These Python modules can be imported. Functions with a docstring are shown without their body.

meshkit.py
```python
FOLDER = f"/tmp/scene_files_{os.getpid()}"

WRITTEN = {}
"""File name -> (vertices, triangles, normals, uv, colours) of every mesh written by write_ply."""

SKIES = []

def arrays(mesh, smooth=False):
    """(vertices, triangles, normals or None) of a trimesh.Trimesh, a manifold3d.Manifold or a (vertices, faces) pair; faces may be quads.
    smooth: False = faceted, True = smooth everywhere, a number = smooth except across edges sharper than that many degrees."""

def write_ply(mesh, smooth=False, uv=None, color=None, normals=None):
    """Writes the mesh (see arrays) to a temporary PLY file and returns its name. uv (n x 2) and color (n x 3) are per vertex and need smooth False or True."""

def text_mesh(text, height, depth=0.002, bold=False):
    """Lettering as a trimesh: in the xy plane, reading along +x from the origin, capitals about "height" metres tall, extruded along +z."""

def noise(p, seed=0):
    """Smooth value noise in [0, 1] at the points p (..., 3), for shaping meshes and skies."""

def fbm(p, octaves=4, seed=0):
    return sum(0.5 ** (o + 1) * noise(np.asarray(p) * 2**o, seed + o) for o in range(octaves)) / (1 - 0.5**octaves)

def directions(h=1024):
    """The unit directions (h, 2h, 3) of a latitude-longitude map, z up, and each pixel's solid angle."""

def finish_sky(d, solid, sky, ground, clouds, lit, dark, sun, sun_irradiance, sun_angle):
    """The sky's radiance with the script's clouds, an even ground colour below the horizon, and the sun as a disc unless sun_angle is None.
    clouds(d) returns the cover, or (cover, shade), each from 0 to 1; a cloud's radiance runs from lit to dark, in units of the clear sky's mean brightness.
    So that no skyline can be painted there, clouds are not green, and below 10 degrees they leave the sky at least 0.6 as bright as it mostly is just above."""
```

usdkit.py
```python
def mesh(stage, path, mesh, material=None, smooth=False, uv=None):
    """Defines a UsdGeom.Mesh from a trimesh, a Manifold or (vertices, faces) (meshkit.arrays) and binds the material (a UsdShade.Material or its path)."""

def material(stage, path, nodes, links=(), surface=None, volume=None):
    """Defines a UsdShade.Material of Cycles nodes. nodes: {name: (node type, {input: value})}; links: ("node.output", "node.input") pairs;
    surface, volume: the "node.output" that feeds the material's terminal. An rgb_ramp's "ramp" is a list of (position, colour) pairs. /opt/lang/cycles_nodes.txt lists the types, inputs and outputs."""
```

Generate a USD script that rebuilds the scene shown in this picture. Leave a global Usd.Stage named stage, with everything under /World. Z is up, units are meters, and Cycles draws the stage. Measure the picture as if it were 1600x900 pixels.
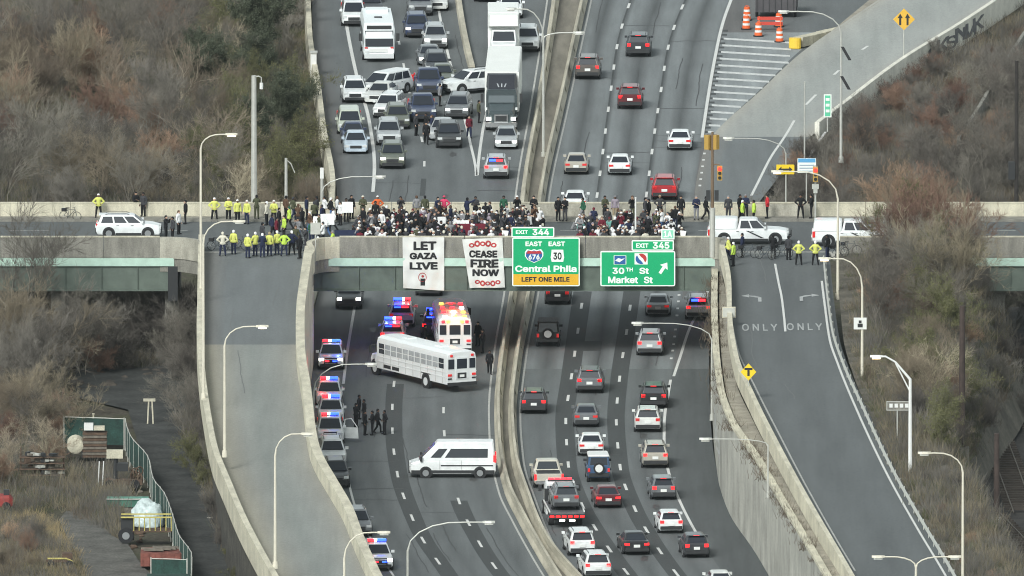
import math, random, numpy as np, trimesh, usdkit, meshkit
import manifold3d as m3
from scipy.interpolate import PchipInterpolator
from shapely.geometry import Polygon, Point
from pxr import Usd, UsdGeom, UsdLux, UsdShade, Sdf, Gf, Vt

stage = Usd.Stage.CreateInMemory()
UsdGeom.SetStageUpAxis(stage, UsdGeom.Tokens.z)
UsdGeom.SetStageMetersPerUnit(stage, 1.0)
UsdGeom.Xform.Define(stage, '/World')
stage.SetDefaultPrim(stage.GetPrimAtPath('/World'))
UsdGeom.Scope.Define(stage, '/World/Looks')
rng = random.Random(7)
nrg = np.random.default_rng(7)

# ---------------------------------------------------------------- camera, sky, sun, exposure
DIST, PITCH, FPX = 2200.0, math.radians(7.6), 21.3 * 2200.0
CAM = np.array([0.0, -DIST * math.cos(PITCH), DIST * math.sin(PITCH)])
FWD = np.array([0.0, math.cos(PITCH), -math.sin(PITCH)])
UPV = np.array([0.0, math.sin(PITCH), math.cos(PITCH)])
cam = UsdGeom.Camera.Define(stage, '/World/camera')
cam.CreateHorizontalApertureAttr(36.0)
cam.CreateVerticalApertureAttr(20.25)
cam.CreateFocalLengthAttr(36.0 * FPX / 1600.0)
cam.CreateClippingRangeAttr(Gf.Vec2f(100.0, 20000.0))
cam.AddTranslateOp().Set(Gf.Vec3d(*CAM))
cam.AddRotateXOp().Set(90.0 - math.degrees(PITCH))
cam.CreateExposureAttr(0.50)

SUN_EL, SUN_AZ = math.radians(38), math.radians(205)      # azimuth = atan2(x, y) of the direction towards the sun
usdkit.material(stage, '/World/Looks/sky', {
    'sky': ('sky_texture', {'sky_type': 'single_scattering', 'sun_disc': False, 'sun_elevation': SUN_EL, 'sun_rotation': SUN_AZ, 'air_density': 1.0, 'aerosol_density': 3.0}),
    'tc': ('texture_coordinate', {}), 'n': ('noise_texture', {'scale': 3.0, 'detail': 5.0}),
    'r': ('rgb_ramp', {'ramp': [(0.25, (0.78, 0.78, 0.78)), (0.75, (0.96, 0.96, 0.96))]}),
    'grey': ('hsv', {'saturation': 0.0, 'value': 1.1}), 'tint': ('mix_color', {'blend_type': 'multiply', 'fac': 1.0, 'b': (0.90, 1.0, 0.995)}),
    'm': ('mix_color', {}), 'bg': ('background_shader', {'strength': 0.10})},
    [('tc.generated', 'n.vector'), ('n.fac', 'r.fac'), ('sky.color', 'grey.color'), ('grey.color', 'tint.a'), ('r.color', 'm.fac'),
     ('sky.color', 'm.a'), ('tint.result', 'm.b'), ('m.result', 'bg.color')], surface='bg.background')
dome = UsdLux.DomeLight.Define(stage, '/World/sky')
UsdShade.MaterialBindingAPI.Apply(dome.GetPrim()).Bind(UsdShade.Material.Get(stage, '/World/Looks/sky'))
dome.GetPrim().SetCustomDataByKey('kind', 'structure')
sun = UsdLux.DistantLight.Define(stage, '/World/sun')
sun.CreateIntensityAttr(0.4)
sun.CreateAngleAttr(16.0)
sun.CreateColorAttr(Gf.Vec3f(1.0, 0.985, 0.94))
sun.CreateNormalizeAttr(True)
sun.AddRotateZOp().Set(-math.degrees(SUN_AZ) + 180.0)
sun.AddRotateXOp().Set(-(90.0 - math.degrees(SUN_EL)) * -1.0)

# ---------------------------------------------------------------- helpers: places, prims, meshes
def P(px, py, z=0.0):
    """The point of the plane z that the photograph shows at (px, py)."""
    d = FWD + np.array([1.0, 0, 0]) * (px - 800) / FPX - UPV * (py - 450) / FPX
    return CAM + d * ((z - CAM[2]) / d[2])
def PV(px, py, y):
    """The point of the upright plane y seen at (px, py)."""
    d = FWD + np.array([1.0, 0, 0]) * (px - 800) / FPX - UPV * (py - 450) / FPX
    return CAM + d * ((y - CAM[1]) / d[1])

used = {}
def numbered(parent, name):
    k = (parent, name)
    n = used.get(k, 0)
    used[k] = n + 1
    return f'{parent}/{name}' if n == 0 else f'{parent}/{name}_{n:03d}'
def path_of(o): return '/World' if o is None else str(o.GetPath())
def tag(o, label=None, cat=None, group=None, kind=None):
    for k, v in (('label', label), ('category', cat), ('group', group), ('kind', kind)):
        if v: o.SetCustomDataByKey(k, v)
    return o
def thing(name, label, cat, loc=(0, 0, 0), rz=0.0, group=None, kind=None):
    x = UsdGeom.Xform.Define(stage, numbered('/World', name))
    x.AddTranslateOp().Set(Gf.Vec3d(*map(float, loc)))
    if rz: x.AddRotateZOp().Set(math.degrees(rz))
    return tag(x.GetPrim(), label, cat, group, kind)
def arr(mesh, smooth=False):
    v, f, n = meshkit.arrays(mesh, smooth)
    return (Vt.Vec3fArray.FromNumpy(v.astype(np.float32)), Vt.IntArray.FromNumpy(np.full(len(f), 3, np.int32)),
            Vt.IntArray.FromNumpy(f.astype(np.int32).ravel()), None if n is None else Vt.Vec3fArray.FromNumpy(n.astype(np.float32)))
def put(path, a, mat, uv=None):
    m = UsdGeom.Mesh.Define(stage, path)
    m.CreatePointsAttr(a[0]); m.CreateFaceVertexCountsAttr(a[1]); m.CreateFaceVertexIndicesAttr(a[2]); m.CreateSubdivisionSchemeAttr('none')
    if a[3] is not None:
        m.CreateNormalsAttr(a[3]); m.SetNormalsInterpolation('vertex')
    if uv is not None:
        UsdGeom.PrimvarsAPI(m).CreatePrimvar('st', Sdf.ValueTypeNames.TexCoord2fArray, 'vertex').Set(Vt.Vec2fArray.FromNumpy(np.asarray(uv, np.float32)))
    if mat is not None: UsdShade.MaterialBindingAPI.Apply(m.GetPrim()).Bind(mat)
    return m.GetPrim()
def obj(name, mesh, mat, parent=None, smooth=False, uv=None):
    return put(numbered(path_of(parent), name), arr(mesh, smooth), mat, uv)
def one(name, mesh, mat, label, cat, group=None, smooth=False): return tag(obj(name, mesh, mat, None, smooth), label, cat, group)
def struct(name, mesh, mat, parent=None, smooth=False, uv=None):
    o = obj(name, mesh, mat, parent, smooth, uv)
    return tag(o, kind='structure') if parent is None else o

def cat(ms):
    vs, fs, n = [], [], 0
    for v, f in ms:
        vs.append(np.asarray(v, float)); fs.append(np.asarray(f) + n); n += len(v)
    return np.vstack(vs), np.vstack(fs)
BF = np.array([[0,2,1],[0,3,2],[4,5,6],[4,6,7],[0,1,5],[0,5,4],[1,2,6],[1,6,5],[2,3,7],[2,7,6],[3,0,4],[3,4,7]])
def box(x0, x1, y0, y1, z0, z1):
    return np.array([[x0,y0,z0],[x1,y0,z0],[x1,y1,z0],[x0,y1,z0],[x0,y0,z1],[x1,y0,z1],[x1,y1,z1],[x0,y1,z1]], float), BF
def cbox(c, s): return box(c[0]-s[0]/2, c[0]+s[0]/2, c[1]-s[1]/2, c[1]+s[1]/2, c[2]-s[2]/2, c[2]+s[2]/2)
def hexa(b, t):
    """A box from four bottom and four top corners (counter-clockwise seen from above)."""
    return np.vstack([b, t]).astype(float), BF
def move(m, t=(0, 0, 0), rz=0.0, s=1.0):
    v = np.asarray(m[0], float) * s
    c, q = math.cos(rz), math.sin(rz)
    return np.stack([v[:, 0]*c - v[:, 1]*q + t[0], v[:, 0]*q + v[:, 1]*c + t[1], v[:, 2] + t[2]], 1), m[1]
def tube(pts, rad, n=8, cap=True):
    p = np.asarray(pts, float)
    r = np.broadcast_to(np.asarray(rad, float), (len(p),))
    t = np.gradient(p, axis=0); t /= np.linalg.norm(t, axis=1, keepdims=True) + 1e-12
    ref = np.where(np.abs(t[:, 2:]) < 0.9, [[0, 0, 1.0]], [[1.0, 0, 0]])
    a = np.cross(t, ref); a /= np.linalg.norm(a, axis=1, keepdims=True) + 1e-12
    for i in range(1, len(p)):                       # keep the frame from flipping
        a[i] = a[i-1] - t[i] * (a[i-1] @ t[i]); a[i] /= np.linalg.norm(a[i]) + 1e-12
    b = np.cross(t, a)
    g = np.arange(n) * 2 * math.pi / n
    v = (p[:, None] + r[:, None, None] * (np.cos(g)[None, :, None]*a[:, None] + np.sin(g)[None, :, None]*b[:, None])).reshape(-1, 3)
    f = []
    for i in range(len(p)-1):
        for j in range(n):
            k = (j+1) % n
            f += [[i*n+j, i*n+k, (i+1)*n+k], [i*n+j, (i+1)*n+k, (i+1)*n+j]]
    if cap:
        v = np.vstack([v, p[0], p[-1]]); e = (len(p)-1)*n
        for j in range(n):
            k = (j+1) % n
            f += [[len(v)-2, k, j], [len(v)-1, e+j, e+k]]
    return v, np.array(f)
def cyl(p0, p1, r0, r1=None, n=12): return tube([p0, p1], [r0, r0 if r1 is None else r1], n)
def prism(poly, h0, h1):
    """Extrudes an xy outline from z=h0 to h1."""
    m = trimesh.creation.extrude_polygon(Polygon(poly), h1-h0, engine='earcut')
    m.apply_translation([0, 0, h0])
    return np.array(m.vertices), np.array(m.faces)
def upright(m, y=0.0):
    """Turns an xy mesh (facing +z) into one that stands in xz and faces -y."""
    v = np.asarray(m[0])
    return np.stack([v[:, 0], y - v[:, 2], v[:, 1]], 1), m[1]
def grid(a):
    """A sheet through an (n, m, 3) array of points."""
    n, m = a.shape[:2]
    i, j = np.meshgrid(np.arange(n-1), np.arange(m-1), indexing='ij')
    q = np.stack([i*m+j, i*m+j+1, (i+1)*m+j+1, (i+1)*m+j], -1).reshape(-1, 4)
    return a.reshape(-1, 3), np.vstack([q[:, [0, 1, 2]], q[:, [0, 2, 3]]])
def up_facing(m):
    v, f = m
    n = np.cross(v[f[:, 1]]-v[f[:, 0]], v[f[:, 2]]-v[f[:, 0]])
    f = f.copy(); f[n[:, 2] < 0] = f[n[:, 2] < 0][:, ::-1]
    return v, f
def smooth_path(pts, step=2.0):
    p = np.asarray(pts, float)
    d = np.concatenate([[0], np.cumsum(np.linalg.norm(np.diff(p, axis=0), axis=1))])
    s = np.linspace(0, d[-1], max(2, int(d[-1]/step)+1))
    return np.stack([PchipInterpolator(d, p[:, k])(s) for k in range(3)], 1)
def side_of(path):
    t = np.gradient(path[:, :2], axis=0); t /= np.linalg.norm(t, axis=1, keepdims=True) + 1e-12
    return np.stack([-t[:, 1], t[:, 0], np.zeros(len(t))], 1)       # to the left of the way
def profile_run(path, prof, closed=True):
    """Sweeps a profile of (offset to the left, height) along a path; closed at both ends."""
    s = side_of(path)
    pr = np.asarray(prof, float)
    a = path[:, None] + s[:, None]*pr[None, :, :1] + np.array([0, 0, 1.0])*pr[None, :, 1:]
    n, m = a.shape[:2]
    f = []
    for i in range(n-1):
        for j in range(m if closed else m-1):
            k = (j+1) % m
            f += [[i*m+j, (i+1)*m+j, (i+1)*m+k], [i*m+j, (i+1)*m+k, i*m+k]]
    if closed:
        for j in range(1, m-1):
            f += [[0, j, j+1], [(n-1)*m, (n-1)*m+j+1, (n-1)*m+j]]
    v, f = a.reshape(-1, 3), np.array(f)
    vol = np.einsum('ij,ij->i', v[f[:, 0]], np.cross(v[f[:, 1]], v[f[:, 2]])).sum()
    return (v, f[:, ::-1]) if closed and vol < 0 else (v, f)
def text(t, height, depth=0.004, bold=True):
    m = meshkit.text_mesh(t, height, depth, bold)
    v = np.array(m.vertices); v[:, 0] -= (v[:, 0].max()+v[:, 0].min())/2
    return v, np.array(m.faces)

# ---------------------------------------------------------------- materials
mats = {}
def mat(name, col, rough=0.6, metal=0.0, var=0.0, scale=1.5, bump=0.0, stretch=(1, 1, 1), emit=0.0, emit_col=None, coat=0.0, rand=0.0, fine=0.0, spec=0.5):
    if name in mats: return mats[name]
    n = {'p': ('principled_bsdf', {'base_color': col, 'roughness': rough, 'metallic': metal, 'coat_weight': coat, 'coat_roughness': .22, 'specular_ior_level': spec})}
    l, src = [], None
    if emit: n['p'][1].update({'emission_color': emit_col or col, 'emission_strength': emit})
    if var or bump:
        n['g'] = ('geometry', {}); n['mp'] = ('mapping', {'scale': stretch}); n['n'] = ('noise_texture', {'scale': scale, 'detail': 6.0, 'roughness': 0.6})
        l += [('g.position', 'mp.vector'), ('mp.vector', 'n.vector')]
    if var:
        lo, hi = tuple(c*(1-var) for c in col), tuple(min(1, c*(1+var)) for c in col)
        n['r'] = ('rgb_ramp', {'ramp': [(0.3, lo), (0.7, hi)]})
        l += [('n.fac', 'r.fac')]; src = 'r.color'
    if fine:
        n['nf'] = ('noise_texture', {'scale': scale*9, 'detail': 3.0}); n['rf'] = ('rgb_ramp', {'ramp': [(0.3, (1-fine,)*3), (0.7, (1.0,)*3)]}); n['mf'] = ('mix_color', {'blend_type': 'multiply', 'fac': 1.0, 'a': col})
        n.setdefault('g', ('geometry', {}))
        l += [('g.position', 'nf.vector'), ('nf.fac', 'rf.fac'), ('rf.color', 'mf.b')]
        if src: l += [(src, 'mf.a')]
        src = 'mf.result'
    if rand:
        n['oi'] = ('object_info', {}); n['mr'] = ('map_range', {'from_min': 0.0, 'from_max': 1.0, 'to_min': 1-rand, 'to_max': 1+rand}); n['hv'] = ('hsv', {'color': col})
        l += [('oi.random', 'mr.value'), ('mr.result', 'hv.value')]
        if src: l += [(src, 'hv.color')]
        src = 'hv.color' if False else 'hv.color_out'
        src = 'hv.color'
    if src: l += [(src, 'p.base_color')]
    if bump:
        n['b'] = ('bump', {'strength': bump, 'distance': 0.05}); l += [('n.fac', 'b.height'), ('b.normal', 'p.normal')]
    mats[name] = usdkit.material(stage, '/World/Looks/' + name, n, l, surface='p.BSDF')
    return mats[name]

def road_mat(name, ramp, var=0.16, rough=0.85):
    """Asphalt or old concrete whose tone changes across the lane (u) and in long streaks along it (v in metres)."""
    n = {'uv': ('uvmap', {'attribute': 'st'}), 'sx': ('separate_xyz', {}), 'r': ('rgb_ramp', {'ramp': ramp}),
         'g': ('geometry', {}), 'm1': ('mapping', {'scale': (1.1, 0.035, 1)}), 'n1': ('noise_texture', {'scale': 1.0, 'detail': 5.0, 'roughness': 0.65}),
         'r1': ('rgb_ramp', {'ramp': [(0.28, (1-var,)*3), (0.72, (1+var*0.6,)*3)]}), 'x1': ('mix_color', {'blend_type': 'multiply', 'fac': 1.0, 'use_clamp_result': False}),
         'm2': ('mapping', {'scale': (0.5, 0.09, 1)}), 'n2': ('noise_texture', {'scale': 1.0, 'detail': 3.0}), 'r2': ('rgb_ramp', {'ramp': [(0.3, (1-var*0.7,)*3), (0.7, (1+var*0.4,)*3)]}), 'x2': ('mix_color', {'blend_type': 'multiply', 'fac': 1.0}),
         'n3': ('noise_texture', {'scale': 5.0, 'detail': 8.0, 'roughness': .75}), 'r3': ('rgb_ramp', {'ramp': [(0.3, (0.82,)*3), (0.7, (1.12,)*3)]}), 'x3': ('mix_color', {'blend_type': 'multiply', 'fac': 1.0}),
         'p': ('principled_bsdf', {'roughness': rough, 'specular_ior_level': 0.35})}
    l = [('uv.UV', 'sx.vector'), ('sx.x', 'r.fac'), ('g.position', 'm1.vector'), ('m1.vector', 'n1.vector'), ('n1.fac', 'r1.fac'), ('r.color', 'x1.a'), ('r1.color', 'x1.b'),
         ('g.position', 'm2.vector'), ('m2.vector', 'n2.vector'), ('n2.fac', 'r2.fac'), ('x1.result', 'x2.a'), ('r2.color', 'x2.b'),
         ('g.position', 'n3.vector'), ('n3.fac', 'r3.fac'), ('x2.result', 'x3.a'), ('r3.color', 'x3.b'), ('x3.result', 'p.base_color')]
    return usdkit.material(stage, '/World/Looks/' + name, n, l, surface='p.BSDF')
def g3(x, t=(0.925, 1.0, 1.02)): return (x*t[0], x*t[1], x*t[2])
lane_far = road_mat('lane_asphalt_worn', [(0.0, g3(0.1575)), (0.03, g3(0.1050)), (0.1, g3(0.2100)), (0.28, g3(0.1995)), (0.5, g3(0.0998)), (0.72, g3(0.1995)), (0.9, g3(0.2100)), (1.0, g3(0.1575))])
lane_near = road_mat('lane_asphalt_pale', [(0.0, g3(0.1356)), (0.2, g3(0.1525)), (0.35, g3(0.1412)), (0.5, g3(0.1186)), (0.65, g3(0.1412)), (0.8, g3(0.1582)), (1.0, g3(0.1356))])
shoulder_mat = road_mat('shoulder_asphalt', [(0.0, g3(0.1071)), (0.5, g3(0.0969)), (1.0, g3(0.0867))], 0.2)
shoulder_far = road_mat('shoulder_asphalt_old', [(0.0, g3(0.1404, (1, .98, .96))), (0.6, g3(0.1458)), (1.0, g3(0.1350))], 0.18)
patch_mat = road_mat('patch_asphalt', [(0.0, g3(0.0682)), (1.0, g3(0.0704))], 0.1)
ramp_conc = road_mat('ramp_concrete', [(0.0, (.36, .325, .25)), (0.12, (.325, .305, .25)), (0.35, (.265, .27, .25)), (0.5, (.235, .25, .235)), (0.65, (.26, .272, .257)), (0.85, (.275, .275, .255)), (1.0, (.30, .285, .25))], 0.13)
far_conc = road_mat('far_ramp_concrete', [(0.0, (.38, .37, .33)), (0.12, (.34, .345, .325)), (0.4, (.31, .325, .31)), (0.8, (.33, .34, .325)), (1.0, (.38, .36, .32))], 0.12)
gore_mat = road_mat('gore_asphalt', [(0.0, g3(0.2250)), (0.5, g3(0.2850)), (1.0, g3(0.3150))], 0.25)
ramp_asph = road_mat('ramp_asphalt', [(0.0, g3(0.1995, (1.05, 1, .92))), (0.25, g3(0.1785)), (0.5, g3(0.1680)), (1.0, g3(0.1733))], 0.12)
ramp_asph_dark = road_mat('ramp_asphalt_dark', [(0.0, g3(0.1313)), (0.25, g3(0.1418)), (0.5, g3(0.1208)), (0.75, g3(0.1365)), (1.0, g3(0.1260))], 0.12)
concrete = mat('concrete', (.40, .38, .32), .85, var=.32, scale=1.3, stretch=(1.2, .5, .3), fine=.25)
concrete_grey = mat('concrete_grey', (.245, .235, .205), .85, var=.32, scale=1.3, stretch=(1.2, 1.2, .3), fine=.3)
concrete_wall = mat('concrete_wall', (.41, .40, .355), .9, var=.35, scale=.7, stretch=(1, .5, .35), fine=.2)
concrete_light = mat('concrete_light', (.60, .56, .44), .85, var=.24, scale=1.2, stretch=(1.2, .35, .4), fine=.25)
barrier_mat = mat('barrier_concrete', (.48, .445, .355), .9, var=.35, scale=.8, stretch=(1, .15, 1), fine=.2)
median_dirt = mat('median_dirt', (.19, .175, .145), .95, var=.35, scale=.9, stretch=(1, .1, 1))
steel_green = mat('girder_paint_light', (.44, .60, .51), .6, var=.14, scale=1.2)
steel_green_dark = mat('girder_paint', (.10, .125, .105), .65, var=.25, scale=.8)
paint_white = mat('road_paint', (.62, .62, .60), .7, var=.15, scale=6)
paint_worn = mat('road_paint_worn', (.42, .42, .40), .8, var=.3, scale=5)
galv = mat('galvanized_steel', (.50, .50, .46), .5, .3, var=.08, scale=3)
pole_beige = mat('pole_paint', (.62, .58, .48), .5, var=.06, scale=3)
black_rubber = mat('rubber', (.018, .018, .02), .85)
dark_trim = mat('dark_trim', (.025, .026, .028), .55)
white_metal = mat('white_metal', (.72, .72, .70), .4)

# ---------------------------------------------------------------- the road plan: every line as x(y), read off the photograph on the level of the highway
class Line:
    def __init__(s, pix, z=0.0):
        p = np.array([P(a, b, z)[:2] for a, b in pix]); p = p[np.argsort(p[:, 1])]
        s.y0, s.y1, s.f = p[0, 1], p[-1, 1], PchipInterpolator(p[:, 1], p[:, 0])
        s.d0, s.d1 = s.f.derivative()(s.y0), s.f.derivative()(s.y1)
    def __call__(s, y):
        y = np.asarray(y, float); c = np.clip(y, s.y0, s.y1)
        return s.f(c) + np.where(y < s.y0, (y-s.y0)*s.d0, 0) + np.where(y > s.y1, (y-s.y1)*s.d1, 0)
    def heading(s, y): return math.atan2(1.0, float(s(y+2)-s(y-2))/4)
LA = Line([(982,10),(964,73),(955,138),(946,205),(942,237),(933,305),(912,455),(903,517),(893,588),(884,660),(888,726),(910,790),(930,825),(952,858),(978,893)])
LB = Line([(1066,11),(1044,74),(1033,140),(1023,205),(1010,305),(988,455),(979,519),(968,592),(963,660),(969,730),(992,795),(1010,828),(1031,861),(1056,895)])
LC = Line([(1142,1),(1128,41),(1117,91),(1106,154),(1097,215),(1085,300),(1067,455),(1058,538),(1045,610),(1038,660),(1038,700),(1045,739),(1059,776),(1088,833),(1130,895)])
LMR = Line([(915,0),(878,170),(850,300),(832,455),(812,560),(803,650),(808,720),(827,783),(855,850),(894,900)])
LML = Line([(866,0),(838,180),(822,270),(800,455),(783,560),(776,640),(778,700),(792,770),(814,816),(845,872),(862,900)])
LR = Line([(1420,0),(1330,70),(1255,160),(1190,260),(1150,330),(1112,440),(1110,650),(1113,690),(1127,760),(1180,861),(1205,900)])
LL1 = Line([(543,48),(558,121),(577,190),(585,266),(572,380),(553,486),(540,570),(532,650),(532,700),(543,747),(556,795),(590,860),(615,900)])
LD = Line([(612,10),(631,103),(639,142),(663,255),(640,455),(622,550),(613,636),(613,673),(621,741),(644,809),(661,844),(684,877),(700,900)])
LE = Line([(683,0),(690,40),(709,121),(734,220),(744,275),(722,455),(702,560),(693,641),(696,700),(717,783),(750,850),(772,884),(784,900)])
LWL = Line([(488,0),(490,70),(503,150),(512,220),(526,310),(498,455),(470,560),(452,650),(450,700),(460,770),(500,850),(530,900)])
YS = np.arange(-262, 262.1, 2.0)
def strip(l, r, y0, y1, z=0.0, dl=0.0, dr=0.0, across=4, step=2.0, zr=None):
    ys = np.arange(y0, y1+.01, step); t = np.linspace(0, 1, across+1)
    xl, xr = (l(ys) if callable(l) else np.full(len(ys), l))+dl, (r(ys) if callable(r) else np.full(len(ys), r))+dr
    a = np.zeros((len(ys), across+1, 3)); a[..., 0] = xl[:, None]*(1-t) + xr[:, None]*t; a[..., 1] = ys[:, None]; a[..., 2] = z
    uv = np.stack([np.broadcast_to(t, a.shape[:2]), np.broadcast_to(ys[:, None], a.shape[:2])], -1).reshape(-1, 2)
    return up_facing(grid(a)), uv
def ylvl(py, z=0.0): return float(P(800, py, z)[1])
YB0, YB1 = float(P(800, 371, 8.8)[1]), float(P(800, 317, 8.8)[1])      # near and far face of the overpass
DECK, TOP = 7.7, 8.8
# ---------------------------------------------------------------- ground
def zone(x, y):
    """Height of the open ground: flat yard, rising under the thicket beyond the overpass on the left."""
    n = meshkit.fbm(np.stack([x*.12, y*.12, x*0], -1), 4, 3)
    h = -0.62 + 0.35*(n-.5)
    d = np.clip((LWL(y)-2.5-x)/10, 0, 1)*np.clip((y+6)/20, 0, 1)
    h = h + d*(1.6+2.2*(meshkit.fbm(np.stack([x*.05, y*.03, x*0+5], -1), 3, 9)))
    e = np.clip((x-LR(y)-9)/8, 0, 1)*np.clip((y+10)/15, 0, 1)
    h = h + e*(0.5+1.5*meshkit.fbm(np.stack([x*.06, y*.05, x*0+2], -1), 3, 4))
    far = np.clip((np.hypot(x, y)-300)/200, 0, 1)
    return h*(1-far) + far*-0.6
gx = np.concatenate([[-4000, -1500, -600, -250, -120], np.arange(-80, 80.1, 1.6), [120, 250, 600, 1500, 4000]])
gy = np.concatenate([[-4000, -1500, -700, -400], np.arange(-300, 300.1, 3.0), [400, 700, 1500, 4000]])
X, Y = np.meshgrid(gx, gy, indexing='ij')
gmat = usdkit.material(stage, '/World/Looks/soil', {'g': ('geometry', {}), 'n': ('noise_texture', {'scale': .22, 'detail': 8.0, 'roughness': .65}), 'r': ('rgb_ramp', {'ramp': [(0.3, (.05, .043, .032)), (0.45, (.088, .078, .062)), (0.55, (.075, .075, .048)), (0.7, (.13, .11, .08))]}),
    'n2': ('noise_texture', {'scale': 3.5, 'detail': 6.0}), 'r2': ('rgb_ramp', {'ramp': [(.3, (.6,)*3), (.7, (1.15,)*3)]}), 'm': ('mix_color', {'blend_type': 'multiply', 'fac': 1.0}), 'b': ('bump', {'strength': .6, 'distance': .1}), 'p': ('principled_bsdf', {'roughness': .95, 'specular_ior_level': .2})},
    [('g.position', 'n.vector'), ('n.fac', 'r.fac'), ('g.position', 'n2.vector'), ('n2.fac', 'r2.fac'), ('r.color', 'm.a'), ('r2.color', 'm.b'), ('m.result', 'p.base_color'), ('n2.fac', 'b.height'), ('b.normal', 'p.normal')], surface='p.BSDF')
struct('ground', up_facing(grid(np.stack([X, Y, zone(X, Y)], -1))), gmat, smooth=True)

# ---------------------------------------------------------------- highway
hw = tag(UsdGeom.Xform.Define(stage, numbered('/World', 'highway')).GetPrim(), kind='structure')
def lane(l, r, y0, y1, m, z=0.0, name='lane', dl=0, dr=0):
    s, uv = strip(l, r, y0, y1, z, dl, dr)
    obj(name, s, m, hw, uv=uv)
Y0, YM, Y1 = -262.0, -44.0, 262.0
for l, r, m0, m1, nm in ((LMR, LA, lane_near, lane_far, 'lane'), (LA, LB, lane_near, lane_far, 'lane'), (LB, LC, lane_near, lane_far, 'lane'), (LC, LR, shoulder_mat, shoulder_far, 'shoulder'),
                         (LE, LML, lane_near, lane_near, 'lane'), (LD, LE, lane_near, lane_near, 'lane'), (LL1, LD, lane_near, lane_near, 'lane'), (LWL, LL1, shoulder_far, shoulder_far, 'shoulder'), (LML, LMR, shoulder_far, shoulder_far, 'median_strip')):
    lane(l, r, Y0, YM, m0, name=nm); lane(l, r, YM, Y1, m1, name=nm)
# dark resurfaced strips along the lane joints
def patch(l, ya, yb, w0, w1): lane(l, l, ya, yb, patch_mat, .005, 'resurfaced_strip', w0, w1)
patch(LA, Y0, ylvl(452), -.75, .6); patch(LB, Y0, ylvl(448), -.65, .6)
patch(LD, Y0, ylvl(600), -.5, .72); patch(LE, Y0, ylvl(778), -.6, .6); patch(LD, ylvl(306), ylvl(276), -.2, .2)
for l in (LA, LB): patch(l, ylvl(300), Y1, -.07, .07)
patch(LE, ylvl(560), ylvl(480), -.12, .12)
# painted lines
def paint_run(l, ya, yb, w, m=paint_white, off=0.0, z=.010, name='edge_line'):
    s, uv = strip(l, l, ya, yb, z, off-w/2, off+w/2, 1, min(2.0, (yb-ya)/2)); obj(name, s, m, hw)
def dash(l, py, ln=3.2, w=.2, m=paint_white, off=0.0):
    y = ylvl(py); paint_run(l, y-ln/2, y+ln/2, w, m, off, name='lane_dash')
for py in (9, 41, 73, 105, 138, 171, 205, 237, 271, 305, 478, 517, 553, 588, 622, 658, 691, 726, 758, 790, 824, 858, 893): dash(LA, py)
for py in (11, 43, 74, 107, 140, 173, 205, 237, 271, 304, 481, 519, 555, 592, 626, 660, 696, 730, 761, 795, 828, 861, 895): dash(LB, py)
for py in (66, 103, 142, 180, 218, 256, 600, 636, 673, 706, 741, 775, 809, 844, 877): dash(LD, py, w=.18)
for py in (641, 677, 783, 817, 850, 884): dash(LE, py, w=.18)
paint_run(LC, ylvl(215), Y1, .24); paint_run(LC, ylvl(832), ylvl(592), .2)
for py in (240, 250, 260, 270, 280, 290, 461, 471, 482, 493, 515, 526, 538, 548, 560): dash(LC, py, .9, .2, off=(0.35 if py < 300 else -.25))
CR = Line([(1110,440),(1098,475),(1078,512),(1062,560),(1052,590)])
paint_run(CR, ylvl(588), ylvl(448), .2)
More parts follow.
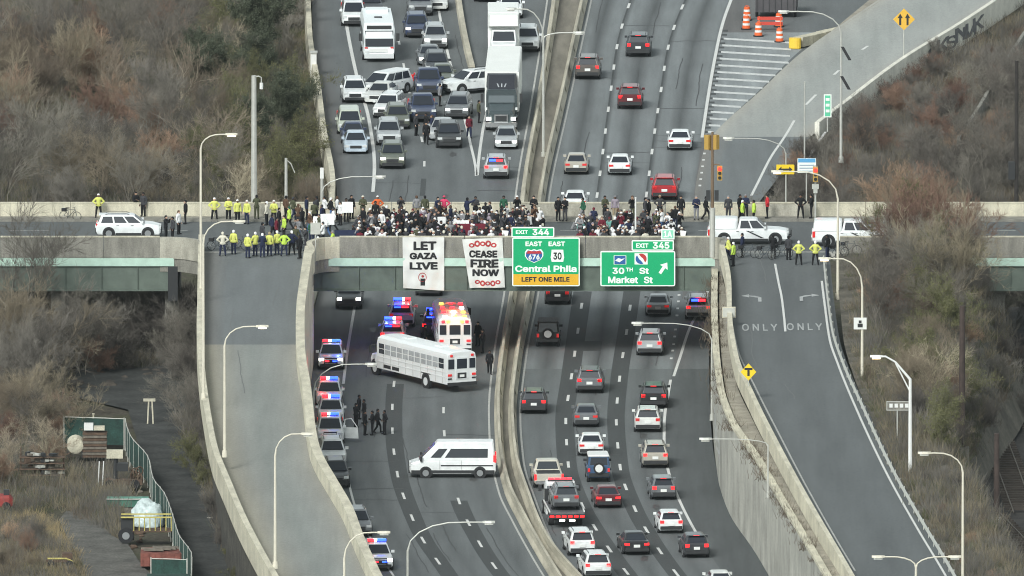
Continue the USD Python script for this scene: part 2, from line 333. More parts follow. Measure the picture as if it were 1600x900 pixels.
paint_run(LL1, ylvl(300), Y1, .26); paint_run(LL1, ylvl(900), ylvl(745), .16); paint_run(LL1, ylvl(600), ylvl(465), .2)
paint_run(LE, ylvl(275), Y1, .2)
V2 = Line([(746,276),(754,206),(768,150),(790,60)])
paint_run(V2, ylvl(274), Y1, .22)
paint_run(LML, Y0, Y1, .14, paint_worn, -.55); paint_run(LMR, Y0, Y1, .14, paint_worn, .45)
# hatched gore beyond the overpass
_y = np.arange(ylvl(215), ylvl(40), 2.0)
_hl, _hr = LC, Line([(1275,60),(1240,88),(1190,138),(1150,175),(1112,213)])
s, uv = strip(lambda y: _hl(y)+.2, _hr, ylvl(213), ylvl(48), .005); obj('gore_surface', s, gore_mat, hw, uv=uv)
hl, hr = Line([(1146,1),(1131,41),(1120,91),(1109,154),(1100,215)]), Line([(1275,60),(1240,88),(1190,138),(1150,175),(1112,213)])
hatch_m = mat('hatch_paint', (.56, .57, .56), .8, var=.3, scale=3)
for k in range(15):
    py = 62+k*10.4; y = ylvl(py)
    xa, xb = float(hl(y))+.25, min(float(hr(y))-.1, float(hl(y))+5.6)
    if xb-xa < .35: continue
    dy = -2.6*(xb-xa)/5.3
    q = np.array([[xa, y, .014], [xb, y+dy, .014], [xb, y+dy+1.15, .014], [xa, y+1.15, .014]])
    obj('hatch_stripe', (q, np.array([[0, 1, 2], [0, 2, 3]])), hatch_m, hw)
for k in range(26):
    y = ylvl(48+k*6.6); x = float(hl(y))
    obj('rumble_block', box(x-.02, x+.42, y-.55, y+.55, .004, .012), patch_mat, hw)

# ---------------------------------------------------------------- median: two low barriers with dirt between
JERSEY = [(-.30, 0), (-.30, .08), (-.13, .34), (-.09, .84), (.09, .84), (.13, .34), (.30, .08), (.30, 0)]
def barrier_thing(path, label, name='median_barrier', prof=JERSEY, seg=12.2, m=barrier_mat, group=None, catg='barrier', pname='barrier_section'):
    t = thing(name, label, catg, group=group)
    d = np.concatenate([[0], np.cumsum(np.linalg.norm(np.diff(path, axis=0), axis=1))])
    n = max(1, round(d[-1]/seg))
    for k in range(n):
        s = np.linspace(d[-1]*k/n+.012, d[-1]*(k+1)/n-.012, 5)
        p = np.stack([np.interp(s, d, path[:, j]) for j in range(3)], 1)
        obj(pname, profile_run(p, prof), m, t)
    return t
ys = np.arange(-170, 200, 3.0)
def on(l, off, z=0.0, ys=ys): return np.stack([l(ys)+off, ys, np.full(len(ys), z)], 1)
barrier_thing(on(LML, .12), 'weathered beige concrete barrier on the inbound side of the median')
barrier_thing(on(LMR, -.12), 'weathered beige concrete barrier on the outbound side of the median')
s, uv = strip(LML, LMR, -170, 198, .03, .38, -.38); struct('median_dirt', s, median_dirt)
GB = Line([(716,0),(722,40),(730,80),(738,112)])
yg = np.arange(ylvl(112), 200, 3.0)
barrier_thing(np.stack([GB(yg), yg, yg*0], 1), 'low concrete divider ending between the stopped traffic lanes', 'divider_barrier', [(-.25, 0), (-.2, .5), (.2, .5), (.25, 0)])

# ---------------------------------------------------------------- left edge wall beyond the overpass
yw = np.arange(YB1+1.0, 200, 3.0)
barrier_thing(np.stack([LWL(yw)-.3, yw, yw*0], 1), 'pale concrete edge wall between thicket and highway beyond the overpass', 'edge_wall', [(-.2, -1.2), (-.2, .95), (.2, .95), (.3, 0), (.3, -1.2)], 9.0, concrete_light, catg='wall', pname='wall_section')
c = P(497, 118)
t = thing('utility_cabinet', 'pale metal roadside cabinet on the edge wall beside the thicket', 'cabinet', (c[0]-.35, c[1], 0))
obj('cabinet_body', cbox((0, 0, .9), (.5, 1.0, 1.8)), galv, t); obj('cabinet_lid', cbox((0, 0, 1.84), (.6, 1.1, .08)), galv, t); obj('door', cbox((0, -.515, .95), (.42, .03, 1.5)), white_metal, t)

# ---------------------------------------------------------------- ramps: surfaces carried by walls
def zr_left(py): return 7.7 - 2.3*np.clip((np.asarray(py, float)-395)/505, -.2, 1.6)
def zr_right(py): return 7.7 - 1.2*np.clip((np.asarray(py, float)-395)/505, -.2, 1.6)
def zr_far(py): return 2.6*np.clip((215-np.asarray(py, float))/215, 0, 1.5)**1.3
def ramp_path(pix, zf, dz=0.0, step=2.0): return smooth_path([P(a, b, float(zf(b))+dz) for a, b in pix], step)
class RL(Line):
    """A line on a ramp, x(y) and z(y)."""
    def __init__(s, pix, zf, dz=0.0):
        p = np.array([P(a, b, float(zf(b))+dz) for a, b in pix]); p = p[np.argsort(p[:, 1])]
        s.y0, s.y1, s.f = p[0, 1], p[-1, 1], PchipInterpolator(p[:, 1], p[:, 0]); s.zf = PchipInterpolator(p[:, 1], p[:, 2])
        s.d0, s.d1 = s.f.derivative()(s.y0), s.f.derivative()(s.y1)
    def z(s, y): return s.zf(np.clip(y, s.y0, s.y1))
    def pt(s, y): return np.array([float(s(y)), y, float(s.z(y))])
RIGHTDARK = 1
# left ramp
LW_L = RL([(314,398),(313,450),(312,520),(316,580),(324,640),(336,700),(356,750),(377,800),(397,840),(419,880),(432,902),(470,970),(520,1050),(580,1130)], zr_left, 1.07)
LW_R = RL([(484,405),(479,440),(474,480),(474,540),(483,600),(495,690),(503,712),(522,745),(550,794),(566,837),(594,897),(630,965),(680,1050),(740,1130)], zr_left, 1.07)
def ramp_strip(name, l, r, ya, yb, m, dz=0.0, dl=0.0, dr=0.0, parent=None):
    ys = np.linspace(ya, yb, max(3, int((yb-ya)/2)+1)); t = np.linspace(0, 1, 7)
    a = np.zeros((len(ys), 7, 3)); xl, xr = l(ys)+dl, r(ys)+dr
    a[..., 0] = xl[:, None]*(1-t)+xr[:, None]*t; a[..., 1] = ys[:, None]; a[..., 2] = (l.z(ys)[:, None]*(1-t)+r.z(ys)[:, None]*t)+dz
    uv = np.stack([np.broadcast_to(t, a.shape[:2]), np.broadcast_to(ys[:, None], a.shape[:2])], -1).reshape(-1, 2)
    return struct(name, up_facing(grid(a)), m, parent, uv=uv)
yl0 = LW_R.y0
ysp = float(P(400, 541, zr_left(541))[1])
ramp_strip('ramp_road', LW_L, LW_R, max(LW_L.y0, LW_R.y0), ysp, ramp_conc, -1.07)
ramp_strip('ramp_road', LW_L, LW_R, ysp, YB0+.4, ramp_asph, -1.07)
for py, xa, xb in ((873, 300+440/3.2, 300+485/3.2), (873, 300+585/3.2, 300+690/3.2)):
    a, b = P(xa, py, zr_left(py)+.01), P(xb, py, zr_left(py)+.01)
    struct('ramp_joint', box(a[0], b[0], a[1]-.1, a[1]+.25, a[2]-.05, a[2]+.012), dark_trim)
def wall_on(line, y0, y1, prof, step=2.0):
    y = np.linspace(y0, y1, max(3, int(abs(y1-y0)/step)+1)); return np.stack([line(y), y, line.z(y)], 1)
WALLP = lambda w, h, inner=1: [(-w/2, -h), (-w/2, 0), (w/2, 0), (w/2, -h)]
def ramp_wall(line, y0, y1, label, thick, depth, m, seg=7.5, off=0.0, group=None):
    p = wall_on(line, y0, y1, None)
    p[:, 0] += off
    return barrier_thing(p, label, 'ramp_wall', WALLP(thick, depth), seg, m, group, 'wall', 'wall_section')
ramp_wall(LW_L, max(LW_L.y0, -225), YB0+2.0, 'outer concrete wall of the curving left ramp above the storage yard', .42, 1.75, concrete_light, 15)
old_stone = mat('old_dark_stone', (.075, .068, .055), .95, var=.5, scale=.9, fine=.4)
_p = wall_on(LW_L, max(LW_L.y0, -225), YB0+1.5, None); _p[:, 0] += 1.0
t = barrier_thing(_p, 'dark weathered stone wall carrying the left ramp', 'support_wall', [(-.3, -9.0), (-.3, -1.3), (.3, -1.3), (.3, -9.0)], 9.0, old_stone, None, 'wall', 'wall_section')
ramp_wall(LW_R, max(LW_R.y0, -225), YB0-4.0, 'inner concrete wall between the left ramp and the parked police cars', .62, 8.6, concrete_light, 15, -.2)
# right ramp: barrier, ledge, retaining wall, road, guard rail, verge
RB_L = RL([(1132,398),(1139,440),(1140,490),(1150,555),(1175,615),(1210,685),(1255,768),(1328,893),(1372,970)], zr_right, 1.0)
RR = RL([(1289,432),(1293,470),(1300,520),(1318,575),(1345,635),(1392,735),(1440,820),(1484,893),(1525,970)], zr_right, 0.35)
ramp_strip('ramp_road', RB_L, RR, max(RB_L.y0, RR.y0), YB0+.4, ramp_asph_dark, 0.0) if False else None
def ramp2(name, ya, yb, m):
    ys = np.linspace(ya, yb, int((yb-ya)/2)+2); t = np.linspace(0, 1, 7)
    a = np.zeros((len(ys), 7, 3)); xl, xr = RB_L(ys), RR(ys)+.5
    z = RB_L.z(ys)-1.0
    a[..., 0] = xl[:, None]*(1-t)+xr[:, None]*t; a[..., 1] = ys[:, None]; a[..., 2] = z[:, None]
    uv = np.stack([np.broadcast_to(t, a.shape[:2]), np.broadcast_to(ys[:, None], a.shape[:2])], -1).reshape(-1, 2)
    struct(name, up_facing(grid(a)), m, uv=uv)
yr0 = max(RB_L.y0, RR.y0)
ramp2('ramp_road', yr0, YB0+.4, ramp_asph_dark)
ramp_wall(RB_L, yr0, YB0-3, 'long concrete barrier on the left side of the right ramp', .34, 1.25, concrete_light, 7.5)
LEDGE = 6.45
W = Line([(1113,452),(1115,540),(1122,605),(1138,655),(1180,718),(1230,803),(1284,893),(1330,970)], LEDGE)
yw = np.linspace(max(W.y0, yr0), YB0-1, 60)
t = thing('retaining_wall', 'tall stained concrete retaining wall beside the outbound shoulder', 'wall')
d = np.stack([W(yw), yw, yw*0], 1)
for k in range(12):
    s = np.linspace(yw[0]+(yw[-1]-yw[0])*k/12+.01, yw[0]+(yw[-1]-yw[0])*(k+1)/12-.01, 6)
    pth = np.stack([W(s), s, s*0], 1)
    obj('wall_panel', profile_run(pth, [(.0, -.8), (.0, LEDGE), (-.5, LEDGE), (-.5, -.8)]), concrete_wall, t)
obj('coping', profile_run(d, [(.08, LEDGE-.02), (.08, LEDGE+.22), (-.38, LEDGE+.22), (-.38, LEDGE-.02)]), concrete_light, t)
graf = mat('faded_graffiti', (.55, .56, .56), .8, var=.3, scale=2)
for py, txt, h in ((705, 'S', 1.5), (722, 'K', 1.6), (738, 'E', 1.6), (757, 'R', 1.5)):
    y = ylvl(py); x = float(W(y)); hd = math.atan2(2, float(W(y+1)-W(y-1)))
    m = text(txt, h); v = m[0]
    obj('faded_graffiti', (np.stack([x-.012-v[:, 2]+v[:, 0]*0, y-v[:, 0]*2.2, v[:, 1]+1.6], 1) + np.stack([(W(y-v[:, 0]*2.2)-x), v[:, 0]*0, v[:, 0]*0], 1), m[1]), graf, t)
ledge_m = mat('ledge_concrete', (.34, .31, .25), .9, var=.3, scale=.7, fine=.2)
ys_ = np.linspace(yr0, YB0-.5, 60); a = np.zeros((60, 3, 3))
a[:, :, 1] = ys_[:, None]; a[:, :, 2] = LEDGE; a[:, 0, 0] = W(ys_)+.2; a[:, 2, 0] = RB_L(ys_); a[:, 1, 0] = (a[:, 0, 0]+a[:, 2, 0])/2
struct('ledge', up_facing(grid(a)), ledge_m)
# verge right of the ramp, down to the rail yard
verge_m = mat('verge_soil', (.125, .112, .088), .95, var=.45, scale=.5, fine=.4)
a = np.zeros((60, 6, 3)); a[:, :, 1] = ys_[:, None]
zz = RB_L.z(ys_)-1.0
def kf(y):
    '''How much wider the bank is near the overpass.'''
    t = np.clip((np.asarray(y, float)-float(P(1380, 690, 6.6)[1]))/(float(P(1300, 470, 7)[1])-float(P(1380, 690, 6.6)[1])), 0, 1); return 1+1.0*t*t*(3-2*t)
for k, (o, dz) in enumerate(((.45, -.02), (1.6, .02), (4.4, -.15), (5.4, -.7), (6.2, -4), (7.2, -7.6))):
    a[:, k, 0] = RR(ys_)+o*kf(ys_); a[:, k, 2] = np.maximum(zz+dz, -1.0 if k == 5 else -.9) + (0.25*(meshkit.fbm(np.stack([ys_*.3, ys_*0+k, ys_*0], -1), 3, 5)-.5) if k in (2, 3, 4) else 0)
struct('verge', up_facing(grid(a)), verge_m, smooth=True)
def on_verge(px, py, dz=0.0): return P(px, py, float(RB_L.z(P(px, py, 6.7)[1]))-1.0+dz)
# guard rail
rail_path = wall_on(RR, yr0, YB0-7, None)
t = thing('guard_rail', 'galvanized guard rail along the right edge of the right ramp', 'guard rail')
rp = rail_path.copy(); rp[:, 2] = RB_L.z(rp[:, 1])-1.0
obj('rail', profile_run(rp, [(0, .42), (.06, .5), (0, .58), (.06, .66), (0, .74), (-.04, .74), (-.04, .42)]), galv, t)
dd = np.concatenate([[0], np.cumsum(np.linalg.norm(np.diff(rp, axis=0), axis=1))])
for s_ in np.arange(1, dd[-1], 3.8):
    q = [np.interp(s_, dd, rp[:, j]) for j in range(3)]; obj('post', cbox((q[0]+.12, q[1], q[2]+.3), (.07, .12, .85)), galv, t)
rw = UsdGeom.Xform.Define(stage, numbered('/World', 'ramp_marking')).GetPrim(); tag(rw, kind='structure')
def zramp(y): return float(RB_L.z(y))-1.0
def ramp_paint(pts, w, name='ramp_line', m=paint_white):
    p = smooth_path([P(a, b, float(zr_right(b))+.012) for a, b in pts], 2.0); p[:, 2] = [zramp(y)+.014 for y in p[:, 1]]
    s = side_of(p); obj(name, up_facing(grid(np.stack([p+s*w/2, p-s*w/2], 1))), m, rw)
ramp_paint([(1284,440),(1289,480),(1296,530),(1310,572),(1338,640),(1385,740),(1434,828),(1476,898),(1510,960)], .16)
ramp_paint([(1211,413),(1216,440),(1222,470),(1227,519)], .16)
ramp_paint([(1137,440),(1140,480),(1152,545),(1180,606),(1215,675),(1262,765),(1336,893)], .12, m=paint_worn)
faded = mat('faded_paint', (.36, .37, .37), .8, var=.3, scale=4)
for px, py, flip in ((1187, 467, -1), (1252, 466, 1)):
    p = P(px, py, float(zr_right(py))); z = zramp(p[1])+.015
    o = np.array([(-.12, -2), (.12, -2), (.12, .1), (.75, .9), (.75, .3), (1.3, 1.1), (.75, 1.9), (.75, 1.3), (.3, 1.1), (-.12, .3)])*[flip, 1.0]
    m = prism(o if flip > 0 else o[::-1], 0, .003); obj('turn_arrow', move(m, (p[0], p[1], z)), faded, rw)
for px, py in ((1187, 513), (1257, 512)):
    p = P(px, py, float(zr_right(py))); z = zramp(p[1])+.014
    m = text('O N L Y', 1.0, .003); v = m[0].copy(); v[:, 0] *= 2.5/np.ptp(v[:, 0]); v[:, 1] = (v[:, 1]-.5)*3.4
    obj('only_lettering', move((v, m[1]), (p[0], p[1], z)), faded, rw)
# far ramp beyond the overpass, climbing away to the right
FL = RL([(1085,330),(1098,240),(1112,214),(1190,140),(1250,84),(1330,28),(1372,0),(1440,-45)], zr_far)
FR = RL([(1175,330),(1222,270),(1262,218),(1330,165),(1400,112),(1500,50),(1575,0),(1640,-45)], zr_far)
yf = ylvl(214)
def far_strip(ya, yb, m):
    ys = np.linspace(ya, yb, 60); t = np.linspace(0, 1, 7)
    a = np.zeros((60, 7, 3)); a[..., 0] = FL(ys)[:, None]*(1-t)+FR(ys)[:, None]*t; a[..., 1] = ys[:, None]; a[..., 2] = (FL.z(ys)+FR.z(ys))[:, None]/2+.006
    uv = np.stack([np.broadcast_to(t, a.shape[:2]), np.broadcast_to(ys[:, None], a.shape[:2])], -1).reshape(-1, 2)
    struct('ramp_road', up_facing(grid(a)), m, uv=uv)
far_strip(yf, 188, far_conc); far_strip(-19, yf, ramp_asph)
def far_z(y): return float(FL.z(y)+FR.z(y))/2+.006
ysd = np.linspace(ylvl(92), 188, 50)
struct('ramp_shoulder', up_facing(grid(np.stack([np.stack([FL(ysd)-np.clip((ysd-ylvl(92))*.05, .02, 2.2), ysd, [far_z(y)-.1 for y in ysd]], 1), np.stack([FL(ysd)+.3, ysd, [far_z(y)+.005 for y in ysd]], 1)], 1))), mat('sandy_shoulder', (.31, .285, .235), .95, var=.25, scale=.6, fine=.2))
struct('ramp_bank', grid(np.stack([np.stack([FL(ysd)-np.clip((ysd-ylvl(92))*.05, .02, 2.2), ysd, [far_z(y)-.1 for y in ysd]], 1), np.stack([FL(ysd)-np.clip((ysd-ylvl(92))*.05, .02, 2.2)-2.5*np.clip((ysd-ylvl(92))/40, .02, 1), ysd, ysd*0-.3], 1)], 1)), mat('dry_grass', (.20, .17, .10), .95, var=.4, scale=1.2, fine=.4))
frw = UsdGeom.Xform.Define(stage, numbered('/World', 'ramp_marking')).GetPrim(); tag(frw, kind='structure')
def far_paint(pts, w, m=paint_white):
    p = smooth_path([P(a, b, float(zr_far(b))) for a, b in pts], 1.5); p[:, 2] = [far_z(y)+.012 for y in p[:, 1]]
    s = side_of(p); obj('ramp_line', up_facing(grid(np.stack([p+s*w/2, p-s*w/2], 1))), m, frw)
far_paint([(1174,306),(1186,282),(1205,245),(1222,220),(1241,188)], .2)
for a, b in (((1259,164),(1275,148)), ((1303,117),(1311,110)), ((1347,78),(1356,72))): far_paint([a, b], .22)
far_paint([(1262,250),(1275,228),(1290,206)], .2)
# parapet on the far ramp, its outside covered in lettering
yp = np.linspace(yf+2, 188, 60); pp = np.stack([FR(yp)+.15, yp, [far_z(y) for y in yp]], 1)
t = barrier_thing(pp, 'pale concrete parapet with black graffiti along the far ramp', 'ramp_parapet', [(-.2, -3.4), (-.2, .85), (.15, .85), (.2, -3.4)], 9.0, mat('whitewashed_concrete', (.70, .68, .60), .85, var=.2, scale=1.3, stretch=(1, .4, .3), fine=.2), catg='wall', pname='wall_section')
bank_y = np.linspace(ylvl(235), 188, 60)
def bank_pt(o, y):
    zf_ = far_z(y)-.95; return zf_*(1-np.clip(o/7.0, 0, 1))+(-.5)*np.clip(o/7.0, 0, 1)
struct('brush_bank', up_facing(grid(np.stack([np.stack([FR(bank_y)+.3+o, bank_y, [bank_pt(o, y) for y in bank_y]], 1) for o in (0, 1.5, 3.2, 5, 7.0, 9)], 1))), gmat, smooth=True)
black_paint = mat('black_paint', (.13, .13, .135), .85, var=.4, scale=2)
for k, (px, py, txt, hh) in enumerate(((1440, 80, 'S', 1.2), (1455, 71, 'K', 1.35), (1470, 63, 'S', 1.2), (1486, 53, 'N', 1.4), (1500, 45, 'M', 1.2), (1515, 36, 'K', 1.3))):
    q = P(px, py, float(zr_far(py))); y = q[1]; x = float(FR(y))+.15
    m = text(txt, hh, .02); v = m[0]; sl = float(FR(y+1)-FR(y-1))/2; v[:, 0] *= 3.1
    obj('graffiti', (np.stack([x+.215+v[:, 2]+v[:, 0]*sl, y+v[:, 0], v[:, 1]*.78+far_z(y)-.62+.1*(k % 2)], 1), m[1]), black_paint, t)

# ---------------------------------------------------------------- overpass
br = thing('overpass_bridge', 'concrete and green steel overpass carrying the crowd across the highway', 'bridge')
BX0, BX1 = -75.0, 75.0
obj('deck_slab', box(BX0, BX1, YB0+.25, YB1-.02, 7.1, DECK), mat('deck_underside', (.46, .45, .41), .9, var=.15, scale=1), br)
deck_m = road_mat('deck_asphalt', [(0, g3(.12)), (1, g3(.13))], .15)
s, uv = strip(BX0, BX1, YB0+.5, YB1-.5, DECK+.006); struct('bridge_road', s, deck_m, uv=uv)
for off in (1.8,): struct('bridge_walkway', box(BX0, BX1, YB1-.42-off, YB1-.42, DECK, DECK+.17), concrete_grey)
for fx in (.36, .64):
    for k in range(-14, 15):
        y = YB0+.5+(YB1-YB0-1)*fx; struct('bridge_line', box(k*5-1.5, k*5+1.5, y-.06, y+.06, DECK+.008, DECK+.014), paint_worn) if k % 2 else None
zp0 = 7.32
def bpx(px): return float(PV(px, 380, YB0)[0])
joints = [bpx(v) for v in (-500, -330, -150, 0, 65, 162, 250)]
def near_panels(js, m=concrete_grey):
    for a, b in zip(js[:-1], js[1:]):
        obj('near_parapet_panel', hexa(np.array([[a+.02, YB0, zp0], [b-.02, YB0, zp0], [b-.02, YB0+.42, zp0], [a+.02, YB0+.42, zp0]]), np.array([[a+.02, YB0+.05, TOP], [b-.02, YB0+.05, TOP], [b-.02, YB0+.33, TOP], [a+.02, YB0+.33, TOP]])), m, br)
        obj('parapet_cap', box(a+.02, b-.02, YB0+.02, YB0+.38, TOP+.002, TOP+.07), concrete_light, br)
near_panels(joints)
near_panels([bpx(v) for v in (530, 622, 726, 820, 915, 1000, 1112)])
near_panels([bpx(v) for v in (1312, 1420, 1530, 1640, 1900, 2100)])
fj = [float(PV(v, 320, YB1)[0]) for v in (-500, -200, 0, 110, 230, 335, 438, 520, 612, 705, 798, 880, 945, 1040, 1110, 1200, 1275, 1352, 1500, 1700, 1900)]
for a, b in zip(fj[:-1], fj[1:]):
    obj('far_parapet_panel', box(a+.02, b-.02, YB1-.36, YB1, 7.2, TOP), concrete_light if (int(a) % 3) else concrete, br)
    obj('parapet_cap', box(a+.02, b-.02, YB1-.4, YB1+.04, TOP+.002, TOP+.07), concrete_light, br)
# curved corners where the ramps leave the bridge
def corner(pts, m=concrete):
    p = smooth_path(pts, .6)
    for k in range(0, len(p)-1, 2):
        q = p[k:k+3]
        if len(q) < 2: break
        obj('corner_parapet_panel', profile_run(q, [(-.2, -1.55), (-.2, 0), (.2, 0), (.2, -1.55)]), m, br)
    obj('corner_fascia', profile_run(p, [(-.12, -2.5), (-.12, -1.56), (.12, -1.56), (.12, -2.5)]), concrete_grey, br)
xl = bpx(250); e = LW_L.pt(YB0-3.5)
corner([[xl, YB0+.2, TOP], [xl+1.3, YB0+.1, TOP], [xl+2.3, YB0-.7, TOP], [e[0], YB0-2.0, TOP], [e[0], YB0-3.6, TOP]])
xr = bpx(530); e = LW_R.pt(YB0-9.5)
corner([[xr, YB0+.2, TOP], [xr-1.0, YB0+.0, TOP], [xr-1.7, YB0-.9, TOP], [xr-2.15, YB0-2.6, TOP], [e[0]+.1, YB0-6, TOP-.05], [e[0]-.2, YB0-9.5, e[2]]], concrete_light)
xq = bpx(1112)
corner([[xq, YB0+.2, TOP], [xq+.55, YB0-.1, TOP], [xq+.85, YB0-1.2, TOP], [float(RB_L(YB0-3.2)), YB0-3.2, TOP-.1]])
# girders
for a, b in ((BX0, bpx(272)), (bpx(262), bpx(318)), (bpx(478), bpx(1118)), (bpx(1440), BX1)):
    if b-a < 4: continue
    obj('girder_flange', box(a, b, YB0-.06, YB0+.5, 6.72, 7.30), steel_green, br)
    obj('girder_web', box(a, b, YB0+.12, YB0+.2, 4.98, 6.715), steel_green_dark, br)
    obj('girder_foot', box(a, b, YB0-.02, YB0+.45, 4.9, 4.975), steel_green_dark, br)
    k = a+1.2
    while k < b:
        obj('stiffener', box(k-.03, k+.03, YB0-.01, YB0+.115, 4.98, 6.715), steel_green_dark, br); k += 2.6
    for yy in (3.6, 7.2, 10.8, 14.4, 18.0): obj('inner_girder', box(a, b, YB0+yy, YB0+yy+.3, 5.6, 7.08), steel_green, br)
# supports
for x in (bpx(470),): obj('abutment', box(x-1.2, x+.35, YB0+.6, YB1-.6, -.8, 5.15), concrete, br); obj('abutment_ledge', box(x-1.2, x+.6, YB0+.3, YB1-.3, -.8, 1.6), concrete_grey, br)
obj('abutment', box(bpx(1116), bpx(1135), YB0+.6, YB1-.6, -.8, 5.15), concrete, br)
ym = (YB0+YB1)/2; xm = float((LML(ym)+LMR(ym))/2)
for yy in (): obj('pier_column', cyl((xm, yy, -.5), (xm, yy, 4.4), .38, n=14), concrete_grey, br)
0 and obj('pier_cap', box(xm-.45, xm+.45, YB0+.9, YB1-.9, 4.4, 5.15), concrete_grey, br)
obj('pier_bracket', box(bpx(270)-.35, bpx(270)+.35, YB0-.05, YB0+.8, 4.2, 6.7), dark_trim, br)
for x in (bpx(268), bpx(90), bpx(1560), bpx(1460)):
    obj('pier_wall', box(x-.5, x+.5, YB0+1.2, YB1-1.2, -.8, 4.88), concrete_grey, br)

# ---------------------------------------------------------------- sealed cracks, seams and oil drips on the carriageways
crack_m = mat('tar_seal', (.045, .046, .047), .7)
ramp_crack_m = mat('ramp_crack_seal', (.135, .14, .14), .8)
oil_m = mat('oil_stain', (.055, .056, .056), .6, var=.3, scale=3)
cg = random.Random(31)
def crack_path(l, y, off, w, n=9, span=3.6, m=crack_m, name='sealed_crack', z=.008):
    t = np.linspace(0, 1, n); p = np.stack([l(np.full(n, y))+off+span*t, y+np.cumsum([cg.uniform(-.28, .28) for _ in t]), np.full(n, z)], 1)
    obj(name, up_facing(grid(np.stack([p+[0, w/2, 0], p-[0, w/2, 0]], 1))), m, hw)
for k in range(22): crack_path(cg.choice([LMR, LA, LB, LE, LD, LL1]), cg.choice([cg.uniform(-150, -45), cg.uniform(-10, 165)]), .1, cg.uniform(.12, .3))
for l in (LMR, LA, LB, LL1, LD, LE):
    for k in range(7):
        y = cg.uniform(-150, 165); n = 14; t = np.linspace(0, 1, n); off = cg.uniform(.8, 2.9); ln = cg.uniform(8, 26)
        p = np.stack([l(y+ln*t)+off+np.cumsum([cg.uniform(-.06, .06) for _ in t]), y+ln*t, np.full(n, .0075)], 1)
        obj('sealed_crack', up_facing(grid(np.stack([p+[.035, 0, 0], p-[.035, 0, 0]], 1))), crack_m, hw)
for k in range(26):
    l = cg.choice([LMR, LA, LB, LE, LD, LL1]); y = cg.uniform(-150, 165); x = float(l(y))+cg.uniform(1.3, 2.2); a = np.linspace(0, 2*math.pi, 12, endpoint=False); r = [cg.uniform(.6, 1.2) for _ in a]
    q = np.stack([x+.28*np.cos(a)*r, y+1.6*np.sin(a)*r, np.full(12, .006)], 1); obj('oil_stain', (np.vstack([q, [[x, y, .006]]]), np.array([[12, i, (i+1) % 12] for i in range(12)])), oil_m, hw)
for k in range(4):
    l = cg.choice([LMR, LA, LB, LE, LD]); y = cg.uniform(-140, 160); ln = cg.uniform(2, 7); s, uv = strip(l, l, y, y+ln, .0065, .5, cg.uniform(1.8, 2.9), 2, ln/2); obj('repair_patch', s, patch_mat, hw, uv=uv)
for line, zf_ in ((LW_L, zr_left), (RB_L, zr_right)):
    for k in range(6):
        y = cg.uniform(-140, -48); x = float(line(y))+cg.uniform(1.4, 5.6); z = float(line.z(y))-(1.07 if line is LW_L else 1.0); n = 12; ln = cg.uniform(6, 20); yy = y+ln*np.linspace(0, 1, n); d = x-float(line(y))
        zz2 = line.z(yy)-(1.07 if line is LW_L else 1.0)
        p = np.stack([line(yy)+d+np.cumsum([cg.uniform(-.08, .08) for _ in yy]), yy, zz2+.012], 1)
        if yy[-1] < YB0-3: tag(obj('ramp_crack', up_facing(grid(np.stack([p+[.03, 0, 0], p-[.03, 0, 0]], 1))), ramp_crack_m), kind='structure')
# ---------------------------------------------------------------- vehicles
glass = mat('vehicle_glass', (.022, .026, .034), .2, spec=.55)
glass_lit = mat('vehicle_glass_pale', (.10, .12, .13), .1)
chrome = mat('chrome', (.6, .6, .6), .25, .9)
tyre_m = mat('tyre', (.02, .02, .022), .9)
rim_m = mat('rim', (.34, .35, .36), .4, .6)
plate_m = mat('plate', (.75, .76, .74), .5)
lamp_off = mat('lamp_clear', (.62, .64, .64), .2)
lamp_on = mat('headlamp_lit', (1, .97, .9), .3, emit=5.0, emit_col=(1, .95, .85))
tail_off = mat('tail_lamp', (.42, .03, .03), .3, emit=.25, emit_col=(1, .012, .012))
tail_on = mat('tail_lamp_lit', (.8, .03, .03), .3, emit=1.5, emit_col=(1, .012, .016))
beacon_red = mat('beacon_red', (.9, .02, .02), .3, emit=5.0, emit_col=(1, .012, .02))
beacon_blue = mat('beacon_blue', (.02, .05, .9), .3, emit=7.0, emit_col=(.012, .04, 1))
beacon_white = mat('beacon_white', (.9, .9, .9), .3, emit=5.0, emit_col=(.85, .92, 1))
beacon_amber = mat('beacon_amber', (1, .5, .05), .3, emit=4.0, emit_col=(1, .4, .05))
PAINT = {'white': (.74, .76, .76), 'silver': (.42, .44, .45), 'beige': (.45, .42, .36), 'grey': (.16, .17, .18), 'dark': (.035, .038, .042), 'black': (.016, .017, .018), 'navy': (.03, .042, .085),
         'maroon': (.10, .016, .02), 'red': (.33, .02, .026), 'blue': (.05, .10, .19), 'palegreen': (.50, .54, .46), 'ice': (.50, .58, .66), 'olive': (.10, .11, .085), 'brown': (.11, .095, .085), 'tan': (.50, .47, .40), 'pearl': (.62, .63, .61)}
paint = {k: mat('paint_' + k, c, .3, .15 if k in ('silver', 'beige', 'grey') else 0.0, coat=.6, var=.13, scale=1.4) for k, c in PAINT.items()}

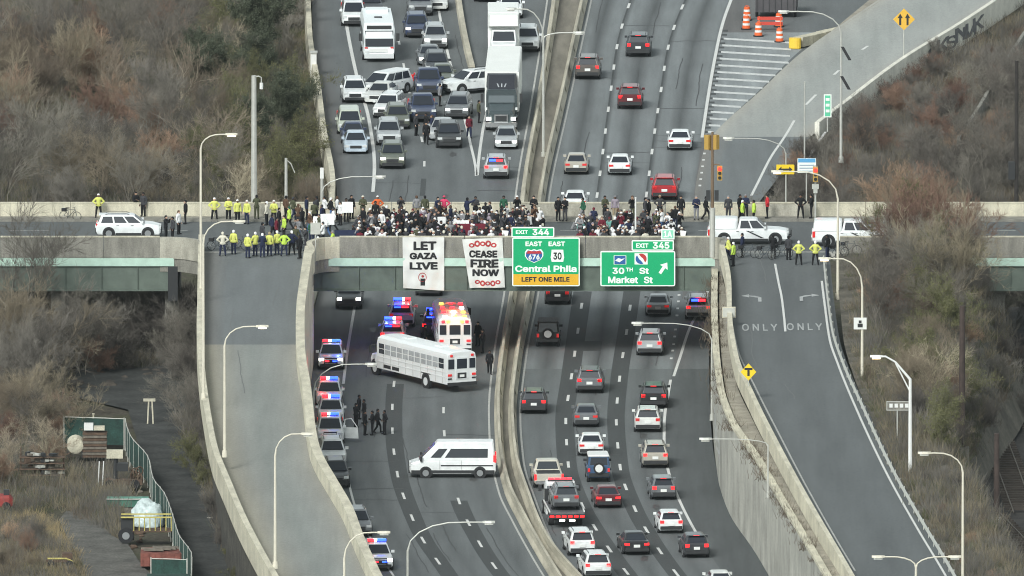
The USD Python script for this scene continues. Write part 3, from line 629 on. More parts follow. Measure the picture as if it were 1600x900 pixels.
def ring8(x, zb, zt, w):
    return [(x, -w*.9, zb), (x, -w, zb+.16*(zt-zb)), (x, -w, zt-.2*(zt-zb)), (x, -w*.9, zt), (x, w*.9, zt), (x, w, zt-.2*(zt-zb)), (x, w, zb+.16*(zt-zb)), (x, w*.9, zb)]
def loft(rings):
    m = len(rings[0]); v = np.array([p for r in rings for p in r], float); f = []
    for i in range(len(rings)-1):
        for j in range(m):
            k = (j+1) % m
            f += [[i*m+j, (i+1)*m+j, (i+1)*m+k], [i*m+j, (i+1)*m+k, i*m+k]]
    e = (len(rings)-1)*m
    for j in range(1, m-1): f += [[0, j, j+1], [e, e+j+1, e+j]]
    f = np.array(f)
    vol = np.einsum('ij,ij->i', v[f[:, 0]], np.cross(v[f[:, 1]], v[f[:, 2]])).sum()
    return (v, f[:, ::-1]) if vol < 0 else (v, f)
def rring(x0, x1, w0, w1, z, c):
    """A rounded rectangle at height z: from x1 (front, half width w1) to x0 (rear, half width w0)."""
    return [(x1, -w1+c, z), (x1, w1-c, z), (x1-c, w1, z), (x0+c, w0, z), (x0, w0-c, z), (x0, -w0+c, z), (x0+c, -w0, z), (x1-c, -w1, z)]
def quad_patch(A, B, C, D, u0, u1, t0, t1, lift=.014, r=.0):
    """Part of the four-cornered face A B (base) D C (top), lifted off it along its normal."""
    A, B, C, D = (np.array(q, float) for q in (A, B, C, D))
    g = lambda u, t: (A*(1-u)+B*u)*(1-t) + (D*(1-u)+C*u)*t
    n = np.cross(g(u1, t0)-g(u0, t0), g(u0, t1)-g(u0, t0)); n /= np.linalg.norm(n)
    q = [g(u0, t0), g(u1, t0), g(u1, t1), g(u0, t1)]
    return np.array([p+n*lift for p in q] + [p-n*.02 for p in q]), np.array([[0,1,2],[0,2,3],[0,4,5],[0,5,1],[1,5,6],[1,6,2],[2,6,7],[2,7,3],[3,7,4],[3,4,0]])

SPEC = {   # stations of the lower body (x, bottom, top, half width); cab: base front/rear, roof front/rear, base z, roof z, half widths
 'sedan': dict(L=4.75, st=[(2.37,.32,.60,.70),(2.26,.22,.72,.83),(1.85,.20,.80,.89),(1.05,.20,.93,.91),(0,.20,.96,.92),(-1.3,.20,.99,.92),(-1.75,.20,1.02,.90),(-2.24,.24,1.0,.85),(-2.37,.34,.9,.76)], cab=(1.15,-1.95,.30,-1.05,.94,1.45,.85,.62), win=[(.10,.44),(.49,.86)], wb=(1.42,-1.38), R=.33),
 'suv': dict(L=4.7, st=[(2.35,.36,.72,.74),(2.22,.26,.90,.87),(1.75,.24,1.02,.93),(1.05,.24,1.08,.94),(0,.24,1.10,.95),(-1.6,.24,1.12,.95),(-2.2,.28,1.12,.91),(-2.35,.38,1.0,.84)], cab=(1.18,-2.24,.42,-1.98,1.08,1.70,.90,.70), win=[(.07,.33),(.37,.63),(.67,.93)], wb=(1.40,-1.42), R=.37),
 'hatch': dict(L=4.25, st=[(2.12,.32,.64,.70),(2.0,.22,.80,.84),(1.55,.20,.90,.89),(.95,.20,.98,.90),(0,.20,1.0,.90),(-1.6,.22,1.04,.89),(-2.0,.26,1.04,.85),(-2.12,.36,.92,.78)], cab=(1.1,-2.0,.35,-1.6,.98,1.53,.84,.64), win=[(.08,.46),(.51,.90)], wb=(1.28,-1.28), R=.33),
 'pickup': dict(L=5.8, st=[(2.9,.42,.82,.80),(2.78,.32,1.02,.95),(2.2,.30,1.12,1.0),(1.25,.30,1.16,1.0),(-.78,.30,1.16,1.0),(-.80,.30,1.14,1.0),(-2.78,.34,1.14,.98),(-2.9,.42,1.12,.94)], cab=(1.4,-.80,.65,-.62,1.14,1.88,.93,.74), win=[(.09,.46),(.52,.92)], wb=(1.95,-1.75), R=.41),
 'jeep': dict(L=4.1, st=[(2.0,.5,.9,.62),(1.95,.45,1.12,.70),(.85,.45,1.16,.76),(.8,.35,1.16,.80),(-1.8,.35,1.16,.80),(-1.85,.45,1.14,.78)], cab=(.85,-1.84,.62,-1.78,1.15,1.84,.79,.70), win=[(.06,.36),(.40,.66),(.70,.95)], wb=(1.3,-1.25), R=.41),
 'minivan': dict(L=5.1, st=[(2.55,.34,.66,.76),(2.42,.24,.86,.90),(2.0,.22,.98,.96),(1.45,.22,1.06,.98),(-1.6,.22,1.10,.98),(-2.4,.26,1.1,.93),(-2.55,.36,1.0,.86)], cab=(1.75,-2.45,.75,-2.2,1.05,1.75,.92,.74), win=[(.10,.33),(.37,.64),(.68,.93)], wb=(1.55,-1.5), R=.35),
 'van': dict(L=5.98, st=[(2.99,.42,.82,.84),(2.86,.30,1.02,.97),(2.4,.28,1.18,1.02),(1.9,.28,1.26,1.03),(-2.7,.28,1.28,1.03),(-2.9,.32,1.28,1.0),(-2.99,.40,1.2,.96)], cab=(2.35,-2.96,1.15,-2.86,1.24,2.52,.99,.84), win=[], wb=(1.85,-1.9), R=.36),
}
ROOFH = {'sedan': .07, 'suv': .08, 'hatch': .07, 'pickup': .08, 'jeep': .05, 'minivan': .08, 'van': .16}
def grown(p, c, k): return [(c[0]+(a-c[0])*k, b*k, z) for a, b, z in p]
cache = {}
def vehicle_parts(kind):
    """[(part, mesh arrays, material key, parent index)] in the vehicle's own frame, x forward."""
    if kind in cache: return cache[kind]
    base = kind.split('+')[0]; opt = kind.split('+')[1:]
    S = SPEC[base]; out = []
    def add(n, m, k, par=None, sm=False): out.append((n, arr(m, sm), k, par)); return len(out)-1
    st = S['st']
    bf, brr, rf, rr, bz, rz, bw, rw = S['cab']; rh = ROOFH[base]
    low = loft([ring8(*q) for q in st])
    zt = rz-rh
    c = .10
    cab = loft([rring(brr, bf, bw, bw*.97, bz-.06, c), rring(rr, rf, rw, rw*.97, zt, c), rring(rr+.05, rf-.10, rw-.07, rw-.08, rz-.02, c), rring(rr+.22, rf-.32, rw-.22, rw-.22, rz, c)])
    add('body', cat([low, cab]), 'paint', sm=32)
    B = [(bf, -bw*.97, bz), (bf, bw*.97, bz), (brr, bw, bz), (brr, -bw, bz)]
    T = [(rf, -rw*.97, zt), (rf, rw*.97, zt), (rr, rw, zt), (rr, -rw, zt)]
    add('windshield', quad_patch(B[0], B[1], T[1], T[0], .07, .93, .04, .95), 'glass')
    if base != 'van': add('rear_window', quad_patch(B[2], B[3], T[3], T[2], .10, .90, .12, .93), 'glass')
    else:
        for u in (.08, .54): add('rear_window', quad_patch(B[2], B[3], T[3], T[2], u, u+.38, .28, .88), 'glass')
    for s in (-1, 1):
        a, b, t, d = (B[3], B[0], T[0], T[3]) if s < 0 else (B[1], B[2], T[2], T[1])
        wins = S['win']
        if base == 'van': wins = [(.10, .68), (.735, .875)]
        for u0, u1 in wins:
            if s > 0: u0, u1 = 1-u1, 1-u0
            add('side_window', quad_patch(a, b, t, d, u0, u1, .10 if base != 'van' else .16, .90 if base != 'van' else .70), 'glass')
    xf, xr = st[0][0], st[-1][0]
    W2 = max(q[3] for q in st)
    for x in S['wb']:
        for s in (-1, 1):
            R = S['R']
            add('wheel_arch', cyl((x, s*(W2-.10), R+.02), (x, s*(W2+.012), R+.02), R+.085, n=18), 'trim')
            w = add('wheel', cyl((x, s*(W2-.2), R), (x, s*(W2+.025), R), R, n=18), 'tyre')
            add('rim', cyl((x, s*(W2+.0), R), (x, s*(W2+.032), R), R*.62, n=12), 'rim', w)
    zh = st[1][2]
    for s in (-1, 1):
        hx = st[1][0]; add('headlight', cbox((hx+.02, s*(st[1][3]-.18), zh-.11), (.22, .34, .17 if base not in ('jeep',) else .2)), 'head')
        tx = st[-2][0]; zt2 = st[-2][2]
        if base == 'sedan': add('taillight', cbox((tx-.03, s*(st[-2][3]-.2), zt2-.19), (.24, .34, .155)), 'tail')
        elif base == 'pickup': add('taillight', cbox((tx-.03, s*(st[-2][3]-.06), zt2-.24), (.2, .17, .42)), 'tail')
        elif base in ('van', 'minivan'): add('taillight', cbox((tx-.02, s*(st[-2][3]-.09), zt2-(.08 if base == 'minivan' else -.05)), (.2, .16, .5)), 'tail')
        elif base == 'jeep': add('taillight', cbox((tx-.05, s*(st[-2][3]-.1), .88), (.12, .16, .26)), 'tail')
        else: add('taillight', cbox((tx-.05, s*(st[-2][3]-.2), zt2-.16), (.2, .28, .21)), 'tail')
        mx = bf-.18; mirror_w = bw+.09
        add('mirror', cbox((mx, s*mirror_w, bz+.12), (.16, .22, .17 if base != 'van' else .34)), 'paint' if base not in ('van', 'jeep') else 'trim')
    add('grille', cbox((st[1][0]+.10, 0, st[0][1]+.5*(zh-st[0][1])+.02), (.14, st[1][3]*1.02, .24)), 'trim')
    add('front_bumper', cbox((st[1][0]+.08, 0, st[0][1]+.02), (.22, st[1][3]*1.78, .22)), 'trim' if base not in ('sedan',) else 'paint')
    add('rear_bumper', cbox((st[-2][0]-.09, 0, st[-1][1]+.10), (.22, st[-2][3]*1.84, .24)), 'trim' if base not in ('pickup',) else 'chrome')
    add('license_plate', cbox((xr-.03, 0, st[-1][2]-.22 if base != 'pickup' else .66), (.06, .42, .19)), 'plate')
    if base in ('suv', 'minivan', 'hatch'):
        add('rear_spoiler', cbox((rr-.06, 0, zt+.045), (.22, rw*1.7, .045)), 'paint')
        add('high_brake_light', cbox((rr-.175, 0, zt+.045), (.02, .4, .03)), 'tail')
    if base == 'suv':
        for s in (-1, 1): add('roof_rail', tube([(rf-.35, s*(rw-.13), rz-.005), (rf-.55, s*(rw-.13), rz+.05), (rr+.5, s*(rw-.13), rz+.05), (rr+.3, s*(rw-.13), rz-.005)], .022, 6), 'trim')
    if base == 'pickup':
        add('bed_cavity', box(-2.72, -.92, -.80, .80, .95, 1.152), 'trim')
        add('tailgate_panel', box(-2.925, -2.86, -.78, .78, .62, 1.06), 'paint')
        for x in (-1.3, -.2, .8): pass
    if base == 'jeep':
        sp = add('spare_wheel', cyl((-1.84, .0, 1.02), (-2.1, .0, 1.02), .39, n=20), 'tyre')
        add('spare_cover', cyl((-2.08, 0, 1.02), (-2.12, 0, 1.02), .27, n=20), 'cover', sp)
        for x in (1.3, -1.25):
            for s in (-1, 1): add('fender', box(x-.5, x+.5, s*.72-.16, s*.72+.16, .86, .92), 'trim')
        add('hard_top', loft([rring(-1.82, .7, .76, .74, 1.82, .08), rring(-1.78, .62, .72, .70, 1.90, .12)]), 'top')
    if base == 'van':
        for s in (-1, 1):
            add('lower_cladding', box(-2.9, 2.85, s*1.035-.012, s*1.035+.012, .3, .56), 'trim')
            add('side_step', box(-1.3, 1.35, s*1.06-.03, s*1.06+.03, .31, .36), 'chrome')
            add('door_seam', box(.86, .875, s*1.034-.008, s*1.034+.008, .6, 1.24), 'trim'); add('door_seam', box(-.62, -.605, s*1.034-.008, s*1.034+.008, .6, 1.24), 'trim')
            add('rub_strip', box(-2.8, .8, s*1.04-.015, s*1.04+.015, .84, .92), 'trim')
    else:
        for s in (-1, 1):
            for x in ((.62, -.42) if base not in ('jeep',) else (.5,)):
                add('door_handle', cbox((x-.35, s*(W2+.006), bz-.14), (.2, .03, .035)), 'trim')
            add('sill', box(S['wb'][1]+S['R']+.12, S['wb'][0]-S['R']-.12, s*W2-.02, s*W2+.012, st[3][1]+.02, st[3][1]+.16), 'trim')
    if 'cap' in opt:
        cp = loft([rring(-2.86, -.78, .97, .95, 1.14, .1), rring(-2.74, -.76, .80, .80, 1.86, .1), rring(-2.55, -.9, .65, .65, 1.93, .12)])
        k = add('truck_cap', cp, 'paint', sm=30)
        for s in (-1, 1):
            a = [(-2.86, -.97, 1.14), (-.78, -.95, 1.14), (-.76, -.8, 1.86), (-2.74, -.8, 1.86)] if s < 0 else [(-.78, .95, 1.14), (-2.86, .97, 1.14), (-2.74, .8, 1.86), (-.76, .8, 1.86)]
            add('cap_door', quad_patch(*a, .08, .92, .12, .86, .012), 'paint', k)
        for sg in (-1, 1): add('door_stripe', hexa(np.array([(.9, sg*1.003-.004, .5), (1.15, sg*1.003-.004, .5), (1.15, sg*1.003+.004, .5), (.9, sg*1.003+.004, .5)]), np.array([(-.2, sg*1.003-.004, 1.04), (.0, sg*1.003-.004, 1.04), (.0, sg*1.003+.004, 1.04), (-.2, sg*1.003+.004, 1.04)])), 'trim')
        add('push_bar', tube([(2.98, -.6, .5), (3.1, -.6, .62), (3.1, -.6, 1.02), (3.1, .6, 1.02), (3.1, .6, .62), (2.98, .6, .5)], .05, 6), 'trim')
    if 'police' in opt:
        k = add('light_bar', cbox((rf-.55, 0, rz+.07), (.34, 1.22, .07)), 'trim')
        for q in range(6): add('beacon', cbox((rf-.55, -.52+q*.208, rz+.145), (.34, .2, .17)), ('b_red' if q < 3 else 'b_blue') if q not in (2,) else 'b_white', k)
        for s in (-1, 1):
            add('door_stripe', box(-1.0, 1.0, s*(W2+.004)-.004, s*(W2+.004)+.004, .62, .74), 'stripe')
            add('grille_beacon', cbox((st[1][0]+.18, s*.3, zh-.22), (.05, .34, .1)), 'b_red' if s < 0 else 'b_blue')
        add('push_bar', tube([(xf+.02, -.45, .4), (xf+.14, -.45, .5), (xf+.14, -.45, .9), (xf+.14, .45, .9), (xf+.14, .45, .5), (xf+.02, .45, .4)], .045, 6), 'trim')
        add('rear_beacon', cbox((rr-.12, -.28, zt-.10), (.06, .5, .08)), 'b_red'); add('rear_beacon', cbox((rr-.12, .28, zt-.10), (.06, .5, .08)), 'b_blue')
    if 'inner' in opt:
        add('rear_beacon', cbox((rr-.10, -.26, zt-.16), (.08, .5, .16)), 'b_red'); add('rear_beacon', cbox((rr-.10, .26, zt-.16), (.08, .5, .16)), 'b_blue')
    add('wiper', tube([(bf-.04, -.1, bz+.05), (bf-.32, .5, bz+.16)], .015, 4), 'trim')
    cache[kind] = out
    return out
stripe_m = mat('police_stripe', (.03, .08, .30), .4)
def spawn(root, parts, mm):
    made = []
    for n, a, k, par in parts:
        made.append(put(numbered(path_of(root if par is None else made[par]), n), a, mm.get(k) or MM[k]))
MM = dict(glass=glass, trim=dark_trim, tyre=tyre_m, rim=rim_m, head=lamp_off, tail=tail_off, plate=plate_m, chrome=chrome, b_red=beacon_red, b_blue=beacon_blue, b_white=beacon_white, b_amber=beacon_amber, stripe=stripe_m, cover=lamp_off, top=dark_trim)
NAMES = {'sedan': ('sedan', 'car'), 'suv': ('suv', 'suv'), 'hatch': ('hatchback', 'car'), 'pickup': ('pickup_truck', 'pickup truck'), 'jeep': ('off_road_car', 'off-road car'), 'minivan': ('minivan', 'minivan'), 'van': ('passenger_van', 'van')}
vg = random.Random(5)
def z_ok(loc): return abs(loc[2]) < .1
def vehicle(kind, col, loc, hd, label, lit='', group=None, **over):
    base = kind.split('+')[0]
    nm, ct = NAMES[base]
    if 'police' in kind: nm, ct = 'police_' + nm, 'police car'
    t = thing(nm, label, ct, loc, hd, group)
    if not kind.count('+') and z_ok(loc): UsdGeom.Xformable(t).AddScaleOp().Set(Gf.Vec3f(vg.uniform(.95, 1.05), vg.uniform(.97, 1.03), vg.uniform(.95, 1.05)))
    mm = dict(paint=paint[col]); mm.update(over)
    if 'police' in kind and any(w in label for w in ('glowing', 'blue light bar second', 'farthest along')):
        S = SPEC[base]['cab']
        for k, c in (((-.5, (1, .05, .05)),) if len(used) % 2 else ((.5, (.06, .12, 1)),)):
            L_ = UsdLux.SphereLight.Define(stage, str(t.GetPath())+('/beacon_light' if k < 0 else '/beacon_light_001')); L_.CreateRadiusAttr(.08); L_.CreateIntensityAttr(190); L_.CreateColorAttr(Gf.Vec3f(*c)); L_.AddTranslateOp().Set(Gf.Vec3d(S[2]-.55, k, S[5]+.42))
    if 'h' in lit: mm['head'] = lamp_on
    if 't' in lit: mm['tail'] = tail_on
    spawn(t, vehicle_parts(kind), mm)
    return t
def road_heading(x, y):
    ls = [LL1, LD, LE, LML, LMR, LA, LB, LC]
    xs = np.array([float(l(y)) for l in ls]); k = np.clip(np.searchsorted(xs, x), 1, len(ls)-1)
    t = np.clip((x-xs[k-1])/(xs[k]-xs[k-1]), 0, 1)
    return ls[k-1].heading(y)*(1-t)+ls[k].heading(y)*t
SC = {'sedan': 1, 'suv': 1, 'hatch': 1, 'pickup': 1, 'jeep': 1, 'minivan': 1, 'van': 1}
def car(kind, col, px, py, label, lit='', way=1, turn=0.0, group=None, z=0.0, **over):
    """way 1: its tail towards us, the tail's foot at the pixel; way -1: facing us, the nose's foot at the pixel."""
    L = SPEC[kind.split('+')[0]]['L']; p = P(px, py-2, z)
    h = road_heading(p[0], p[1]) + math.radians(turn)
    c = p + np.array([math.cos(h), math.sin(h), 0])*L/2
    return vehicle(kind, col, c, h if way > 0 else h+math.pi, label, lit, group, **over)
G1, G2, G3 = 'cars driving away on the outbound lanes', 'vehicles stopped in the inbound jam', 'police vehicles parked along the inbound shoulder'
# outbound carriageway, seen from behind
for a in [
 ('suv', 'dark', 997, 92, 'dark suv farthest away in the middle outbound lane beyond the overpass', 't'),
 ('suv', 'brown', 918, 127, 'grey-brown suv in the outbound lane next to the median beyond the overpass', 't'),
 ('suv', 'maroon', 984, 174, 'dark red suv in the middle outbound lane beyond the overpass', 't'),
 ('sedan', 'white', 1062, 238, 'white sedan in the right outbound lane beside the hatched gore', ''),
 ('sedan', 'beige', 900, 276, 'pale silver sedan in the outbound lane nearest the median before the overpass crowd', ''),
 ('sedan', 'white', 968, 277, 'white sedan with red tail lamps in the middle outbound lane above the overpass crowd', ''),
 ('suv', 'red', 1038, 316, 'bright red suv just beyond the far parapet of the overpass', ''),
 ('sedan', 'white', 898, 334, 'white sedan half hidden behind the far parapet of the overpass', ''),
 ('suv', 'black', 871, 479, 'black suv emerging under the overpass below the exit 344 sign', ''),
 ('sedan', 'silver', 1028, 497, 'silver white sedan below the exit 345 sign', ''),
 ('suv+inner', 'white', 1091, 503, 'white suv with blue lamp in its rear window beside the right retaining wall', 't'),
 ('jeep', 'black', 856, 545, 'black off-road car with spare wheel in the lane beside the median', ''),
 ('suv', 'silver', 1015, 559, 'silver suv with lit brake lamps in the right outbound lane', 't'),
 ('suv', 'grey', 921, 618, 'grey suv with red tail lamps in the middle outbound lane', 't'),
 ('suv', 'black', 1021, 641, 'black suv with lit tail lamps touching the right edge line', 't'),
 ('suv', 'dark', 834, 650, 'dark grey suv in the lane beside the median below the overpass', 't'),
 ('sedan', 'grey', 916, 671, 'grey sedan with pale trunk in the middle lane ahead of the white sedan', ''),
 ('suv', 'pearl', 1012, 679, 'off-white suv right behind the black suv in the right lane', ''),
 ('sedan', 'white', 924, 716, 'white sedan in front of the blue off-road car', ''),
 ('suv', 'beige', 1024, 735, 'pale beige suv in the right lane below the off-white suv', 't'),
 ('pickup', 'tan', 858, 767, 'tan pickup truck with open bed directly ahead of the tow truck', 't'),
 ('sedan', 'maroon', 951, 797, 'dark red sedan in the middle lane behind the blue off-road car', 't'),
 ('hatch', 'grey', 1037, 784, 'grey hatchback on the right edge line', 't'),
 ('hatch', 'white', 1049, 837, 'white hatchback with red lamps straddling the right edge line', 't'),
 ('suv', 'white', 910, 872, 'white suv directly behind the tow truck', 't'),
 ('sedan', 'black', 995, 870, 'black sedan with bright brake lamps at the bottom of the middle lane', 't'),
 ('hatch', 'dark', 1089, 875, 'dark hatchback with bright red lamps at the lower right of the highway', 't'),
 ('suv', 'white', 935, 908, 'white suv cut by the lower edge of the photograph', 't'),
 ('sedan', 'pearl', 1129, 934, 'pale car of which only the roof shows at the lower edge', '')]:
    car(*a, group=G1)
car('jeep', 'blue', 936, 757, 'blue off-road car with white top and white spare wheel cover', '', group=G1, top=white_metal, cover=white_metal)
# inbound jam beyond the overpass, facing us
for a in [
 ('minivan', 'white', 553, 44, 'white van at the head of the far left lane behind the bus', '', -1),
 ('suv', 'dark', 583, 30, 'dark suv beside the farthest white van', '', -1, 6),
 ('hatch', 'white', 578, 8, 'white car farthest back beside the white van', '', -1),
 ('suv', 'navy', 652, 62, 'dark blue suv with lit headlamps at the back of the middle lane', 'h', -1),
 ('suv', 'grey', 657, 28, 'grey suv at the back of the middle lane near the top edge', '', -1),
 ('sedan', 'pearl', 683, 20, 'pale car at the top edge beside the white lane line', '', -1),
 ('suv', 'silver', 681, 80, 'silver suv with lit headlamps next to the white lane line', 'h', -1),
 ('sedan', 'grey', 672, 106, 'dark grey sedan with one bright headlamp beside the red-coated person', 'h', -1),
 ('suv', 'dark', 683, 122, 'dark suv behind the chrome-fronted pickup', '', -1),
 ('pickup', 'navy', 671, 153, 'dark pickup with bright chrome bumper in the middle of the jam', '', -1),
 ('sedan', 'olive', 693, 137, 'greenish sedan tucked beside the dark pickup', '', -1),
 ('suv', 'white', 555, 164, 'white boxy suv by the left lane line behind the pale green minivan', '', -1),
 ('sedan', 'pearl', 586, 166, 'pearl sedan squeezed behind the white suv in the left lane', '', -1, -14),
 ('suv', 'white', 600, 188, 'white suv angled across the lane in front of the bus', '', -1, -12),
 ('minivan', 'palegreen', 547, 213, 'pale green minivan behind the ice blue sedans', '', -1),
 ('sedan', 'navy', 552, 228, 'dark blue sedan close behind the ice blue sedan', '', -1),
 ('sedan', 'ice', 556, 243, 'ice blue sedan first in the left shoulder lane', '', -1),
 ('suv', 'olive', 622, 205, 'dark olive suv hidden behind the angled white suv', '', -1),
 ('suv', 'silver', 608, 231, 'silver-fronted suv behind the dark olive suv with lit lamps', '', -1),
 ('suv', 'olive', 613, 267, 'dark olive suv with lit headlamps first in the middle lane', 'h', -1),
 ('pickup', 'navy', 662, 194, 'navy pickup amid people walking in the jam', '', -1),
 ('suv', 'grey', 713, 189, 'grey suv with one lit headlamp beside the truck', 'h', -1, -6),
 ('sedan', 'silver', 688, 223, 'silver sedan half hidden behind the black suv', '', -1, -5),
 ('suv', 'black', 702, 235, 'black suv with pale bumper first in the lane beside the gore lines', '', -1),
 ('sedan', 'silver', 791, 236, 'silver sedan with lit headlamps in front of the truck', 'h', -1),
 ('suv', 'white', 798, 32, 'white suv at the top edge behind the white box truck', '', -1),
 ('suv', 'white', 824, 84, 'white suv squeezed between the white trailer and the median', '', -1),
 ('suv', 'black', 760, 6, 'black suv at the top edge beside the lane divider', '', -1)]:
    car(*a[:6], way=a[6], turn=a[7] if len(a) > 7 else 0, group=G2)
def placed(kind, col, px, py, deg, label, z=0.0, lit='', group=None, **over):
    """Centre of the vehicle's footprint at the pixel, heading deg (0 = to the right, 90 = away)."""
    return vehicle(kind, col, P(px, py, z), math.radians(deg), label, lit, group, **over)
placed('minivan', 'white', 603, 147, 238, 'white minivan turned across the lane in front of the bus', group=G2)
placed('suv', 'white', 736, 144, 213, 'white suv turned sideways beside the truck', group=G2)
car('suv+inner', 'silver', 775, 283, 'silver suv with red and blue lamps in its rear window before the overpass', 't', 1, group=G2)
# police below the overpass
car('suv', 'dark', 545, 486, 'dark suv with bright headlamps under the left end of the overpass', 'h', -1)
car('suv', 'dark', 670, 466, 'dark suv under the overpass below the first banner', '', -1)
for a in [('suv+police', 517, 581, 'white police suv with flashing bar farthest along the inbound shoulder', 'h'),
          ('suv+police', 514, 640, 'white police suv with pink and blue light bar second along the shoulder', ''),
          ('suv+police', 517, 668, 'white police suv just behind the van with the open door', ''),
          ('suv', 521, 733, 'plain white suv parked between the open-door van and the black suv', '')]:
    car(a[0], 'white', a[1], a[2], a[3], a[4], -1, group=G3)
v_ = car('minivan+police', 'white', 516, 697, 'white police van with its front door wide open beside the officers', '', -1, group=G3)
obj('open_door', hexa(np.array([[1.2, .98, .3], [1.26, .98, .3], [1.5, 2.0, .3], [1.44, 2.0, .3]]), np.array([[1.2, .96, 1.08], [1.26, .96, 1.08], [1.5, 1.95, 1.08], [1.44, 1.95, 1.08]])), paint['white'], v_)
obj('door_frame', tube([(1.25, 1.0, 1.05), (1.1, 1.05, 1.62), (1.2, 1.5, 1.68), (1.45, 1.93, 1.08)], .035, 6), paint['white'], v_)
car('suv', 'black', 526, 766, 'black suv parked behind the ramp wall at the end of the police row', '', -1, group=G3)
car('suv', 'grey', 561, 842, 'dark grey suv parked in front of the nearest police suv', '', -1, group=G3)
car('suv', 'dark', 572, 858, 'dark suv almost hidden between the grey suv and the nearest police suv', '', -1, group=G3) if False else None
car('suv+police', 'white', 594, 895, 'white police suv nearest to us with red and blue grille lamps', 'h', -1, group=G3)
car('suv+police', 'white', 613, 545, 'white police suv with glowing red lamps directly beyond the side-on bus', 'ht', 1)
car('suv+police', 'white', 627, 515, 'white police suv with blue light bar second beyond the side-on bus', '', 1)
car('suv+police', 'dark', 678, 531, 'dark police suv with red and blue lamps left of the rear-facing bus', 't', 1)
placed('van', 'white', 707, 744, 180, 'white high-roof passenger van standing crosswise below the buses', lit='t')
placed('suv+plain', 'white', 201, 370, 0, 'white suv on the overpass left of the ramp', DECK)
placed('pickup+cap', 'white', 1169, 380, 0, 'white pickup with cap and push bar on the overpass beside the traffic signal', DECK)
placed('pickup+cap', 'white', 1332, 383, 0, 'white pickup with cap on the overpass half behind bare branches', DECK)

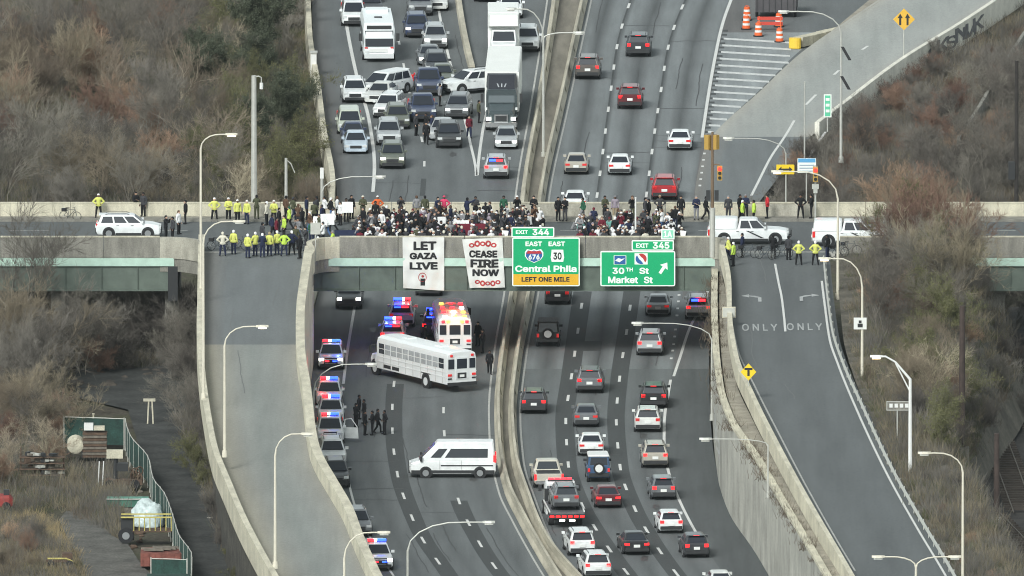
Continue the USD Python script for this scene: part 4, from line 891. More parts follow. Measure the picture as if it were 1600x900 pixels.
# ---------------------------------------------------------------- school buses (x forward)
bus_side = mat('bus_paint', (.70, .72, .72), .4, var=.05, scale=.8)
bus_roof = mat('bus_roof', (.78, .82, .83), .35)
pale_glass = mat('bus_window_pale', (.36, .38, .39), .2, var=.2, scale=1.5)
def school_bus(x, y, z, deg, label, roof_beacon=False):
    t = thing('school_bus', label, 'bus', (x, y, z), math.radians(deg))
    x0, x1, w = -6.9, 3.6, 1.22
    def rr_(x, wv, zt): return [(x, -wv, .62), (x, -wv, zt-.5), (x, -wv*.94, zt-.22), (x, -wv*.66, zt-.05), (x, 0, zt), (x, wv*.66, zt-.05), (x, wv*.94, zt-.22), (x, wv, zt-.5), (x, wv, .62)]
    obj('body', loft([rr_(x0, w-.05, 2.92), rr_(x0+.12, w, 3.0), rr_(x1-.15, w, 3.0), rr_(x1, w-.06, 2.9)]), bus_side, t, 35)
    obj('roof', loft([[(x, y, z+.012) for x, y, z in rr_(xx, w, 3.0)[2:7]] + [(xx, 0, 2.7)] for xx in (x0+.1, x1-.1)]), bus_roof, t)
    obj('hood', loft([ring8(5.05, .6, 1.32, .78), ring8(4.9, .52, 1.48, .9), ring8(3.55, .52, 1.74, 1.04)]), bus_side, t, 30)
    obj('windshield', quad_patch((x1+.01, -1.08, 1.62), (x1+.01, 1.08, 1.62), (x1-.02, 1.0, 2.6), (x1-.02, -1.0, 2.6), .03, .97, .03, .97, .02), glass, t)
    obj('grille', cbox((5.07, 0, .98), (.06, .9, .5)), dark_trim, t); obj('front_bumper', cbox((5.1, 0, .6), (.18, 2.1, .26)), dark_trim, t); obj('rear_bumper', cbox((x0-.08, 0, .62), (.16, 2.35, .24)), dark_trim, t)
    for s in (-1, 1):
        obj('headlight', cbox((5.0, s*.72, 1.1), (.14, .24, .2)), lamp_off, t)
        n = 11
        for k in range(n):
            a = x0+.45+k*(x1-x0-.75)/n; b = a+(x1-x0-.75)/n-.14
            f = obj('side_window', box(a, b, s*w-.02, s*w+.014, 1.72, 2.44), pale_glass if 0 < k < n-1 else glass, t)
            obj('sash', box(a, b, s*w+.01, s*w+.022, 2.06, 2.10), white_metal, f)
        for kx in range(9): obj('panel_seam', box(x0+.6+kx*1.1, x0+.625+kx*1.1, s*(w+.003)-.004, s*(w+.003)+.004, .66, 1.68), concrete_grey, t)
        for z in (1.1, 1.45): obj('rub_rail', box(x0+.05, x1-.1, s*(w+.01)-.012, s*(w+.01)+.012, z, z+.06), bus_side, t)
        for a, b in ((.2, 1.2), (1.45, 2.45)): obj('vent_panel', box(a, b, s*(w+.008)-.008, s*(w+.008)+.008, .74, .98), dark_trim, t)
        for x in (4.25, -3.8):
            wd = .95 if x > 0 else w
            obj('wheel_arch', cyl((x, s*(wd-.2), .55), (x, s*(wd+.016), .55), .62, n=18), dark_trim, t)
            q = obj('wheel', cyl((x, s*(wd-.25), .5), (x, s*(wd+.03), .5), .5, n=20), tyre_m, t); obj('rim', cyl((x, s*wd, .5), (x, s*(wd+.045), .5), .3, n=14), lamp_off, q)
        m_ = obj('mirror', cbox((3.9, s*1.5, 1.95), (.1, .22, .5)), dark_trim, t); obj('mirror_arm', tube([(3.55, s*1.1, 2.3), (3.9, s*1.48, 2.25)], .025, 6), dark_trim, m_)
        obj('taillight', cbox((x0-.02, s*.98, 1.28), (.06, .3, .16)), tail_on if roof_beacon else tail_off, t)
        obj('rear_window', box(x0-.025, x0+.03, s*.86-.24, s*.86+.24, 1.72, 2.42), glass, t)
        obj('warning_lamp', cbox((x0-.02, s*.85, 2.66), (.06, .2, .16)), tail_off, t)
        obj('signal_lamp', cbox((x0-.02, s*.98, 1.02), (.05, .3, .1)), dark_trim, t)
        obj('wheel_guard', box(-4.5, -3.1, s*(w+.012)-.012, s*(w+.012)+.012, 1.06, 1.12), dark_trim, t)
    d = obj('emergency_door', box(x0-.03, x0+.02, -.5, .5, .95, 2.55), bus_side, t); obj('door_window', box(x0-.045, x0-.02, -.4, .4, 1.72, 2.42), glass, d); obj('door_window', box(x0-.045, x0-.02, -.36, .36, 1.02, 1.42), dark_trim, d)
    obj('license_plate', cbox((x0-.05, 0, 1.2), (.03, .36, .18)), plate_m, d)
    for k in (-4.0, .8): obj('roof_hatch', cbox((k, 0, 3.03), (.75, .75, .07)), bus_roof, t)
    if roof_beacon:
        for j in range(4):
            for k in (-.7, 0, .7): obj('beacon', cbox((x0+.35+j*2.3, k, 3.03-.03*abs(k)), (.4, .3, .12)), (beacon_amber, beacon_red, beacon_white, beacon_amber, beacon_red)[(j*2+int(k*4)) % 5], t)
        for k in (-.85, -.5, .5, .85): obj('warning_lamp_lit', cbox((x0-.06, k, 2.68), (.05, .24, .18)), beacon_amber if abs(k) < .6 else beacon_red, t)
        for dx, c, q in ((.2, (1, .35, .05), 160), (4.0, (1, .12, .05), 200)):
            L_ = UsdLux.SphereLight.Define(stage, str(t.GetPath())+'/beacon_light_%d' % int(dx*10)); L_.CreateRadiusAttr(.12); L_.CreateIntensityAttr(q); L_.CreateColorAttr(Gf.Vec3f(*c)); L_.AddTranslateOp().Set(Gf.Vec3d(x0-.7+dx, 0, 3.45))
    return t
def bus_at(px, py, deg):
    b = P(px, py); a = math.radians(deg); return b+np.array([math.cos(a), math.sin(a), 0])*6.95
school_bus(*bus_at(722, 613, 119), 119, 'white school bus standing side-on across the inbound lanes')
school_bus(*bus_at(711, 560, 92.5), 92.5, 'white school bus seen from behind, lit red by police lamps', True)

# ---------------------------------------------------------------- shuttle bus facing us in the jam
t = thing('shuttle_bus', 'white shuttle bus facing us behind the white minivan', 'bus', P(590, 86), road_heading(*P(590, 86)[:2])+math.pi)
obj('body', loft([ring8(4.6, .5, 2.2, 1.12), ring8(4.4, .4, 3.0, 1.22), ring8(4.0, .35, 3.15, 1.25), ring8(-4.4, .35, 3.15, 1.25), ring8(-4.6, .45, 3.0, 1.2)]), bus_roof, t, 30)
obj('windshield', quad_patch((4.60, -1.12, 1.22), (4.60, 1.12, 1.22), (4.48, 1.14, 2.5), (4.48, -1.14, 2.5), .02, .98, .02, .98, .06), glass, t)
obj('destination_sign', cbox((4.46, 0, 2.74), (.2, 1.9, .26)), dark_trim, t); obj('front_bumper', cbox((4.62, 0, .5), (.2, 2.3, .35)), lamp_off, t); obj('grille', cbox((4.6, 0, .95), (.12, 1.5, .3)), white_metal, t)
for s in (-1, 1):
    obj('headlight', cbox((4.58, s*.92, .85), (.16, .32, .2)), lamp_on if s > 0 else lamp_off, t); obj('mirror', cbox((4.75, s*1.45, 2.0), (.14, .26, .6)), dark_trim, t); obj('marker_lamp', cbox((4.6, s*1.0, 1.15), (.1, .24, .1)), tail_off, t)
    for k in range(6): obj('side_window', box(-3.9+k*1.28, -2.75+k*1.28, s*1.25-.02, s*1.25+.014, 1.5, 2.45), glass, t)
    for x in (2.9, -2.6):
        q = obj('wheel', cyl((x, s*.95, .5), (x, s*1.275, .5), .5, n=18), tyre_m, t); obj('rim', cyl((x, s*1.2, .5), (x, s*1.29, .5), .3), rim_m, q)
obj('roof_hatch', cbox((1.6, 0, 3.17), (.6, .6, .08)), dark_trim, t); obj('roof_unit', cbox((-2.4, 0, 3.25), (1.9, 1.7, .24)), bus_roof, t); obj('roof_vent', cbox((-4.0, 0, 3.2), (.4, 1.4, .12)), dark_trim, t)

# ---------------------------------------------------------------- truck with dark cab and white trailer, and a white box truck behind it
cab_m = mat('truck_cab_paint', (.045, .06, .065), .35, coat=.4)
trailer_m = mat('trailer_white', (.80, .81, .78), .45, var=.03, scale=.6)
pw = P(783, 206); h_ = road_heading(pw[0], pw[1]) + math.radians(-1.0)
t = thing('semi_truck', 'dark cab truck with long white trailer facing us in the jam', 'truck', pw, h_+math.pi)   # origin at the nose
obj('trailer', loft([[(x, -1.3, 1.0), (x, -1.3, 4.02), (x, -1.22, 4.1), (x, 1.22, 4.1), (x, 1.3, 4.02), (x, 1.3, 1.0)] for x in (-20.0, -4.4)]), trailer_m, t)
obj('trailer_skirt', box(-17, -9, -1.22, 1.22, .45, 1.0), trailer_m, t)
for k in range(10): obj('side_rib', box(-19.8+k*1.65, -19.74+k*1.65, -1.315, 1.315, 1.02, 4.0), trailer_m, t)
obj('cab', loft([ring8(-2.2, .7, 2.95, 1.18), ring8(-4.0, .7, 3.1, 1.2)]), cab_m, t)
obj('hood', loft([ring8(-.05, .6, 1.35, .72), ring8(-.3, .55, 1.6, .92), ring8(-2.3, .6, 1.95, 1.05)]), cab_m, t, 30)
obj('windshield', quad_patch((-2.18, -1.05, 1.95), (-2.18, 1.05, 1.95), (-2.3, 1.0, 2.8), (-2.3, -1.0, 2.8), .02, .98, .02, .98, .06), glass_lit, t)
obj('roof_fairing', loft([[(-2.3, -1.0, 2.85), (-2.3, 1.0, 2.85), (-4.05, 1.2, 2.95), (-4.05, -1.2, 2.95)], [(-3.0, -.98, 3.5), (-3.0, .98, 3.5), (-4.08, 1.16, 3.6), (-4.08, -1.16, 3.6)], [(-3.7, -.95, 3.95), (-3.7, .95, 3.95), (-4.1, 1.1, 4.0), (-4.1, -1.1, 4.0)]]), mat('fairing', (.03, .032, .04), .3), t)
obj('fairing_emblem', cat([hexa(np.array([(-2.62, k-.05, 3.12), (-2.55, k-.05, 3.12), (-2.55, k+.05, 3.12), (-2.62, k+.05, 3.12)]), np.array([(-2.86, k*1.5-.05, 3.36), (-2.79, k*1.5-.05, 3.36), (-2.79, k*1.5+.05, 3.36), (-2.86, k*1.5+.05, 3.36)])) for k in (-.22, 0, .22)]), mat('emblem_grey', (.3, .32, .34), .5), t)
obj('grille', cbox((-.02, 0, 1.02), (.1, 1.05, .6)), chrome, t); obj('grille_mesh', cbox((.035, 0, 1.02), (.02, .85, .4)), dark_trim, t); obj('front_bumper', cbox((.05, 0, .55), (.3, 2.35, .34)), chrome, t)
for s in (-1, 1):
    obj('headlight', cbox((-.1, s*.95, .98), (.25, .34, .25)), lamp_on, t); obj('mirror', cbox((-2.0, s*1.48, 2.35), (.12, .22, .7)), dark_trim, t); obj('fender_mirror', cbox((-.5, s*1.15, 1.72), (.1, .16, .2)), lamp_off, t)
    for x in (-1.15, -5.2, -6.5, -17.6, -18.9):
        q = obj('wheel', cyl((x, s*.85, .5), (x, s*1.2, .5), .5, n=18), tyre_m, t); obj('rim', cyl((x, s*1.15, .5), (x, s*1.215, .5), .3), rim_m, q)
    obj('fender', box(-1.75, -.5, s*1.0-.2, s*1.0+.22, 1.04, 1.12), cab_m, t)
obj('chassis', box(-7, -.3, -.45, .45, .55, .95), dark_trim, t)
pw = P(787, 98); h_ = road_heading(pw[0], pw[1])
t = thing('box_truck', 'white box truck behind the long white trailer', 'truck', pw, h_+math.pi)
obj('cargo_box', loft([[(x, -1.22, 1.0), (x, -1.22, 3.62), (x, -1.15, 3.7), (x, 1.15, 3.7), (x, 1.22, 3.62), (x, 1.22, 1.0)] for x in (-8.5, -1.9)]), trailer_m, t)
obj('overhang', loft([[(-1.9, -1.2, 2.55), (-1.9, 1.2, 2.55), (-1.9, 1.2, 3.68), (-1.9, -1.2, 3.68)], [(-.95, -1.1, 2.75), (-.95, 1.1, 2.75), (-1.0, 1.1, 3.6), (-1.0, -1.1, 3.6)]]), trailer_m, t)
obj('cab', loft([ring8(.02, .5, 1.2, .9), ring8(-.15, .45, 1.4, 1.0), ring8(-.8, .45, 1.55, 1.05), ring8(-1.3, .45, 2.4, .98), ring8(-1.95, .45, 2.45, 1.0)]), paint['white'], t, 30)
obj('windshield', quad_patch((-.82, -.9, 1.57), (-.82, .9, 1.57), (-1.28, .8, 2.32), (-1.28, -.8, 2.32), .02, .98, .04, .94, .04), glass, t)
obj('grille', cbox((.02, 0, .95), (.08, 1.1, .3)), dark_trim, t)
for s in (-1, 1):
    obj('headlight', cbox((-.02, s*.75, 1.0), (.14, .3, .18)), lamp_off, t)
    for x in (-.8, -6.0): q = obj('wheel', cyl((x, s*.8, .42), (x, s*1.06, .42), .42, n=18), tyre_m, t); obj('rim', cyl((x, s*1.0, .42), (x, s*1.07, .42), .25), rim_m, q)

# ---------------------------------------------------------------- tow truck with a grey suv on its bed
pw = P(886, 826); h_ = road_heading(pw[0], pw[1])
t = thing('tow_truck', 'white flatbed tow truck with red lamps in the lane beside the median', 'tow truck', pw, h_)  # origin at the tail
obj('flatbed', box(-.0, 5.9, -1.22, 1.22, 1.0, 1.14), mat('flatbed_steel', (.16, .16, .17), .5, .4, var=.2), t)
obj('chassis', box(.3, 8.0, -.42, .42, .55, .995), dark_trim, t); obj('headboard', box(5.75, 5.88, -1.15, 1.15, 1.14, 2.0), dark_trim, t)
obj('cab', loft([ring8(6.1, .6, 2.3, 1.05), ring8(6.25, .55, 2.42, 1.1), ring8(7.2, .55, 2.42, 1.08), ring8(7.6, .55, 1.6, 1.05), ring8(8.5, .55, 1.45, .98), ring8(8.6, .6, 1.2, .9)]), paint['white'], t, 30)
obj('rear_window', box(6.07, 6.12, -.75, .75, 1.6, 2.15), glass, t)
b_ = obj('light_bar', cbox((6.5, 0, 2.48), (.35, 1.7, .08)), dark_trim, t)
for k in range(4): obj('beacon', cbox((6.5, -.63+k*.42, 2.57), (.3, .36, .14)), beacon_red, b_)
obj('tail_panel', box(-.08, -.0, -1.22, 1.22, .72, .98), dark_trim, t)
for k in range(6): obj('taillight', cbox((-.1, -1.05+k*.42, .86), (.05, .3, .14)), tail_on, t)
for k in (-.25, .25): obj('work_lamp', cbox((-.1, k*1.4, .58), (.06, .4, .1)), lamp_on, t)
for s in (-1, 1):
    obj('side_rail', box(.0, 5.75, s*1.2-.04, s*1.2+.04, 1.145, 1.24), white_metal, t); obj('mirror', cbox((7.3, s*1.35, 1.85), (.12, .24, .45)), dark_trim, t); obj('tool_box', box(3.6, 5.2, s*1.0-.2, s*1.0+.2, .5, .94), paint['white'], t)
    for x in (1.9, 7.7): q = obj('wheel', cyl((x, s*.8, .46), (x, s*1.16, .46), .46, n=18), tyre_m, t); obj('rim', cyl((x, s*1.1, .46), (x, s*1.175, .46), .27), rim_m, q)
c_, s_ = math.cos(h_), math.sin(h_)
vehicle('suv', 'grey', (pw[0]+c_*3.0, pw[1]+s_*3.0, 1.145), h_, 'grey suv carried on the bed of the tow truck')
# ---------------------------------------------------------------- people
ICO, ICO0 = np.array(trimesh.creation.icosphere(1).vertices), np.array(trimesh.creation.icosphere(0).vertices)
def bone(p, q, r0, r1, s=ICO): return m3.Manifold.hull_points(np.vstack([s*r0+np.asarray(p), s*r1+np.asarray(q)]))
def union(ms): return m3.Manifold.batch_boolean(ms, m3.OpType.Add)
POSES = {}
def J(**k):
    d = dict(pel=(0, 0, .95), chest=(.0, 0, 1.32), neck=(.0, 0, 1.46), head=(.03, 0, 1.62), hipL=(0, .09, .92), hipR=(0, -.09, .92), knL=(.03, .11, .50), knR=(.03, -.11, .50), anL=(0, .12, .09), anR=(0, -.12, .09),
             shL=(0, .185, 1.40), shR=(0, -.185, 1.40), elL=(-.03, .25, 1.12), elR=(-.03, -.25, 1.12), wrL=(.08, .25, .88), wrR=(.08, -.25, .88), hdL=(.3, 0, -1), hdR=(.3, 0, -1))
    d.update(k); return d
def lower(d, dz, keys): return {k: (d[k][0], d[k][1], d[k][2]+dz) for k in keys}
UPK = ('pel', 'chest', 'neck', 'head', 'shL', 'shR', 'elL', 'elR', 'wrL', 'wrR', 'hipL', 'hipR')
POSES['stand'] = J()
POSES['folded'] = J(elL=(.08, .26, 1.14), elR=(.08, -.26, 1.14), wrL=(.24, .02, 1.18), wrR=(.25, -.02, 1.12), hdL=(.1, -1, .1), hdR=(.1, 1, .1))
POSES['hips'] = J(elL=(-.06, .40, 1.18), elR=(-.06, -.40, 1.18), wrL=(.06, .20, 1.02), wrR=(.06, -.20, 1.02), hdL=(.6, -.5, -.4), hdR=(.6, .5, -.4), anL=(0, .2, .09), anR=(0, -.2, .09), knL=(.02, .16, .5), knR=(.02, -.16, .5))
POSES['photo'] = J(elL=(.16, .24, 1.22), elR=(.16, -.24, 1.22), wrL=(.32, .07, 1.50), wrR=(.32, -.07, 1.50), hdL=(.3, -.3, 1), hdR=(.3, .3, 1))
POSES['walk'] = J(knL=(.22, .1, .53), anL=(.25, .1, .13), knR=(-.05, -.1, .50), anR=(-.30, -.1, .15), elL=(-.16, .24, 1.14), wrL=(-.12, .24, .90), elR=(.06, -.24, 1.12), wrR=(.22, -.22, .96))
POSES['point'] = J(elR=(.22, -.30, 1.46), wrR=(.46, -.36, 1.60), hdR=(1, -.2, .5))
_s = lower(POSES['stand'], -.80, UPK)
POSES['sit'] = J(**{**_s, 'knL': (.30, .30, .22), 'knR': (.30, -.30, .22), 'anL': (.32, -.02, .08), 'anR': (.40, .02, .08), 'elL': (.08, .28, .34), 'elR': (.08, -.28, .34), 'wrL': (.28, .18, .28), 'wrR': (.28, -.18, .28), 'hdL': (1, -.2, -.3), 'hdR': (1, .2, -.3)})
POSES['sitknees'] = J(**{**_s, 'knL': (.34, .12, .48), 'knR': (.34, -.12, .48), 'anL': (.55, .12, .08), 'anR': (.55, -.12, .08), 'elL': (.12, .26, .36), 'elR': (.12, -.26, .36), 'wrL': (.34, .10, .42), 'wrR': (.34, -.10, .42), 'hdL': (.6, -1, -.1), 'hdR': (.6, 1, -.1)})
_k = lower(POSES['stand'], -.45, UPK)
POSES['kneel'] = J(**{**_k, 'knL': (.22, .12, .10), 'knR': (.22, -.12, .10), 'anL': (-.20, .12, .08), 'anR': (-.20, -.12, .08), 'elL': (.14, .26, .72), 'elR': (.14, -.26, .72), 'wrL': (.32, .12, .62), 'wrR': (.32, -.12, .62), 'hdL': (1, -.3, 0), 'hdR': (1, .3, 0)})
def build_pose(d):
    A = {k: np.array(v, float) for k, v in d.items()}
    legs = lambda g: [x for s in 'LR' for x in (bone(A['hip'+s], A['kn'+s], .088+g, .06+g), bone(A['kn'+s], A['an'+s], .06+g, .042+g))]
    torso = lambda g: [bone(A['hipL'], A['hipR'], .10+g, .10+g), bone(A['pel'], A['chest'], .12+g, .13+g), bone(A['shL']*.72+A['chest']*.28, A['shR']*.72+A['chest']*.28, .10+g, .10+g), bone(A['chest'], A['neck'], .13+g, .07+g)]
    arms = lambda g, end=1.0: [x for s in 'LR' for x in (bone(A['sh'+s], A['el'+s], .056+g, .045+g), bone(A['el'+s], A['el'+s]+(A['wr'+s]-A['el'+s])*end, .045+g, .032+g))]
    ms = legs(0)+torso(0)+arms(0)
    h = A['head']; ms += [bone(A['neck'], h+[0, 0, -.06], .055, .055), bone(h+[-.015, 0, .035], h+[.02, 0, -.055], .092, .068), bone(h+[.098, 0, .0], h+[.106, 0, -.02], .012, .018, ICO0), bone(h+[.085, .02, -.058], h+[.085, -.02, -.058], .012, .012, ICO0)]
    for sy in (-1, 1): ms += [bone(h+[0, sy*.088, .0], h+[-.005, sy*.092, -.03], .016, .013, ICO0), bone(h+[.082, sy*.033, .012], h+[.084, sy*.033, .012], .012, .012, ICO0)]
    for s, sy in (('L', 1), ('R', -1)):
        w = A['wr'+s]; f = A['hd'+s]/np.linalg.norm(A['hd'+s]); side = np.cross(f, [0, 0, 1.0] if abs(f[2]) < .8 else [1.0, 0, 0]); side /= np.linalg.norm(side); nrm = np.cross(side, f)
        palm = w+f*.085
        ms.append(m3.Manifold.hull_points(np.vstack([ICO0*.022+w, ICO0*.018+palm+side*.03, ICO0*.018+palm-side*.03])))
        for k in range(4):
            b = palm+side*(.033-.022*k); ln = (.070, .082, .078, .060)[k]; mid = b+f*ln*.5+nrm*.006; ms += [bone(b-f*.02, mid, .010, .009, ICO0), bone(mid, mid+f*ln*.42+nrm*.02, .009, .008, ICO0)]
        tb = w+f*.03+side*.026*1; ms.append(bone(tb, tb+f*.045+side*.035, .011, .009, ICO0))
    body = union(ms)
    legm = union(legs(.016)+[bone(A['hipL'], A['hipR'], .112, .112)])
    hem = [bone(A['pel']+[0, .05, .0], A['pel']+[0, -.05, .0], .135, .135)]
    jack = union([x for x in torso(.026)]+arms(.02, .93)+hem)
    hat = m3.Manifold.hull_points(np.vstack([ICO*.104+h+[-.022, 0, .045], ICO*.09+h+[-.045, 0, -.02]]))
    hair = hat.trim_by_plane([-.55, 0, .83], float(np.dot([-.55, 0, .83], h+[.0, 0, .012])))
    shoes = union([bone(A['an'+s]+[-.03, 0, -.045], A['an'+s]+[.14, sy*.02, -.05], .048, .042) for s, sy in (('L', 1), ('R', -1))])
    scarf = union([bone(A['neck']+[.03, .05, -.03], A['neck']+[.03, -.05, -.03], .085, .085)])
    g = lambda m, sm=50: arr(m, sm)
    return dict(body=g(body), jacket=g(jack), trousers=g(legm), hair=g(hair), shoes=g(shoes), scarf=g(scarf))
BUILT = {k: build_pose(v) for k, v in POSES.items()}
CL = {'black': (.016, .016, .018), 'charcoal': (.05, .05, .055), 'navy': (.022, .028, .06), 'white': (.72, .72, .72), 'grey': (.22, .22, .23), 'olive': (.07, .075, .045), 'maroon': (.13, .018, .03), 'tan': (.30, .24, .16),
      'red': (.5, .03, .04), 'pink': (.62, .06, .14), 'orange': (.62, .13, .04), 'yellow': (.60, .62, .16), 'lime': (.48, .66, .10), 'green': (.03, .10, .06), 'teal': (.15, .34, .30), 'blue': (.08, .14, .28), 'mauve': (.28, .24, .28), 'brown': (.10, .06, .04), 'cream': (.60, .57, .48)}
cloth = {k: mat('cloth_' + k, v, .9, spec=.2) for k, v in CL.items()}
skins = [mat('skin_%s' % n, c, .55) for n, c in (('light', (.55, .36, .27)), ('tan', (.36, .22, .15)), ('brown', (.19, .105, .07)), ('dark', (.10, .055, .038)))]
def person(px, py, jacket, trousers, label, pose='stand', face=-90, hat='black', z=0.0, group=None, scarf=None, scale=1.0, at=None):
    p = P(px, py, z) if at is None else at
    t = thing('person', label, 'person', p, math.radians(face), group)
    if scale != 1.0: UsdGeom.Xformable(t).AddScaleOp().Set(Gf.Vec3f(scale, scale, scale))
    B = BUILT[pose]; r = str(t.GetPath())
    put(r+'/body', B['body'], rng.choice(skins)); put(r+'/jacket', B['jacket'], cloth[jacket]); put(r+'/trousers', B['trousers'], cloth[trousers])
    put(r+('/hair' if hat in ('black', 'brown', 'charcoal') else '/hat'), B['hair'], cloth[hat]); put(r+'/shoes', B['shoes'], cloth['black'])
    if scarf: put(r+'/scarf', B['scarf'], cloth[scarf])
    return t
ZS, ZD = DECK+.17, DECK+.008
# officers in yellow vests and others on the left end of the overpass
GO = 'officers in yellow vests on the left part of the overpass'
for px, py, j, tr, pose, face, hat, lab in [
 (154, 340, 'yellow', 'black', 'hips', -90, 'white', 'officer in yellow vest alone by the far parapet near the left edge'),
 (212, 337, 'black', 'charcoal', 'folded', -60, 'black', 'person in black standing left in the pair behind the police suv'),
 (224, 338, 'charcoal', 'black', 'stand', -120, 'black', 'person in dark grey standing right in the pair behind the police suv'),
 (290, 350, 'black', 'black', 'stand', 180, 'black', 'lone person in black beside the far parapet left of the lamp post'),
 (279, 366, 'white', 'black', 'stand', -30, 'brown', 'person in white shirt in front of the police suv'),
 (259, 374, 'black', 'black', 'photo', -20, 'black', 'person in black at the nose of the police suv'),
 (270, 376, 'charcoal', 'black', 'stand', 200, 'black', 'person in dark clothes between the police suv and the ramp wall'),
 (335, 346, 'yellow', 'black', 'hips', -90, 'white', 'officer in yellow vest just right of the tall lamp post'),
 (357, 346, 'yellow', 'black', 'folded', -90, 'white', 'officer in yellow vest second right of the tall lamp post'),
 (386, 350, 'yellow', 'navy', 'stand', -120, 'white', 'officer in yellow vest left of the tall white pole'),
 (401, 342, 'olive', 'olive', 'photo', 90, 'black', 'tall person in olive standing under the tall white pole'),
 (417, 352, 'cream', 'black', 'stand', 160, 'white', 'officer in pale vest with dark trousers right of the tall white pole'),
 (348, 400, 'cream', 'navy', 'hips', 90, 'cream', 'officer in pale vest standing alone at the head of the left ramp'),
 (387, 403, 'yellow', 'navy', 'stand', 60, 'white', 'leftmost officer of the close pair at the ramp head'),
 (399, 400, 'yellow', 'navy', 'folded', 120, 'white', 'right officer of the close pair at the ramp head'),
 (421, 400, 'yellow', 'navy', 'stand', 80, 'tan', 'officer in yellow vest with bare head at the ramp head'),
 (444, 400, 'lime', 'navy', 'hips', 100, 'black', 'officer in lime vest rightmost at the ramp head'),
 (444, 374, 'lime', 'black', 'stand', -160, 'black', 'person in lime vest behind the officers at the ramp head'),
 (452, 360, 'lime', 'black', 'walk', 160, 'green', 'person in bright lime jacket at the left edge of the crowd'),
 (432, 377, 'maroon', 'navy', 'stand', 0, 'black', 'person in maroon standing among the officers'),
 (410, 385, 'charcoal', 'blue', 'stand', 30, 'black', 'person in charcoal jacket and jeans behind the officers'),
 (469, 404, 'black', 'black', 'stand', 150, 'black', 'person in black standing where the ramp meets the curved parapet'),
 (478, 392, 'charcoal', 'charcoal', 'photo', 180, 'black', 'person in charcoal raising hands beside the curved parapet'),
 (365, 397, 'yellow', 'navy', 'stand', 70, 'white', 'officer in yellow vest between the lone one and the close pair'),
 (410, 402, 'navy', 'navy', 'folded', 90, 'white', 'officer in navy with white helmet at the ramp head'),
 (433, 398, 'yellow', 'navy', 'stand', 120, 'white', 'officer in yellow vest beside the lime vest at the ramp head'),
 (456, 398, 'navy', 'black', 'hips', 110, 'white', 'officer in navy with white helmet rightmost at the ramp head'),
 (371, 349, 'yellow', 'black', 'stand', -70, 'white', 'officer in yellow vest third right of the tall lamp post'),
 (428, 350, 'yellow', 'black', 'folded', -90, 'white', 'officer in yellow vest at the left end of the onlookers'),
 (436, 362, 'black', 'black', 'stand', 0, 'black', 'person in black behind the officers near the onlookers'),
 (425, 372, 'navy', 'black', 'walk', 10, 'black', 'person in navy walking behind the bicycles'),
 (462, 390, 'olive', 'black', 'stand', -90, 'brown', 'person in olive left of the curved parapet'),
 (497, 390, 'yellow', 'black', 'sit', 170, 'white', 'officer in yellow vest behind the curved parapet'),
 (520, 388, 'lime', 'black', 'kneel', 170, 'grey', 'officer in lime vest bent down at the end of the curved parapet')]:
    person(px, py, j, tr, lab, pose, face, hat, ZS if py < 344 else ZD, GO if 'officer' in lab else None)
# photographers and onlookers at the left edge of the crowd
taken = set()
def fresh(make):
    """Draws a look until its wording is not taken yet."""
    for _ in range(400):
        w, look = make()
        if w not in taken: break
    taken.add(w); return w, look
HATW = {'black': 'dark hair', 'brown': 'brown hair', 'charcoal': 'dark cap', 'white': 'white hat', 'cream': 'cream hat', 'grey': 'grey hat', 'mauve': 'mauve hat', 'maroon': 'maroon hat'}
COLW = {'charcoal': 'dark grey', 'cream': 'cream', 'tan': 'tan'}
for px, py in ((447, 343), (458, 345), (466, 356), (472, 362), (479, 344), (484, 368), (491, 352), (495, 344), (503, 357), (507, 344), (511, 372), (517, 346), (521, 362), (466, 378), (487, 382), (505, 384), (527, 344), (532, 352), (499, 372)):
    def make():
        j, tr = rng.choice(['green', 'black', 'white', 'grey', 'navy', 'brown', 'white', 'black', 'olive', 'charcoal']), rng.choice(['black', 'blue', 'charcoal', 'navy', 'black'])
        h, ps = rng.choice(['black', 'brown', 'charcoal', 'white']), rng.choice(['stand', 'photo', 'folded', 'walk'])
        w = 'onlooker in %s jacket with %s %s %s' % (COLW.get(j, j), HATW[h], {'stand': 'standing', 'photo': 'raising camera', 'folded': 'arms folded', 'walk': 'walking'}[ps], 'by the far parapet' if py < 347 else 'amid the knot left of the crowd' if py < 365 else 'near the curved parapet')
        return w, (j, tr, h, ps)
    w, (j, tr, h, ps) = fresh(make)
    person(px, py, j, tr, w, ps, rng.uniform(-180, 180), h, ZS if py < 347 else ZD, 'onlookers at the left edge of the crowd')
